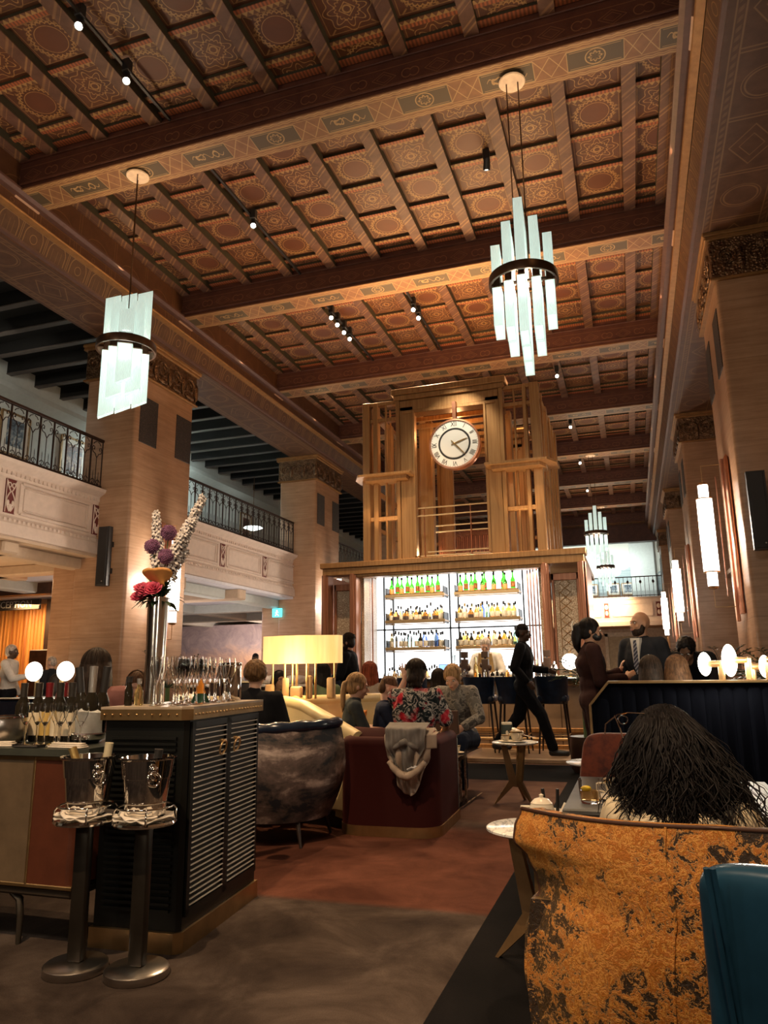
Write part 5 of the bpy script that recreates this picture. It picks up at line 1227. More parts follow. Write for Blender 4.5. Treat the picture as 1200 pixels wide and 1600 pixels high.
def pillow(loc, rot, w, h, mat, label, tilt=1.2):
    p = thing('scatter_cushion', label, 'cushion', loc, rot)
    g = G()
    def pf(s):
        def f(u, v):
            a, b = (u-.5)*2, (v-.5)*2; t = ((1-a*a)*(1-b*b))**.45*.06; e = 1-.10*(1-abs(a))*(abs(b))-.10*(1-abs(b))*abs(a)
            return Matrix.Rotation(tilt, 3, 'X') @ Vector((a*w/2*e, b*h/2*e, s*t))
        return f
    g.grid(pf(1), 14, 14); g.grid(pf(-1), 14, 14); bmesh.ops.remove_doubles(g.b, verts=g.b.verts, dist=.0005); g.ob('cushion_cover', mat, p, smooth=180); return p
pillow((-2.02, 5.83, .64), .1, .46, .34, MAR, 'maroon cushion leaning inside the back of the maroon sofa', .9)
# jacket draped over the sofa back
jk = thing('draped_jacket', 'grey and beige jacket hung over the back of the maroon sofa', 'jacket', (-1.655, 5.58, 0), math.radians(2))
JG = matte(simple('grey_nylon', (.15, .135, .125), .55, bump=.2), .25); JB = matte(simple('beige_lining', (.36, .28, .22), .6, bump=.1), .2)
def drape(zt, zb, w0, w1, out, ph, seed):
    def f(u, v):
        a = (u-.5)*2; wv = (w0+(w1-w0)*v)*(1-.45*max(0, v-.55)*abs(a)*2); zz = zt-(zt-zb)*v+(.10*a*a*v*v*(zt-zb)*3.2)
        fold = .016*math.sin(a*7+seed+3*v)+.012*math.sin(a*15+2*seed-4*v)+.010*math.sin(v*14+a*5+seed)
        y = -.035-out-.030*math.sin(min(1, v*1.4)*PI)+fold*(.4+v)
        if v < .12: zz += -.012*(1-v/.12); y += (1-v/.12)*.12; zz += .05*(1-(1-v/.12)**2)*0
        return (a*wv/2+ph, y, zz), (0, -1, .1)
    return f
g = G(); g.shell(drape(.80, .31, .37, .30, .012, .0, .3), 36, 30, .006); g.ob('beige_lining', JB, jk, smooth=180)
g = G(); g.shell(drape(.84, .44, .32, .29, .045, -.01, 1.7), 34, 26, .007); g.ob('grey_shell', JG, jk, smooth=180)
g = G(); pts = [(-.14+.28*i/16, -.115-.022*math.sin(i/16*PI)+.008*math.sin(i*1.9), .56-.10*math.sin(i/16*PI)) for i in range(17)]; g.tube(pts, [.018+.012*math.sin(i/16*PI) for i in range(17)], 8); g.ob('rolled_edge', JB, jk, smooth=180)
g = G(); g.tube([(-.11+.2*i/12, -.110-.01*math.sin(i*1.5), .70-.10*abs(i/12-.5)) for i in range(13)], [.014+.012*math.sin(i*PI/12) for i in range(13)], 8); g.ob('hood_fold', JG, jk, smooth=180)
g = G(); g.box(.05, .09, -.112, -.098, .48, .53, bev=.006); g.tube([(.0, -.1, .5), (.04, -.118, .52), (.10, -.1, .50)], .006, 5); g.ob('toggle', simple('silver_lining_tag', (.7, .7, .72), .3), jk)
bg = thing('folded_shawl', 'small cream folded cloth over the sofa back beside the jacket', 'cloth', (-1.50, 5.60, .70), .05)
g = G(); g.shell(lambda u, v: (((u-.5)*.13, -.085-.004*math.sin(6*u)+(.11 if v < .1 else 0)*(1-v*10), .052-.11*v+.01*u), (0, -1, 0)), 10, 10, .006); g.ob('cloth', JB, bg, smooth=180)

# ---- cream double banquette with the long lamp standing on its ridge
bq = thing('cream_banquette', 'cream leather double banquette with channelled backs and a sloping divider', 'banquette', (0, 0, 0))
def backrun(pts, z0, zt, th, nm, parent, nchan):      # path in plan with a height per point; channels face the left-hand side
    g = G(); P_ = [Vector(p) for p in pts]; L = [0]
    for a, b in zip(P_, P_[1:]): L.append(L[-1]+(Vector((b.x, b.y))-Vector((a.x, a.y))).length)
    def at(t):
        t *= L[-1]
        for i in range(len(P_)-1):
            if t <= L[i+1]+1e-6: k = (t-L[i])/(L[i+1]-L[i]); q = P_[i].lerp(P_[i+1], k); return q
        return P_[-1]
    def f(u, v):
        q = at(u); d = at(min(1, u+.02))-at(max(0, u-.02)); nn = Vector((-d.y, d.x, 0)).normalized()
        ch = .012*abs(math.sin(u*PI*nchan))**.5 if v < .86 else 0
        z = z0+(q.z-.07-z0)*v; lean = .06*(1-v)
        return Vector((q.x, q.y, z))+nn*(lean+ch*(1 if v > .02 else 0)), nn
    g.shell(f, nchan*10, 8, th); g.ob(nm, CREAM, parent, smooth=50)
    g = G(); n = 40; rail = []
    for i in range(n+1):
        q = at(i/n); rail.append((q.x, q.y, q.z-.05))
    g.tube(rail, .058, 12); g.ob(nm.replace('channelled_back', 'top_rail'), CREAM, parent, smooth=60)
ridge = [(-4.3, 6.62, .99), (-3.15, 6.55, .99), (-2.85, 6.30, .96), (-2.48, 5.98, .86), (-2.16, 5.80, .74)]
backrun(ridge[::-1], .15, 1, .10, 'channelled_back', bq, 9)
backrun([(-3.10, 6.60, .99), (-2.92, 7.1, .985), (-2.70, 7.7, .98), (-2.45, 8.25, .97)][::-1], .15, 1, .10, 'inner_channelled_back', bq, 9)
for c_, r_ in (((-3.45, 6.05), None), ((-2.35, 7.2), None)):
    pass
g = G(); g.prism([(-4.3, 5.9), (-3.0, 5.9), (-2.62, 5.98), (-3.1, 6.5), (-4.3, 6.55)], .12, .44, ax='z'); g.ob('left_seat', CREAM, bq)
g = G(); g.prism([(-2.95, 6.5), (-2.42, 6.08), (-2.24, 6.25), (-2.15, 6.9), (-2.05, 8.1), (-2.4, 8.2), (-2.85, 7.1)], .12, .44, ax='z'); g.ob('right_seat', CREAM, bq)
g = G(); g.prism([(-2.95, 6.40), (-2.20, 5.70), (-2.10, 5.80), (-2.88, 6.50)], .08, .68, ax='z'); g.ob('divider_panel', CREAM, bq)
g = G(); g.prism([(-4.2, 5.98), (-3.0, 5.98), (-2.24, 5.84), (-2.16, 6.9), (-2.1, 8.1), (-2.4, 8.15), (-4.2, 6.6)], 0, .12, ax='z'); g.ob('plinth', DLEG, bq)
g = G(); g.prism([(-4.3, 6.6), (-3.1, 6.55), (-2.95, 6.9), (-3.3, 7.0), (-4.3, 7.0)], .88, .965, ax='z'); g.ob('ridge_shelf', CREAM, bq)
pillow((-2.62, 6.95, .70), -1.1, .38, .38, simple('orange_cushion_fabric', (.62, .20, .03), .8, var=.3, scale=20), 'orange scatter cushion in the right hand booth of the cream banquette', 1.0)
pillow((-3.50, 5.55, .72), .5, .34, .30, RUSTV, 'dark red cushion in the left booth at the cabinet edge', 1.0)
lp = thing('banquette_lamp', 'long amber shaded lamp on several brass stems along the cream banquette ridge', 'table lamp', (-3.10, 6.74, .965), .0)
SHD = Mat('amber_fabric_shade', (.80, .58, .26), .8); n = SHD.noise(1, 3, .6, vec=None); x, y, z = SHD.xyz(); nn = SHD.noise(1, 4, .6, vec=SHD.vec(x*16, y*16, z*1.5))
SHD.b.inputs['Emission Strength'].default_value = .62; SHD.t.links.new(SHD.ramp(nn, [(.35, (.80, .48, .15)), (.65, (.98, .68, .28))]), SHD.b.inputs['Emission Color']); SHD = SHD.m
g = G(); o_ = [(-.40, .02), (-.36, -.10), (-.10, -.17), (.12, -.16), (.40, -.02), (.41, .08), (.10, .12), (-.36, .10)]
g.prism(o_, .335, .60, ax='z'); g.ob('shade', SHD, lp)
for x, y, h in ((-.32, .0, .13), (-.16, -.06, .20), (-.12, .03, .20), (-.02, -.09, .15), (.05, .02, .10), (.09, -.09, .26), (.14, .0, .26), (.33, .02, .24)):
    g = G(); g.tube([(x+.02, y, 0), (x+.02, y, .34)], .012, 8); g.ob('stem', BRASS, lp, smooth=60)
for x, y, w, h in ((-.33, .0, .09, .14), (-.13, -.06, .06, .20), (-.0, -.09, .12, .12), (.12, -.05, .05, .22), (.32, .0, .075, .20)):
    g = G(); g.box(x-w/2, x+w/2, y-.03, y+.03, 0, h, bev=.02, seg=3); g.ob('leather_foot', simple('tan_leather_foot', (.38, .24, .13), .5), lp, smooth=50)
lamp('banquette_lamp_light', 'POINT', (-3.1, 6.66, 1.22), 9, (1, .70, .32), size=.12); lamp('banquette_lamp_light', 'POINT', (-3.1, 6.35, 1.30), 9, (1, .70, .32), size=.10)

# ---- small round marble tables with splayed legs
def rtable(loc, rot, r, h, label):
    t = thing('round_side_table', label, 'table', loc, rot)
    g = G(); g.lathe([(0, h-.022), (r-.02, h-.022), (r, h-.012), (r, h-.004), (r-.006, h), (0, h)], 40); g.ob('marble_top', MARB, t, smooth=40)
    for k in range(3):
        a = k*2*PI/3; c, s_ = math.cos(a), math.sin(a); M = Matrix.Rotation(a, 4, 'Z'); g = G()
        top, mid, ft = Vector((.11, 0, h-.022)), Vector((.035, 0, h*.33)), Vector((.21, 0, 0))
        poly = [(.135, h-.022), (.085, h-.022), (.005, h*.40), (.0, h*.26), (.04, h*.27), (.205, 0), (.222, 0), (.075, h*.36)]
        g.prism([(p[0], p[1]) for p in poly], -.011, .011, M=M); g.ob('leg', TWOOD, t)
    return t
rtable((-.46, 3.40, 0), math.radians(157), .205, .55, 'round marble side table half hidden behind the orange chair')
rtable((-1.13, 7.30, 0), math.radians(200), .215, .55, 'round marble side table with teacups in the middle of the aisle')
rtable((-.32, 5.84, 0), math.radians(40), .215, .55, 'round marble table glimpsed left of the rust chair')
# ---- low glass and black marble table with the afternoon tea
gt = thing('tea_table', 'black marble low table with chrome edges beside the maroon sofa, laden with afternoon tea', 'table', (-1.90, 7.00, 0), math.radians(-2))
g = G(); g.box(-.38, .33, -.42, .75, .42, .445, bev=.004); g.ob('table_top', BMARB, gt)
g = G(); g.box(-.385, .335, -.428, -.42, .415, .45); g.box(.33, .338, -.428, .75, .415, .45)
for q in ((-.38, -.42), (.31, -.42), (.31, .12)): g.box(q[0], q[0]+.018, q[1], q[1]+.018, 0, .42)
g.box(-.38, .33, -.42, -.405, .0, .015); g.box(.315, .33, -.42, .75, 0, .015); g.ob('chrome_frame', CHROME, gt)
g = G(); g.box(.05, .29, -.36, -.34, .015, .415); g.box(.27, .29, -.34, .1, .015, .415); g.ob('marble_panel', BMARB, gt)
def tin(loc, label, lid=True):
    t = thing('tea_pot', label, 'teapot', loc)
    g = G(); g.lathe([(0, 0), (.04, 0), (.055, .03), (.058, .065), (.045, .10), (0, .105)], 20); g.ob('pot_body', CERA, t, smooth=60)
    g = G(); g.lathe([(.046, .102), (.03, .118), (.008, .124), (.010, .135), (0, .14)], 16, cap=False); g.ob('lid', CERA, t, smooth=60)
    g = G(); g.tube([(.05, 0, .04), (.085, 0, .07), (.10, 0, .105)], [.014, .010, .007], 8); g.ob('spout', CERA, t, smooth=60)
    g = G(); g.tube([(-.05+.0, 0, .085), (-.085, 0, .085), (-.09, 0, .05), (-.055, 0, .03)], .006, 6); g.ob('handle', CERA, t, smooth=60)
    return t
def cup(loc, label, s=1, rot=0, gold=True, hot=False):
    t = thing('tea_cup', label, 'cup', loc, rot)
    g = G(); g.lathe([(0, .002), (.062*s, .006), (.078*s, .016), (.076*s, .018), (.05*s, .010), (0, .008)], 24, cap=False); g.ob('saucer', CERA, t, smooth=60)
    g = G(); g.lathe([(0, .01), (.022*s, .01), (.034*s, .03*s), (.043*s, .075*s), (.041*s, .075*s), (.030*s, .032*s), (0, .02)], 24, cap=False); g.ob('bowl', CERA, t, smooth=60)
    g = G(); g.lathe([(.0435*s, .066*s), (.0445*s, .076*s), (.041*s, .076*s)], 24, cap=False); g.ob('gilt_rim', BRASS, t, smooth=60)
    g = G(); g.tube([(-.038*s, 0, .062*s), (-.066*s, 0, .058*s), (-.066*s, 0, .034*s), (-.034*s, 0, .028*s)], .0045, 6); g.ob('handle', CERA, t, smooth=60)
    return t
ZM = .446
tin((-1.70, 6.62, ZM), 'cream teapot nearest on the black marble tea table')
c0 = cup((-1.80, 6.98, ZM), 'cream tea cup behind the nearest teapot on the black table')
dup(c0, (-1.66, 7.12, ZM), 1, 'cream tea cup near the table edge, right of the tea stand'); dup(c0, (-2.02, 6.80, ZM), 2, 'cream tea cup left of the tea stand')
ts = thing('afternoon_tea_stand', 'dark box shaped tiered tea stand with cakes, in front of the woman in grey', 'cake stand', (-1.84, 7.28, ZM), .1)
BOX = simple('brown_lacquer_box', (.07, .035, .022), .4)
g = G(); g.box(-.10, .02, -.03, .05, 0, .17, bev=.004); g.ob('lower_box', BOX, ts)
g = G(); g.box(.03, .12, -.03, .05, 0, .13, bev=.004); g.ob('side_box', BOX, ts)
g = G(); g.box(-.14, .02, .06, .14, .14, .38, bev=.004); g.box(.025, .16, .06, .14, .16, .38, bev=.004); g.ob('upper_box', BOX, ts)
g = G(); g.tube([(-.12, .10, 0), (-.12, .10, .16)], .008, 6); g.tube([(.13, .10, 0), (.13, .10, .18)], .008, 6); g.ob('support_rod', BRASS, ts)
CAKE = simple('sponge_cake', (.70, .33, .12), .7, var=.3); CRM = simple('whipped_cream', (.85, .78, .66), .5)
for p, s_, mt, l in (((-1.90, 7.24, .62), .030, CRM, 'white cream puff on the left tier of the tea stand'), ((-1.80, 7.24, .62), .036, CAKE, 'orange sponge cake on the middle tier of the tea stand'), ((-1.72, 7.26, .58), .030, CRM, 'white cream puff on the right tier of the tea stand'), ((-1.74, 7.12, ZM), .026, CAKE, 'golden pastry on the table beside the tea stand')):
    k_ = thing('small_cake', l, 'cake', p); g = G(); g.lathe([(0, 0), (s_, 0), (s_*1.05, s_*.7), (s_*.7, s_*1.3), (0, s_*1.7)], 14); g.ob('cake_body', mt, k_, smooth=60)
cup((-1.20, 7.20, .551), 'cup on the left of the middle round marble table', .9, 1); cup((-1.10, 7.20, .551), 'larger cream cup at the front of the middle round marble table', 1.35, 2)
nk = thing('crumpled_napkin', 'crumpled cream napkin and spoon on top of the cups on the middle table', 'napkin', (-1.10, 7.30, .551)); g = G()
for i in range(7): g.ell((RR.uniform(-.05, .05), RR.uniform(-.02, .05), .03+.012*i), (.05, .035, .018), 8, 6, rot=Matrix.Rotation(i*1.3, 4, 'Z') @ Matrix.Rotation(.4, 4, 'X'))
g.ob('cloth', CERA, nk, smooth=180)
sp_ = thing('tea_spoon', 'steel spoon lying slanted across the middle marble table', 'spoon', (-1.02, 7.26, .60)); g = G(); g.tube([(-.08, 0, .03), (.06, 0, 0)], .005, 6); g.ell((.075, 0, -.002), (.028, .016, .005), 10, 6); g.ob('spoon_body', CHROME, sp_)
cp = thing('card_holder', 'dark rounded card holder with white emblem at the far edge of the middle table', 'card holder', (-1.22, 7.42, .551), .2)
g = G(); g.box(-.055, .055, -.02, .02, 0, .17, bev=.018, seg=3); g.ob('holder_body', simple('dark_green_box', (.03, .045, .04), .3), cp, smooth=50); g = G(); g.box(-.05, .05, -.024, -.012, .145, .168, bev=.004); g.ell((0, -.022, .07), (.014, .003, .022), 8, 6); g.ob('white_emblem', CERA, cp)
# ---- table between the dark haired woman and the rust chair
lt = thing('low_square_table', 'grey topped table with a drink and a cup, just beyond the orange chair', 'table', (.12, 3.62, 0))
g = G(); g.box(-.44, .44, -.42, .55, .635, .66, bev=.006); g.ob('table_top', simple('grey_stone_top', (.09, .09, .088), .45), lt); g = G(); g.box(-.45, .45, -.43, .56, .615, .636, bev=.004); g.ob('dark_edge', BLACK, lt)
g = G(); g.lathe([(0, 0), (.22, 0), (.22, .015), (.035, .03), (.03, .62), (0, .62)], 24); g.ob('pedestal', BLACK, lt, smooth=40)
dr = thing('whisky_tumbler', 'short glass of iced drink with a lemon slice on the grey table', 'glass', (-.22, 3.36, .661))
g = G(); g.lathe([(0, 0), (.036, 0), (.040, .01), (.043, .095), (.041, .095), (.037, .012), (0, .010)], 24, cap=False); g.ob('tumbler', FG, dr, smooth=50)
g = G(); g.lathe([(0, .012), (.0365, .013), (.0385, .05), (0, .05)], 20); g.ob('drink', cglass('amber_drink', (.75, .50, .20)), dr, smooth=50)
g = G(); g.ell((-.012, -.01, .058), (.022, .018, .012), 12, 6); g.ob('lemon_slice', simple('lemon_yellow', (.90, .65, .04), .4), dr, smooth=60)
cup((-.115, 3.44, .661), 'cream tea cup with gilt band beside the drink on the grey table', 1.15, 0)
gl2 = thing('water_tumbler', 'small empty clear glass beside the tea cup on the grey table', 'glass', (-.15, 3.29, .661)); g = G(); g.lathe([(0, 0), (.022, 0), (.028, .055), (.026, .055), (.020, .006), (0, .006)], 20, cap=False); g.ob('tumbler', FG, gl2, smooth=50)
tin((-.42, 3.36, .551), 'cream teapot on the marble side table behind the orange chair edge')
dk = thing('serving_dish', 'dish with dark handled cutlery behind the top corner of the orange chair', 'dish', (-.40, 3.50, .551)); g = G(); g.lathe([(0, 0), (.03, 0), (.06, .03), (.065, .05), (.06, .05), (0, .03)], 20); g.ob('dish_body', CERA, dk, smooth=50); g = G(); g.tube([(-.02, 0, .04), (-.03, 0, .14)], .008, 6); g.tube([(.03, 0, .04), (.035, 0, .14)], .008, 6); g.ob('dark_handles', BLACK, dk)
# ---------------------------------------------------------------- the orange wing chair (back to the camera)
oc = thing('orange_armchair', 'crushed orange velvet wing chair in the foreground, back to the camera', 'armchair', (.155, 2.12, 0), 0)
def orange(u, v):
    a = (u-.5)*2; z = .20+.615*v
    hw = [(0, .40), (.15, .455), (.35, .475), (.5, .47), (.60, .452), (.665, .425), (.72, .43), (.80, .455), (.87, .492), (.92, .488), (1, .468)]
    for (p, w0), (q, w1) in zip(hw, hw[1:]):
        if v <= q+1e-6: k = (v-p)/(q-p); k = k*k*(3-2*k); w = w0+(w1-w0)*k; break
    y = -.05+.20*abs(a)**2.6*(.45+.55*v)-.04*math.sin(PI*v)*(1-a*a)+.05*(1-v)
    top = (.010*(1-abs(a))-.012*a*0) if v > .9 else 0
    return (a*w, y, z+top), (.9*a*abs(a), -1, .05)
g = G(); g.shell(orange, 60, 48, .075); g.ob('wing_back', ORV, oc, smooth=60)
g = G(); P_ = []
for i in range(61):
    p, n_ = orange(i/60, 1.0); n_ = Vector(n_).normalized(); P_.append(Vector(p)+n_*.036+Vector((0, 0, .002)))
g.tube(P_, .005, 6); P2 = []
for s_ in (0, 1):
    P2 = []
    for i in range(30):
        p, n_ = orange(s_, .62+.38*i/29); n_ = Vector(n_).normalized(); P2.append(Vector(p)+n_*.036)
    g.tube(P2, .005, 6)
g.ob('piping', simple('dark_piping', (.06, .02, .008), .6), oc, smooth=60)
g = G()
for uu in (.37, .63):
    P2 = []
    for i in range(40):
        p, n_ = orange(uu+.02*(i/39-.5)*(1 if uu < .5 else -1), i/39); n_ = Vector(n_).normalized(); P2.append(Vector(p)+n_*.0375)
    g.tube(P2, .004, 6)
g.ob('seam', ORV, oc, smooth=60)
for s_ in (-1, 1):
    g = G(); g.shell(lambda u, v: ((s_*(.425+.02*math.sin(PI*v)-.02*u), .06+.52*u, .20+(.40-.05*u)*v), (s_, 0, 0)), 16, 12, .09); bmesh.ops.bevel(g.b, geom=[e for e in g.b.edges if len(e.link_faces) == 2 and e.calc_face_angle(0) > 1.0], offset=.03, segments=3, profile=.5, affect='EDGES'); g.ob('arm', ORV, oc, smooth=70)
g = G(); g.box(-.38, .38, .04, .60, .22, .42, bev=.05, seg=4); g.ob('seat_cushion', ORV, oc, smooth=50)
for x in (-.34, .34):
    for y in (.12, .55): g = G(); g.tube([(x, y, .21), (x*1.08, y+(.03 if y > .3 else -.03), 0)], [.022, .012], 8); g.ob('leg', TWOOD, oc, smooth=60)
# ---- blue leather chair at the right bottom corner
bc_ = thing('blue_leather_chair', 'glossy teal blue leather chair back at the bottom right corner', 'armchair', (.505, 1.62, 0), 0)
def blue(u, v):
    a = (u-.5)*2; w = .412+.006*v; r = .10
    z = .30+.56*v; x = a*w
    if v > .9 and abs(a) > .90: k = min(1, (abs(a)-.90)/.10)*((v-.9)/.1); z -= .012*k*k
    y = .0+.05*a*a-.10*(v)+.02-(.035*(1-(a/.84)**2) if abs(a) < .84 else .022*math.sin(PI*(abs(a)-.84)/.16))
    return (x, y, z), (.7*a, -1, .15)
g = G(); g.shell(blue, 12, 7, .11); o = g.ob('chair_back', BLUL, bc_, smooth=180); sb = o.modifiers.new('s', 'SUBSURF'); sb.levels = sb.render_levels = 3
g = G()
for uu in (.060, .072, .928, .940):
    P2 = []
    for i in range(25):
        p, n_ = blue(uu-.05*(i/24)*(1 if uu < .5 else -1)+.03*(1 if uu < .5 else -1), .02+.96*i/24); n_ = Vector(n_).normalized(); P2.append(Vector(p)+n_*.053)
    g.tube(P2, .006, 6)
    if uu in (.072, .940): g.ob('welt_seam', BLUL, bc_, smooth=60); g = G()
g = G(); g.box(-.36, .36, .06, .62, .30, .46, bev=.05, seg=3); g.ob('seat_cushion', BLUL, bc_, smooth=50)
for x in (-.3, .3):
    for y in (.08, .55): g = G(); g.tube([(x, y, .31), (x*1.08, y, 0)], [.022, .012], 8); g.ob('leg', DLEG, bc_, smooth=60)
# ---- rust velvet chair facing the camera
rc = thing('rust_armchair', 'rust velvet armchair with clipped corners facing the camera, mostly hidden by dark hair', 'armchair', (.02, 4.42, 0), 0)
g = G(); poly = [(-.34, .50), (-.355, .62), (-.325, .80), (-.30, .845), (-.24, .86), (.20, .86), (.28, .84), (.33, .78), (.375, .62), (.36, .50), (.30, .30), (-.28, .30)]
g.prism(poly, -.05, .04); bmesh.ops.bevel(g.b, geom=list(g.b.edges), offset=.02, segments=3, profile=.5, affect='EDGES'); g.ob('backrest', RUSTV, rc, smooth=60)
g = G(); g.box(-.32, .32, -.55, -.02, .28, .44, bev=.04, seg=3); g.ob('seat_cushion', RUSTV, rc, smooth=60)
for x in (-.30, .30):
    for y in (-.5, .0): g = G(); g.tube([(x, y, .6 if y == 0 else .3), (x*1.12, y-.04, 0)], [.016, .011], 8); g.ob('leg', TWOOD, rc, smooth=60)
# ---- navy booth on the right
NVV = Mat('navy_channel_velvet', (.003, .004, .009), .8, Specular_IOR_Level=.08); NVV = NVV.m
nb2 = thing('navy_booth', 'tall navy velvet booth with vertical channels and brass edged clipped corner, right side', 'booth', (-.36, 6.30, 0))
g = G(); out_ = [(0, 0), (0, .93), (.15, 1.105), (2.5, 1.105), (2.5, 0)]; g.prism(out_, .0, .12); g.ob('booth_panel', NVV, nb2)
g = G()
for i in range(22):
    x = .10+i*.10; z1 = 1.09 if x > .16 else 1.0
    g.lathe([(0, .05), (.049, .06), (.049, z1-.06), (.03, z1-.03), (0, z1-.02)], 10, M=Matrix.Translation((x, -.005, 0)) @ Matrix.Scale(.16, 4, (0, 1, 0)))
g.ob('velvet_channels', NVV, nb2, smooth=40)
g = G()
for p, q in (((0, 0), (0, .93)), ((0, .93), (.15, 1.105)), ((.15, 1.105), (2.5, 1.105))): g.bar((p[0], .04, p[1]), (q[0], .04, q[1]), .17, .018, up=(0, 1, 0)) if False else g.bar((p[0], .035, p[1]), (q[0], .035, q[1]), .018, .16, up=(0, 1, 0))
g.box(1.30, 1.315, -.045, -.02, 0, 1.1); g.ob('brass_edge', OBRS, nb2)
g = G(); g.box(.0, 2.5, .12, .6, 0, .46, bev=.03); g.ob('seat', NVV, nb2)
g = G(); g.box(.15, 2.5, .05, .30, 1.085, 1.112, bev=.004); g.ob('top_shelf', simple('warm_top', (.20, .13, .08), .5), nb2)
OPAL = glow('lit_opal_disc', (1, .96, .80), 7)
def disc_lamp(loc, rot, L, R_, label, hgt=.14, tilt=0):
    t = thing('disc_booth_lamp', label, 'lamp', loc, rot)
    g = G(); g.box(-.022, .022, -.016, .016, 0, hgt+.02, bev=.006); g.ob('post', BRASS, t)
    M = Matrix.Translation((0, 0, hgt)) @ Matrix.Rotation(-PI/2, 4, 'Y')
    g = G(); g.lathe([(0, 0), (.026, 0), (.026, L), (0, L)], 20, M=M); g.ob('horizontal_arm', BRASS, t, smooth=40)
    M = Matrix.Translation((-L, 0, hgt)) @ Matrix.Rotation(-PI/2, 4, 'Y')
    g = G(); g.lathe([(0, -.02), (R_*.6, -.016), (R_*.94, -.006), (R_, .0), (R_*.94, .006), (R_*.6, .014), (0, .018)], 36, M=M); g.ob('glowing_disc', OPAL, t, smooth=60)
    return t
disc_lamp((.64, 6.40, 1.112), -.62, .135, .092, 'disc lamp leftmost on the navy booth, in front of the bending man', .125)
disc_lamp((.83, 6.38, 1.112), -.55, .14, .125, 'larger disc lamp in the middle of the navy booth top', .15)
disc_lamp((.87, 6.48, 1.112), PI-.62, -.20 if False else .10, .085, 'disc lamp behind the navy booth, partly covered by the larger one', .10)
disc_lamp((.955, 6.30, 1.112), PI-.45, .105, .128, 'disc lamp at the right edge of the photograph, facing right', .15)
for p in ((.45, 6.2, 1.3), (.72, 6.15, 1.3), (1.1, 6.2, 1.3)): lamp('disc_glow', 'POINT', p, 7, (1, .9, .7), size=.08)
# ---- navy booth at the left with its lamps
lb = thing('navy_booth', 'dark navy leather booth with pale edged top at the left, behind the bottles', 'booth', (-6.9, 6.0, 0))
g = G(); g.box(-2.6, .0, 0, .14, 0, 1.10, bev=.02); g.box(.0, 2.35, 0, .14, 0, .985, bev=.02); g.ob('booth_back', NAVR, lb)
g = G(); g.box(-2.6, .0, -.012, .15, 1.10, 1.125, bev=.004); g.box(0, 2.35, -.012, .15, .985, 1.0, bev=.004); g.ob('pale_edge', STEEL, lb)
g = G(); g.box(-2.6, 2.35, .14, .6, 0, .46, bev=.03); g.ob('seat', NAVR, lb)
disc_lamp((-6.02, 6.45, 1.0), 1.75, .07, .10, 'round glowing booth lamp at the left, the left one of two', .26)
disc_lamp((-5.70, 6.45, 1.0), 2.85, .06, .10, 'round glowing booth lamp at the left, the right one of two', .26)
g = G(); g.box(-6.2, -5.5, 6.3, 6.6, 0, 1.0, bev=.02); tag(g.ob('booth_divider', TEALV), 'dark velvet booth divider carrying the two round lamps at the left', 'booth divider')
lamp('booth_lamp_light', 'POINT', (-5.85, 6.1, 1.35), 10, (1, .88, .68), size=.1)
# ---- distant service counter and tables under the left gallery
dc = thing('buffet_counter', 'dark buffet counter with white linen behind the amber lamp', 'counter', (-7.4, 13.9, 0))
g = G(); g.box(-1.6, 1.95, 0, .7, 0, .95, bev=.02); g.ob('counter_body', WALN, dc); g = G(); g.box(-1.65, 2.0, -.05, .75, .95, 1.0, bev=.01); g.ob('counter_top', simple('pale_counter', (.62, .55, .45), .5), dc)
for i in range(4):
    t = thing('linen_bundle', 'white linen bundle on the distant buffet counter, %s from the left' % ORD[i], 'linen', (-8.2+i*.78, 14.2, 1.0), i, 'linen bundles on the buffet'); g = G()
    for k in range(5): g.ell((RR.uniform(-.2, .2), RR.uniform(-.1, .1), .08), (.22, .16, .10), 10, 8, rot=Matrix.Rotation(k, 4, 'Z'))
    g.ob('linen_fold', LIN, t, smooth=180)
tb = thing('walnut_partition', 'brown partition seen between the cabinet and the lamp stems', 'partition', (-4.9, 8.6, 0)); g = G(); g.box(-.35, .35, 0, .1, 0, 1.10, bev=.01); g.ob('panel', WALN, tb); g = G(); g.box(-.37, .37, -.02, .12, 1.10, 1.12); g.ob('cap_rail', BRASS, tb)
# ---- items on the bar counter
gb = thing('globe_lamp', 'round glowing globe lamp on the right end of the bar counter', 'lamp', (-.93, 11.80, 1.10))
g = G(); g.ell((0, 0, .235), .122, 24, 16); g.ob('opal_globe', glow('opal_globe_glow', (1, .95, .80), 4.5), gb, smooth=180)
g = G(); g.lathe([(0, 0), (.07, 0), (.07, .012), (.02, .02), (.02, .12), (0, .12)], 16); g.lathe([(0, .35), (.03, .35), (.02, .39), (0, .39)], 12); g.ob('brass_base', BRASS, gb, smooth=50)
lamp('globe_light', 'POINT', (-.93, 11.55, 1.34), 9, (1, .9, .7), size=.08)
ps = thing('till_screen', 'tilted blue till screen on the bar counter in the middle', 'screen', (-2.90, 12.0, 1.10))
g = G(); g.box(-.16, .16, -.015, .015, .06, .24, bev=.006, M=Matrix.Rotation(-.35, 4, 'X')); g.ob('screen_body', BLACK, ps); g = G(); g.box(-.148, .148, -.018, -.012, .072, .228, M=Matrix.Rotation(-.35, 4, 'X')); g.ob('screen_face', glow('blue_screen', (.25, .50, .95), 1.0), ps); g = G(); g.box(-.05, .05, 0, .1, 0, .07, bev=.01); g.ob('screen_stand', BLACK, ps)
def deco(name, label, cat, loc, prof, mat, n=16, nm='body', rot=0):
    t = thing(name, label, cat, loc, rot); g = G(); g.lathe(prof, n); g.ob(nm, mat, t, smooth=45); return t
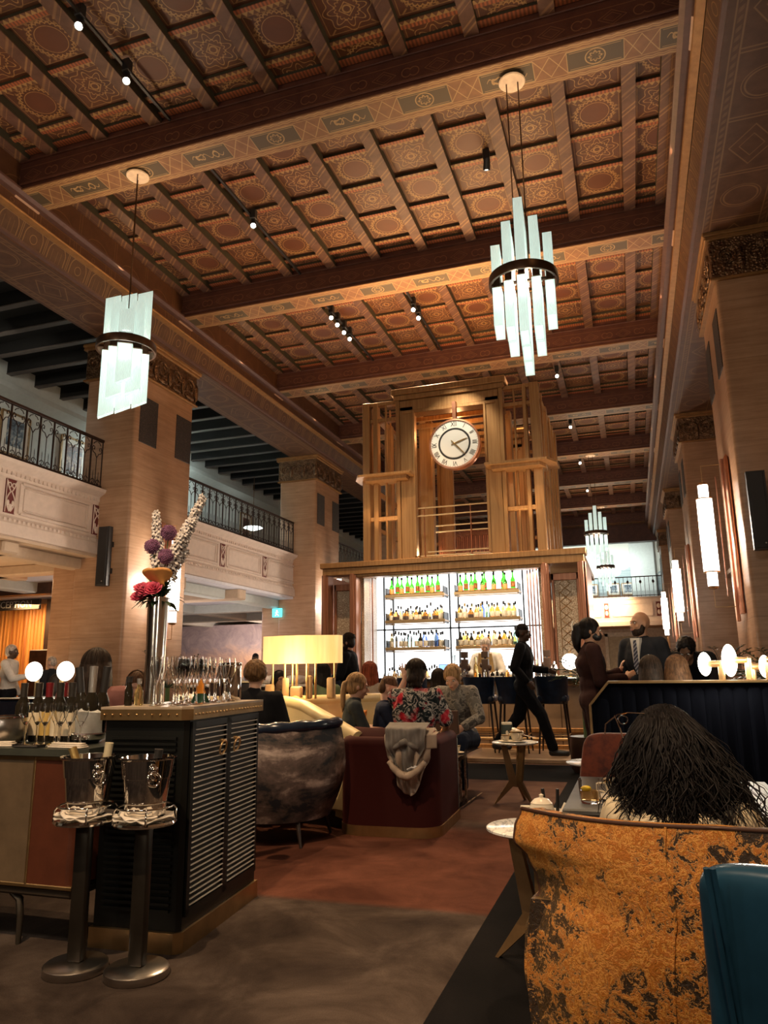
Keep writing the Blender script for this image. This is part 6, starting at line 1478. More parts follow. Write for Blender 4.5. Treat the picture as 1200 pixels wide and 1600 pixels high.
deco('cocktail_shaker', 'steel cocktail shaker on the bar counter left of the globe lamp', 'shaker', (-1.17, 11.8, 1.10), [(0, 0), (.045, 0), (.055, .13), (.055, .14), (.04, .19), (.018, .20), (.018, .24), (0, .245)], CHROME)
for i, (x, t) in enumerate(((-1.42, 'left'), (-1.33, 'middle'), (-1.25, 'right'))): deco('steel_strainer_cup', 'small steel cup on the bar counter beside the shaker, %s of three' % t, 'cup', (x, 11.85, 1.10), [(0, 0), (.03, 0), (.042, .04), (.04, .10), (.036, .10), (.03, .01), (0, .01)], CHROME)
for i, x in enumerate((-2.62, -2.28, -1.30)):
    t = thing('drinks_caddy', ('tall brown drinks caddy on the counter right of the till screen', 'tall brown drinks caddy beside the bartender, on his left', 'tall brown drinks caddy right of the walking server')[i], 'caddy', (x, 12.05, 1.10)); g = G(); g.box(-.055, .055, -.05, .05, 0, .30, bev=.006); g.ob('caddy_box', BOX, t); g = G(); g.box(-.055, .055, -.05, .05, .32, .42, bev=.006); g.tube([(0, 0, .3), (0, 0, .33)], .02, 8); g.ob('caddy_top', BOX, t); g = G(); g.ell((.07, -.03, .16), (.035, .03, .05), 10, 8); g.ell((-.06, -.03, .20), (.03, .03, .04), 10, 8); g.ob('caddy_jar', BOX, t)
deco('spirit_bottle', 'yellow green bottle on the bar counter between the brown caddies', 'bottle', (-2.44, 12.05, 1.10), prof_bottle(.33, .04, .014, .18), YEL)
deco('spirit_bottle', 'yellow bottle beside the right hand brown caddy', 'bottle', (-1.46, 12.05, 1.10), prof_bottle(.28, .036, .014, .15), YEL)
deco('hourglass_jigger', 'tall dark hourglass shaped vessel on the back counter between the bays', 'vessel', (-3.06, 13.2, 1.02), [(0, 0), (.05, 0), (.06, .16), (.03, .28), (.016, .36), (.032, .46), (.04, .48), (0, .48)], cglass('smoky', (.5, .55, .55)))
RC = random.Random(9)
for i in range(16):
    x = -4.9+i*.115; deco('counter_glass', 'small clear glass on the left half of the bar counter, %s from the left' % ORD[i], 'glass', (x+RC.uniform(-.02, .02), 12.0+RC.uniform(-.12, .12), 1.10), [(0, 0), (.03, 0), (.038, .10), (.036, .10), (.028, .006), (0, .006)], FG, 12)['group'] = 'glasses on the left half of the bar'
for i in range(14):
    x = -2.75+i*.085; h = RC.uniform(.07, .17); r = RC.uniform(.022, .035); mt = RC.choice([AMB, DRK, BOX, CERA, CLR, DRK]); deco('bar_jar', 'small jar in the clutter on the bar counter, %s from the left' % ORD[i], 'jar', (x+RC.uniform(-.02, .02), 11.85+RC.uniform(-.12, .1), 1.10), [(0, 0), (r, 0), (r, h*.7), (r*.4, h*.8), (r*.4, h), (0, h)], mt, 10)['group'] = 'small jars on the bar counter'
for i, x in enumerate((-1.05, -.80, -2.05)): deco('plate_stack', ('white plates right of the cocktail shaker', 'white plates at the right end of the bar counter', 'white plates in front of the bartender')[i], 'plate', (x, 11.75, 1.10), [(0, 0), (.05, 0), (.09, .012), (.09, .03), (.05, .02), (0, .02)], CERA, 20)
# ---- palms
def palm(loc, n, L, label, h=.9, wdt=.028, potr=.2):
    t = thing('potted_palm', label, 'plant', loc)
    g = G(); g.lathe([(0, 0), (potr*.8, 0), (potr, .05), (potr, .42), (potr*.9, .42), (0, .38)], 20); g.ob('pot', WALN, t, smooth=50)
    g = G(); g.tube([(0, 0, .38), (0, 0, h)], .03, 6); g.ob('stem', STEMM, t)
    g = G()
    for i in range(n):
        a = i*2.4; el = RR.uniform(.2, 1.2); d = Vector((math.cos(a)*math.cos(el), math.sin(a)*math.cos(el), math.sin(el))); P2 = []
        for k in range(9): u = k/8; P2.append(Vector((0, 0, h))+d*L*u+Vector((0, 0, -.42*L*u*u*(1.3-el*.5))))
        g.tube(P2, .004, 4)
        sd = d.cross(Vector((0, 0, 1))).normalized()
        for k in range(2, 9):
            for q in (-1, 1):
                p = P2[k]; e_ = (sd*q*.8+d*.7+Vector((0, 0, -.15))).normalized(); w = wdt*.35; l2 = L*.34*(1.1-k/12); nn_ = e_.cross(Vector((0, 0, 1))).normalized()
                A = [g.b.verts.new(p), g.b.verts.new(p+e_*l2*.4+nn_*w), g.b.verts.new(p+e_*l2+Vector((0, 0, -l2*.25))), g.b.verts.new(p+e_*l2*.4-nn_*w)]; g.face(A)
    g.ob('fronds', LEAFM, t)['kind'] = 'stuff'; return t
palm((-5.6, 8.2, 0), 22, .75, 'potted palm behind the dark haired woman at the left', 1.05)
palm((-.62, 9.6, 0), 18, .45, 'potted palm between the masked woman and the man in the suit', 1.1)
palm((.40, 9.4, 0), 22, .55, 'potted palm behind the booth, left of the bending man', 1.1)
palm((1.0, 9.8, 0), 22, .55, 'potted palm directly behind the bending man and disc lamps', 1.15)
palm((1.35, 8.4, 0), 24, .55, 'potted palm at the right edge behind the disc lamps', 1.05)
# ================================================================ people
from mathutils.noise import noise as noise3
def cap(g, p, q, r1, r2, n=10):
    p, q = Vector(p), Vector(q); g.tube([p, q], [r1, r2], n); g.ell(p, r1, n, 6); g.ell(q, r2, n, 6)
def fuse(g, name, mat, parent, vox, smooth=3):
    me = bpy.data.meshes.new(name); bmesh.ops.recalc_face_normals(g.b, faces=g.b.faces); g.b.to_mesh(me); g.b.free()
    o = bpy.data.objects.new(name, me); COL.objects.link(o)
    r = o.modifiers.new('r', 'REMESH'); r.mode = 'VOXEL'; r.voxel_size = vox; r.use_smooth_shade = True
    s = o.modifiers.new('s', 'SMOOTH'); s.iterations = smooth; s.factor = .5
    dg = bpy.context.evaluated_depsgraph_get(); dg.update()
    m2 = bpy.data.meshes.new_from_object(o.evaluated_get(dg)); bpy.data.objects.remove(o); bpy.data.meshes.remove(me)
    m2.materials.clear(); m2.materials.append(mat); m2.name = name
    if name in ('top', 'trousers'):
        NN = [v.normal.copy() for v in m2.vertices]; CC = []
        for v, nn_ in zip(m2.vertices, NN):
            c = v.co; f_ = noise3(Vector((c.x*9, c.y*9, c.z*5)))*.010+noise3(Vector((c.x*22, c.y*22, c.z*13)))*.004; CC.extend(c+nn_*f_)
        m2.vertices.foreach_set('co', CC); m2.update()
    o = bpy.data.objects.new(name, m2); COL.objects.link(o); o.parent = parent; return o
SKIN = {k: simple('skin_'+k, c, .5, var=.06, scale=4) for k, c in dict(fair=(.62, .36, .25), tan=(.42, .22, .13), brown=(.20, .10, .055), deep=(.07, .035, .02)).items()}
for k in SKIN.values(): k.node_tree.nodes['Principled BSDF'].inputs['Subsurface Weight'].default_value = 0
def hairmat(nm, c): m = Mat(nm, c, .55); matte(m.m, .16); x, y, z = m.xyz(); n = m.noise(1, 3, .6, vec=m.vec(x*60, y*60, z*7)); m.col(m.ramp(n, [(.35, tuple(v*.5 for v in c)), (.65, tuple(min(1, v*1.5) for v in c))])); m.bump(n, .6, .004); return m.m
HAIR = {k: hairmat('hair_'+k, c) for k, c in dict(black=(.010, .008, .008), dark=(.025, .015, .010), brown=(.10, .05, .025), auburn=(.20, .05, .025), red=(.28, .07, .035), blond=(.32, .19, .09), grey=(.45, .38, .32), curly=(.16, .085, .035)).items()}
EYEW = simple('eye_white', (.7, .68, .64), .3, var=.02); IRIS = simple('dark_iris', (.02, .012, .008), .2); LIPS = simple('lips', (.38, .12, .09), .5)
CL = lambda nm, c, **k: matte(simple(nm, c, .85, bump=.15, **k), .1)
STAND = dict(pelvis=(0, 0, .93), chest=(0, .0, 1.27), neck=(0, 0, 1.46), head=(0, .02, 1.60), hip=.095, kneeR=(.10, .02, .50), kneeL=(-.10, .02, .50), footR=(.11, -.02, .08), footL=(-.11, -.02, .08),
             shR=(.18, 0, 1.41), shL=(-.18, 0, 1.41), elR=(.24, -.03, 1.13), elL=(-.24, -.03, 1.13), haR=(.23, .10, .90), haL=(-.23, .10, .90))
SIT = dict(pelvis=(0, 0, .54), chest=(0, .02, .88), neck=(0, .04, 1.07), head=(0, .07, 1.205), hip=.10, kneeR=(.12, .43, .52), kneeL=(-.12, .43, .52), footR=(.12, .42, .08), footL=(-.12, .42, .08),
           shR=(.175, .02, 1.02), shL=(-.175, .02, 1.02), elR=(.24, .08, .78), elL=(-.24, .08, .78), haR=(.16, .33, .72), haL=(-.16, .33, .72))
def headM(J, yaw, pitch, roll=0):
    return Matrix.Translation(J['head']) @ Matrix.Rotation(math.radians(yaw), 4, 'Z') @ Matrix.Rotation(math.radians(pitch), 4, 'X') @ Matrix.Rotation(math.radians(roll), 4, 'Y')
def hand(g, w, d, up, s, spread=.0, curl=.3, side=1):   # wrist, direction of fingers, back-of-hand normal
    w, d, up = Vector(w), Vector(d).normalized(), Vector(up); sd = d.cross(up).normalized(); up = sd.cross(d).normalized()
    M = Matrix((sd, d, up)).transposed().to_4x4(); M.translation = w
    g.ell((0, .045*s, 0), (.038*s, .050*s, .015*s), 10, 8, M=M)
    cap(g, tr((0, 0, 0), M), tr((0, .03*s, 0), M), .024*s, .026*s)
    for i, (x, L) in enumerate(((-.028, .066), (-.010, .075), (.009, .070), (.026, .054))):
        a = x*spread*12; p0 = Vector((x*s, .080*s, 0)); c = curl
        p1 = p0+Vector((math.sin(a), math.cos(a)*math.cos(c*.5), -math.sin(c*.5)))*L*s*.5; p2 = p1+Vector((math.sin(a), math.cos(a)*math.cos(c*1.6), -math.sin(c*1.6)))*L*s*.5
        cap(g, tr(p0, M), tr(p1, M), .0092*s, .0085*s, 8); cap(g, tr(p1, M), tr(p2, M), .0085*s, .0070*s, 8)
    q = -side
    t0, t1, t2 = Vector((q*.025*s, .02*s, -.002)), Vector((q*.050*s, .048*s, -.010*s)), Vector((q*.058*s, .078*s, -.018*s))
    cap(g, tr(t0, M), tr(t1, M), .012*s, .0105*s, 8); cap(g, tr(t1, M), tr(t2, M), .0105*s, .008*s, 8)
def person(label, loc, rot, base, J={}, s=1., skin='fair', hair='dark', style='short', top=None, bottom=None, shoe=None, sleeve='long', yaw=0, pitch=0, roll=0, vox=.010, beard=None, fem=False,
           hands={}, fat=1., mask=None, collar=None, extra=None, skirt=False, name='person'):
    t = thing('person', label, 'person', loc, math.radians(rot)); t.scale = (s,)*3
    P_ = dict(base); P_.update(J); V = {k: Vector(v) for k, v in P_.items() if k != 'hip'}; hp = P_['hip']
    S_ = SKIN[skin]; H = headM(P_, yaw, pitch, roll); spine = (V['chest']-V['pelvis']).normalized()
    across = (V['shR']-V['shL']).normalized(); hipR = V['pelvis']+Vector((hp, 0, -.03)); hipL = V['pelvis']+Vector((-hp, 0, -.03))
    fr = spine.cross(across)*-1
    def torso(g, k, low=True):
        fx = (1 if not fem else .92)*fat
        R_ = Matrix((across, spine.cross(across), spine)).transposed().to_4x4()
        def el(c, r): g.ell((0, 0, 0), r, 14, 10, M=Matrix.Translation(c) @ R_)
        el(V['pelvis']+Vector((0, 0, .01)), ((.165 if not fem else .172)*fat+k, .115*fat+k, .12+k)); el(V['pelvis'].lerp(V['chest'], .45), (.138*fx+k, .10*fat+k, .17+k))
        el(V['chest'], (.168*fx+k, .115*fat+k, .19+k)); el(V['chest'].lerp((V['shL']+V['shR'])/2, .6), (.165*fx+k, .095*fat+k, .12+k))
        cap(g, V['shL']*.93+V['shR']*.07, V['shR']*.93+V['shL']*.07, .055+k, .055+k)
        cap(g, (V['shL']+V['shR'])/2+Vector((0, 0, -.02)), V['neck'], .075+k*.6, .056+k*.5)
        if fem:
            for q in (-1, 1): el(V['chest']+across*.07*q+fr*-.0+(spine.cross(across))*-.075+spine*.02, (.058+k, .055+k, .06+k))
    g = G(); torso(g, 0)
    cap(g, V['neck']-Vector((0, 0, .06)), H @ Vector((0, -.015, -.07)), .054, .050)
    g.ell((0, -.008, .025), (.076, .094, .098), 16, 12, M=H); g.ell((0, .022, -.030), (.060, .070, .085), 14, 10, M=H); g.ell((0, .058, -.088), (.030, .026, .022), 10, 8, M=H)
    cap(g, H @ Vector((0, .086, .010)), H @ Vector((0, .112, -.022)), .009, .0135, 8); g.ell((0, .092, -.056), (.024, .012, .012), 8, 6, M=H); g.ell((0, .078, .028), (.055, .018, .012), 10, 6, M=H)
    for q in (-1, 1): g.ell((q*.079, -.004, -.008), (.010, .020, .031), 8, 6, M=H); g.ell((q*.040, .066, -.030), (.024, .022, .024), 8, 6, M=H)
    for q in ('R', 'L'):
        e, w, sh = V['el'+q], V['ha'+q], V['sh'+q]
        cap(g, sh, sh.lerp(e, .5), .050*fat, .043*fat); cap(g, sh.lerp(e, .5), e, .043*fat, .036); cap(g, e, e.lerp(w, .35), .038, .037); cap(g, e.lerp(w, .35), w, .037, .024)
        hd = hands.get(q, {}); d = Vector(hd['d']) if 'd' in hd else (w-e).normalized()+Vector((0, 0, -.1)); up = hd.get('up', (across*(1 if q == 'R' else -1))+Vector((0, 0, .35)))
        hand(g, w, d, up, .95 if not fem else .88, hd.get('spread', .1), hd.get('curl', .45), 1 if q == 'R' else -1)
        hpv = hipR if q == 'R' else hipL; kn, ft = V['knee'+q], V['foot'+q]
        cap(g, hpv, hpv.lerp(kn, .5), .086*fat, .070*fat); cap(g, hpv.lerp(kn, .5), kn, .070*fat, .054); cap(g, kn, kn.lerp(ft, .3), .054, .054); cap(g, kn.lerp(ft, .3), ft, .054, .036)
        sd_ = (ft-kn); fd = Vector((0, 1, 0)) if abs(sd_.z) > .2 else Vector((0, .4, -1)); cap(g, ft+Vector((0, -.02, -.035)), ft+fd*.15+Vector((0, 0, -.05)), .040, .030)
    fuse(g, 'body', S_, t, vox)
    # clothes
    if top:
        g = G(); k = .018; torso(g, k)
        for q in ('R', 'L'):
            e, w, sh = V['el'+q], V['ha'+q], V['sh'+q]; lim = {'long': 1, 'half': .0, 'none': -1}[sleeve]
            if lim >= 0: cap(g, sh, sh.lerp(e, .85 if lim == 0 else 1), .050*fat+k+.004, .044*fat+k+.003)
            if lim == 1: cap(g, e, e.lerp(w, .93), .040+k+.002, .030+k)
        o = fuse(g, 'top', top, t, vox*1.15)
    if bottom:
        g = G(); k = .022
        g.ell(V['pelvis'], (.168*fat+k, .118*fat+k, .115+k), 14, 10)
        for q in ('R', 'L'):
            hpv = hipR if q == 'R' else hipL; kn, ft = V['knee'+q], V['foot'+q]
            cap(g, hpv, hpv.lerp(kn, .5), .088*fat+k, .072*fat+k); cap(g, hpv.lerp(kn, .5), kn, .072*fat+k, .060+k); cap(g, kn, kn.lerp(ft, .92), .060+k, .048+k)
        fuse(g, 'trousers', bottom, t, vox*1.2)
    if shoe:
        for q in ('R', 'L'):
            g = G(); ft = V['foot'+q]; sd_ = (ft-V['knee'+q]); fd = Vector((0, 1, 0)) if abs(sd_.z) > .2 else Vector((0, .4, -1)); cap(g, ft+Vector((0, -.025, -.035)), ft+fd*.17+Vector((0, 0, -.045)), .048, .038); cap(g, ft, ft+Vector((0, 0, -.03)), .046, .048); fuse(g, 'shoe', shoe, t, .012)
    if collar:
        g = G(); c = V['neck']
        for q in (-1, 1): g.box(-.035, .035, -.004, .004, -.05, .03, M=Matrix.Translation(c+Vector((q*.035, .072, -.03))) @ Matrix.Rotation(q*.5, 4, 'Y') @ Matrix.Rotation(-.35, 4, 'X'))
        g.ob('collar', collar, t)
    # face
    if mask:
        g = G(); g.ell((0, .042, -.045), (.062, .068, .055), 16, 12, M=H); g.tube([tuple(H @ Vector(p)) for p in ((-.06, .06, -.03), (-.084, .0, .0))], .003, 4); g.tube([tuple(H @ Vector(p)) for p in ((.06, .06, -.03), (.084, .0, .0))], .003, 4); g.ob('face_mask', mask, t, smooth=180)
    for q in (-1, 1):
        g = G(); g.ell((q*.031, .083, .010), (.0135, .008, .007), 10, 8, M=H); g.ob('eye', EYEW, t, smooth=180)
        g = G(); g.ell((q*.031, .0895, .010), (.006, .003, .006), 8, 6, M=H); g.ob('iris', IRIS, t, smooth=180)
        g = G(); g.tube([tuple(H @ Vector((q*(.016+.008*k), .094-.003*k, .026+.004*math.sin(k)))) for k in range(5)], .0030, 5); g.ob('eyebrow', HAIR[hair] if hair in HAIR else HAIR['dark'], t, smooth=180)
    if not mask:
        g = G(); g.ell((0, .1025, -.053), (.022, .005, .0045), 10, 6, M=H); g.ell((0, .1015, -.061), (.018, .006, .005), 10, 6, M=H); g.ob('lips', LIPS, t, smooth=180)
    if beard:
        g = G(); g.ell((0, .030, -.070), (.064, .068, .050), 14, 10, M=H); g.ell((0, .065, -.092), (.034, .030, .030), 10, 8, M=H)
        for q in (-1, 1): g.ell((q*.060, .012, -.035), (.016, .03, .04), 8, 6, M=H)
        fuse(g, 'beard', HAIR[beard], t, .008)
    # hair
    g = G()
    if style != 'bald':
        if style in ('short', 'cap'): g.ell((0, -.018, .042), (.083, .098, .094), 16, 12, M=H); g.ell((0, -.040, .0), (.080, .075, .085), 14, 10, M=H)
        if style == 'fade': g.ell((0, -.006, .062), (.076, .092, .078), 16, 12, M=H); g.ell((0, -.048, .01), (.074, .060, .07), 14, 10, M=H)
        if style == 'curly':
            for i in range(70):
                z = 1-1.35*(i+.5)/70; a = i*2.4; s_ = math.sqrt(max(0, 1-z*z)); d = Vector((s_*math.cos(a)*.080, -.018+s_*math.sin(a)*.090, .03+z*.092))
                if d.y > .055 and d.z < .075: continue
                g.ell(d, .023, 8, 6, M=H)
            g.ell((0, -.025, .030), (.082, .09, .09), 14, 10, M=H)
        if style in ('pony', 'bun', 'long', 'longwide', 'lowbun', 'claw'):
            g.ell((0, -.018, .038), (.086, .100, .098), 16, 12, M=H); g.ell((0, -.040, -.01), (.083, .072, .085), 14, 10, M=H)
            for q in (-1, 1): g.ell((q*.072, .010, .020), (.016, .045, .055), 8, 6, M=H)
        if style == 'pony':
            pts = [(0, -.10, .03), (.01, -.135, .0), (.01, -.13, -.10), (.015, -.11, -.20), (.01, -.10, -.27)]
            for p, q, r1, r2 in zip(pts, pts[1:], (.022, .030, .030, .024), (.030, .030, .024, .008)): cap(g, H @ Vector(p), H @ Vector(q), r1, r2)
        if style == 'claw':
            pts = [(0, -.09, .06), (0, -.135, .02), (.0, -.14, -.07), (.0, -.13, -.15), (.0, -.10, -.23)]
            for p, q, r1, r2 in zip(pts, pts[1:], (.035, .05, .052, .042), (.05, .052, .042, .015)): cap(g, H @ Vector(p), H @ Vector(q), r1, r2)
        if style == 'bun': g.ell((0, -.095, .075), (.034, .034, .030), 12, 8, M=H)
        if style == 'lowbun':
            g.ell((0, -.075, -.045), (.07, .05, .055), 12, 8, M=H)
            for i in range(14): g.ell((.05*math.cos(i*1.9), -.06-.03*(i % 2), -.07+.04*math.sin(i*1.3)), .024, 8, 6, M=H)
        if style in ('long', 'longwide'):
            wd = .92 if style == 'long' else 1.1; g.ell((0, -.022, .030), (.096, .106, .104), 16, 12, M=H)
            for i in range(17):
                a = math.radians(170+200*i/16); x0, y0 = .070*math.cos(a), -.02+.075*math.sin(a); dn = .26+.05*math.sin(i*2.1)
                p0, p1, p2 = H @ Vector((x0, y0, .04)), H @ Vector((x0*1.22*wd, y0*1.05-.01, -.08)), H @ Vector((x0*1.3*wd, y0*1.05-.01, -dn))
                cap(g, p0, p1, .028, .030); cap(g, p1, p2, .030, .012)
        hb = fuse(g, 'hair', HAIR[hair], t, .009 if vox < .012 else .012, 2)
        if style in ('long', 'longwide', 'pony', 'claw', 'lowbun', 'bun') and vox < .0115:
            g = G(); rh = random.Random(int(1000*abs(loc[0])))
            for i in range(240):
                a = rh.uniform(0, 2*PI); lg = style in ('long', 'longwide'); pts = []; back = math.sin(a) < .35
                if not back: continue
                for k in range(8):
                    u = k/7; el = PI/2-u*PI*.5; R_ = 1.05 if lg else 1.03; q_ = Vector((math.cos(a)*math.cos(el)*.092*R_, -.02+math.sin(a)*math.cos(el)*.104*R_, .032+math.sin(el)*.102*R_)); pts.append(tuple(H @ q_))
                if lg:
                    e_ = Vector(pts[-1])
                    for k in range(1, 6): pts.append(tuple(e_+Vector((math.sin(k+i)*.004+(e_.x-H.translation.x)*.10*k/3, (e_.y-H.translation.y)*.06*k/3, -.05*k*rh.uniform(.9, 1.05)))))
                g.tube(pts, [.0022]*(len(pts)-1)+[.0006], 4, cap=False)
            g.ob('hair_strands', HAIR[hair], t, smooth=180)
    return t
DKT = CL('black_shirt_cloth', (.010, .010, .012)); DKB = CL('black_trouser_cloth', (.008, .008, .010)); BSH = simple('black_shoe', (.01, .01, .01), .35); WSH = CL('white_shirt_cloth', (.70, .66, .60)); GRT = CL('charcoal_tee', (.05, .058, .062)); NST = CL('navy_striped_tee', (.03, .035, .06)); BRD = CL('plum_brown_uniform', (.030, .013, .012)); TANV = CL('tan_waistcoat_cloth', (.36, .24, .11)); SUIT = CL('dark_grey_suit', (.022, .024, .030)); JEAN = CL('dark_denim', (.03, .04, .07))
m = Mat('floral_print', (.1, .1, .1), .75); x, y, z = m.xyz(); n = m.noise(15, 4, .6, dist=1.2); n2 = m.noise(8, 3, .5)
c = m.ramp(n, [(.38, (.012, .015, .018)), (.47, (.03, .04, .04)), (.52, (.62, .55, .48)), (.58, (.02, .025, .03))]); c = m.mix(((n2-.52)*12).sat()*((1.16-z)*8).sat(), c, m.ramp(n, [(.35, (.38, .01, .02)), (.55, (.62, .04, .06)), (.62, (.8, .25, .25))])); m.col(c); FLOR = matte(m.m)
m = Mat('grey_camouflage', (.2, .2, .18), .8); n = m.noise(16, 3, .5, dist=.8); m.col(m.ramp(n, [(.42, (.12, .11, .10)), (.5, (.25, .23, .20)), (.58, (.06, .055, .05))])); CAMO = m.m
# bar staff and standing people
p = person('waiter with bun and beard in black shirt, walking left before the bar', (-3.85, 10.0, 0), 95, STAND, dict(elL=(-.22, .06, 1.15), haL=(-.16, .26, 1.08)), s=1.02, skin='tan', hair='dark', style='bun', top=DKT, bottom=DKB, shoe=BSH, beard='dark', yaw=0, pitch=-10)
p = person('server in black shirt and trousers striding right past the bar stools', (-1.50, 10.75, .06), -90, STAND, dict(pelvis=(0, 0, .90), chest=(0, .02, 1.25), kneeR=(.09, .22, .52), footR=(.10, .36, .09), kneeL=(-.10, -.10, .50), footL=(-.10, -.42, .14), elL=(-.22, .05, 1.14), haL=(-.20, .30, 1.10), elR=(.25, -.08, 1.14), haR=(.22, .08, .96)), s=1.04, skin='deep', hair='black', style='fade', top=DKT, bottom=DKB, shoe=BSH, vox=.010)
p = person('grey haired bartender in tan waistcoat and white shirt looking down', (-2.36, 12.62, .0), 180, STAND, dict(haR=(.10, .28, 1.10), haL=(-.10, .28, 1.10), elR=(.27, .08, 1.15), elL=(-.27, .08, 1.15), head=(0, .07, 1.58)), s=1.03, skin='fair', hair='grey', style='short', top=WSH, bottom=DKB, shoe=BSH, pitch=-28, beard='grey')
g = G(); H_ = STAND
for q in (-1, 1): g.box(.03, .13, -.012, .012, -.25, .18, M=Matrix.Translation((0 if q > 0 else 0, .128, 1.26)) @ Matrix.Scale(q, 4, (1, 0, 0)) @ Matrix.Rotation(-.12, 4, 'Y'))
g.ob('waistcoat_front', TANV, p); g = G(); g.prism([(-.012, 1.42), (.012, 1.42), (.03, 1.12), (0, 1.08), (-.03, 1.12)], .126, .142); g.ob('necktie', NUM, p)
p = person('woman with black face mask and claw clip ponytail in brown uniform', (-.40, 7.62, 0), -78, STAND, dict(elL=(-.24, .04, 1.12), haL=(-.12, .30, 1.20), elR=(.23, .04, 1.12), haR=(.10, .30, 1.14)), s=.985, skin='tan', hair='black', style='claw', top=BRD, bottom=BRD, shoe=BSH, fem=True, mask=BLACK, yaw=-8, pitch=-6, fat=1.08, hands={'L': dict(d=(.1, .2, 1), up=(0, -1, .2), curl=.5, spread=.2), 'R': dict(d=(0, .8, .5), curl=.6)})
g = G(); g.tube([(0, -.125, 1.68), (0, -.15, 1.70), (.0, -.165, 1.66), (.0, -.16, 1.61)], .008, 6); g.ob('hair_clip', CERA, p)
p = person('bald bearded man in dark suit, white shirt and striped tie facing the woman', (.10, 8.15, 0), 150, STAND, dict(head=(0, .02, 1.61)), s=1.03, skin='tan', hair='dark', style='bald', top=SUIT, bottom=SUIT, shoe=BSH, beard='dark', yaw=-28, fat=1.12)
g = G(); g.prism([(-.05, 1.47), (.05, 1.47), (.028, 1.20), (0, 1.12), (-.028, 1.20)], .10, .150); g.ob('shirt_front', WSH, p); g = G(); g.prism([(-.014, 1.45), (.014, 1.45), (.026, 1.20), (0, 1.13), (-.026, 1.20)], .148, .158)
m = Mat('striped_tie', (.05, .06, .1), .5); x, y, z = m.xyz(); m.col(m.mix(((z+x)*26).fr().gt(.6), (.03, .035, .06), (.30, .30, .34))); g.ob('necktie', m.m, p)
g = G(); g.ell((0, 0, .03), (.085, .05, .035), 10, 8); o = g.ob('red_bundle', simple('red_packet', (.5, .03, .03), .5), None); o.location = (-.12, 7.72, 1.10); o.name = 'red_packet'; tag(o, 'small red packet held between the masked woman and the suited man', 'packet')
person('man with black hair bending forward behind the disc lamps', (.66, 8.8, 0), 160, STAND, dict(pelvis=(0, -.10, .92), chest=(0, .12, 1.20), neck=(0, .28, 1.34), head=(0, .38, 1.40), shR=(.18, .24, 1.31), shL=(-.18, .24, 1.31), elR=(.26, .34, 1.08), elL=(-.26, .34, 1.08), haR=(.16, .50, .96), haL=(-.16, .50, .96)), s=1.0, skin='brown', hair='black', style='curly', top=DKT, bottom=DKB, shoe=BSH, pitch=-45)
# heads over the booth
person('guest with long brown hair seen from behind over the navy booth, left one', (.13, 6.86, 0), 0, SIT, {}, s=.985, skin='fair', hair='dark', style='long', top=DKT, bottom=DKB, fem=True, pitch=-8, vox=.011)
person('guest with auburn hair seen from behind over the navy booth, right one', (.36, 6.88, 0), 12, SIT, {}, s=.985, skin='fair', hair='brown', style='longwide', top=CL('brown_knit', (.12, .06, .04)), bottom=DKB, fem=True, pitch=-8, yaw=-20, vox=.011)
# the family at the cream banquette
person('girl in dark grey t-shirt with blond ponytail, seated on the cream banquette', (-2.40, 6.28, .0), -62, SIT, dict(elR=(.20, .12, .80), haR=(.12, .30, .80), elL=(-.20, .10, .80), haL=(-.08, .32, .80)), s=.90, skin='fair', hair='blond', style='pony', top=GRT, bottom=JEAN, sleeve='half', fem=False, pitch=-12, fat=.82, vox=.008)
person('boy in navy t-shirt with short brown hair, seated beside the girl', (-2.16, 6.42, .0), -65, SIT, dict(elR=(.20, .12, .80), haR=(.10, .28, .84), elL=(-.20, .12, .80), haL=(-.06, .28, .86)), s=.875, skin='fair', hair='brown', style='fade', top=NST, bottom=JEAN, sleeve='half', pitch=-14, fat=.84, vox=.008)
person('person in red and black floral shirt seen from behind, left hand raised', (-1.80, 6.22, 0), -4, SIT, dict(pelvis=(0, 0, .52), elL=(-.20, .10, .98), haL=(-.135, .14, 1.16), shL=(-.175, .02, 1.01), elR=(.27, .06, .80)), s=.985, skin='fair', hair='dark', style='lowbun', top=FLOR, bottom=DKB, sleeve='half', fat=1.16, vox=.0068, pitch=-6, yaw=8, hands={'L': dict(d=(-.12, .1, 1), up=(0, -1, 0), spread=.75, curl=.10)})
person('woman in grey camouflage top leaning over the table with hair tied back', (-1.80, 7.95, 0), 176, SIT, dict(chest=(0, .08, .86), neck=(0, .16, 1.03), head=(0, .22, 1.145), shR=(.175, .12, .99), shL=(-.175, .12, .99), elR=(.27, .22, .74), elL=(-.27, .22, .74), haR=(.16, .42, .66), haL=(-.16, .42, .66)), s=1.0, skin='fair', hair='blond', style='lowbun', top=CAMO, bottom=JEAN, fem=True, pitch=-30, fat=1.05, vox=.0085)
person('guest with long straight red hair seen from behind near the bar', (-3.03, 8.55, 0), 12, SIT, {}, s=1.0, skin='fair', hair='red', style='long', top=CL('pale_blouse', (.5, .42, .36)), bottom=JEAN, fem=True, vox=.010)
person('dark haired guest in red top behind the floral shirted person', (-2.22, 8.75, 0), 20, SIT, {}, s=.93, skin='fair', hair='dark', style='long', top=CL('red_top', (.38, .02, .04)), bottom=JEAN, fem=True, vox=.011)
person('guest with long dark hair in green top right of the amber lamp', (-3.42, 8.1, 0), 60, SIT, {}, s=.99, skin='tan', hair='black', style='longwide', top=CL('sage_green_top', (.18, .24, .15)), bottom=JEAN, fem=True, vox=.010)
person('guest whose face shows between the lamp stems', (-4.10, 8.3, 0), -150, SIT, {}, s=.93, skin='tan', hair='black', style='longwide', top=CL('sage_green_top', (.18, .24, .15)), bottom=JEAN, fem=True, vox=.011, yaw=20)
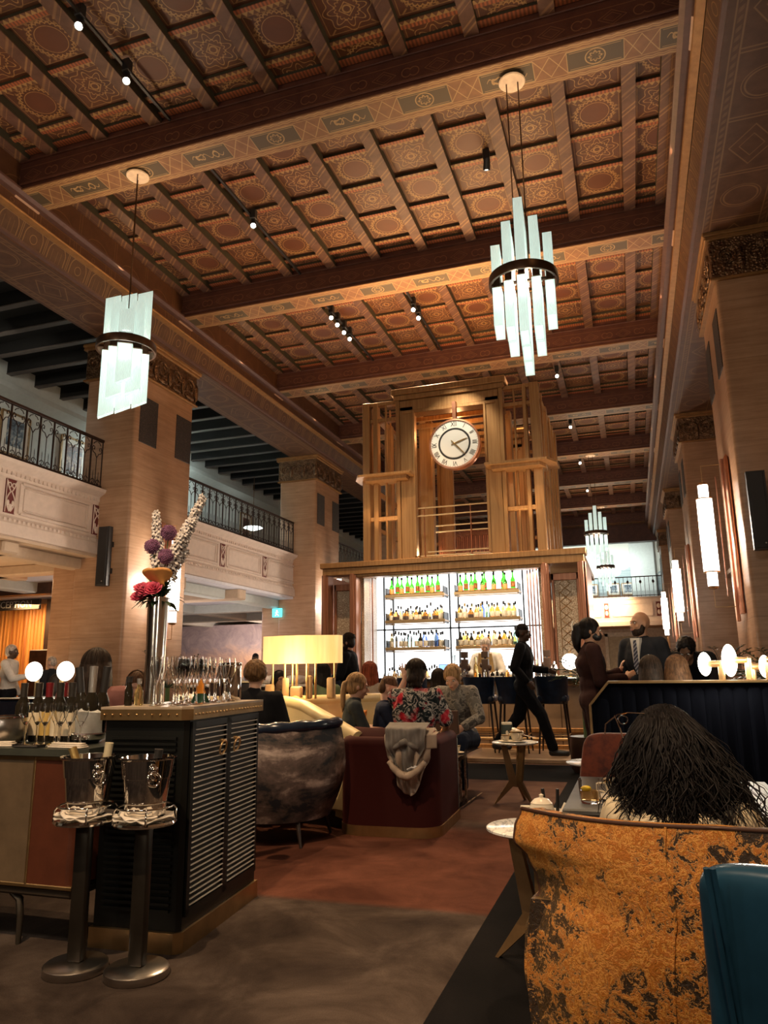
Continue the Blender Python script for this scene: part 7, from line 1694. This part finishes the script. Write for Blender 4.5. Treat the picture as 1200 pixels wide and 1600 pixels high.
person('guest with curly light brown hair in dark jacket beside the cabinet corner', (-2.90, 5.42, 0), 18, SIT, {}, s=.985, skin='fair', hair='curly', style='curly', top=DKT, bottom=DKB, vox=.009)
person('small distant figure in white shirt and dark waistcoat left of the amber lamp', (-8.65, 16.2, 0), -120, STAND, {}, s=.98, skin='deep', hair='black', style='fade', top=CL('pale_blue_shirt', (.35, .40, .50)), bottom=DKB, shoe=BSH, vox=.014)
# left side
person('woman with long straight dark hair seen from behind over the bottles at left', (-3.60, 4.38, 0), 20, SIT, dict(head=(0, .05, 1.20)), s=1.045, skin='fair', hair='dark', style='longwide', top=CL('mauve_top', (.22, .10, .09)), bottom=DKB, fem=True, vox=.009, pitch=-10)
person('face of a dark haired guest just right of the long haired woman at left', (-3.86, 5.25, 0), -155, SIT, {}, s=.93, skin='fair', hair='brown', style='long', top=DKT, bottom=DKB, fem=True, vox=.009, pitch=-20)
person('man in white cap and grey waistcoat standing far left by reception', (-10.28, 10.35, 0), -70, STAND, dict(elR=(.22, .16, 1.16), haR=(.14, .40, 1.20)), s=1.02, skin='deep', hair='grey', style='cap', top=WSH, bottom=DKB, shoe=BSH, vox=.012)
person('older grey haired man in dark jacket talking to the man in the white cap', (-9.82, 10.85, 0), 90, STAND, dict(elR=(.25, .12, 1.15), haR=(.12, .30, 1.30)), s=.90, skin='fair', hair='grey', style='fade', top=SUIT, bottom=SUIT, shoe=BSH, vox=.012)
person('guest with dark brown hair low between the bottles and the round booth lamps', (-6.15, 6.85, 0), 0, SIT, {}, s=.93, skin='tan', hair='dark', style='long', top=DKT, bottom=DKB, vox=.012)
# ---- the woman in the orange chair: long wavy black hair, glasses pushed up
p = person('woman with long wavy black hair and cream top in the orange chair, seen from behind', (.09, 2.62, 0), -6, SIT, dict(pelvis=(0, -.02, .48), chest=(0, .03, .66), neck=(0, .06, .80), head=(0, .09, .940), shR=(.17, .03, .735), shL=(-.17, .03, .735), elR=(.24, .12, .58), elL=(-.24, .12, .58), haR=(.16, .36, .67), haL=(-.16, .36, .67)), s=1.0, skin='tan', hair='black', style='short', top=CL('cream_knit_top', (.62, .52, .36)), bottom=JEAN, fem=True, vox=.008, pitch=-22)
H = headM(dict(head=(0, .09, .940)), 0, -22)
g = G(); RH = random.Random(21)
for i in range(1900):
    a = RH.uniform(-PI*.04, PI*1.04)+PI; el = RH.uniform(-.45, 1.50); d = Vector((math.cos(a)*math.cos(el), math.sin(a)*math.cos(el)*1.05, math.sin(el)))
    q0 = H @ Vector((d.x*.100-.02, -.012+d.y*.115, .035+d.z*.108)); side = d.x
    L = RH.uniform(.20, .40); ph = RH.uniform(0, 6.28); amp = RH.uniform(.010, .032); fr_ = RH.uniform(6, 13); pts = []; rad = []; vx = side*.025+RH.uniform(-.04, .06)+.01+max(0, side)*.05; r0 = RH.choice((.0014, .0022, .0034, .0055))
    out = Vector((d.x, d.y*.9, 0))
    for k in range(13):
        u = k/12; q = q0+out*(.030*math.sin(min(1, u*2)*PI/2)+.03*u)+Vector((vx*u, -.025*u, -L*u**1.15))
        q += Vector((math.sin(ph+u*fr_)*amp*u*1.6, math.cos(ph*1.3+u*fr_)*amp*u, 0)); pts.append(q); rad.append(r0*(1-.75*u))
    g.tube(pts, rad, 5)
g.ell((.02, .0, .80), (.13, .06, .12), 16, 12); g.ob('long_hair', HAIR['black'], p, smooth=180)
g = G()
g.tube([(-.165, .05, 1.052), (-.13, .035, 1.060), (-.075, .03, 1.058)], .0022, 5); g.tube([(-.172, .05, 1.050), (-.150, -.02, 1.015), (-.138, -.05, .985)], .0024, 5); g.tube([(-.165, .05, 1.052), (-.205, .05, 1.02), (-.208, .04, .99)], .0024, 5)
g.tube([(-.150+.016*math.cos(b), .075, 1.035+.014*math.sin(b)) for b in [k*PI/8 for k in range(17)]], .002, 5); g.ob('glasses', CHROME, p)
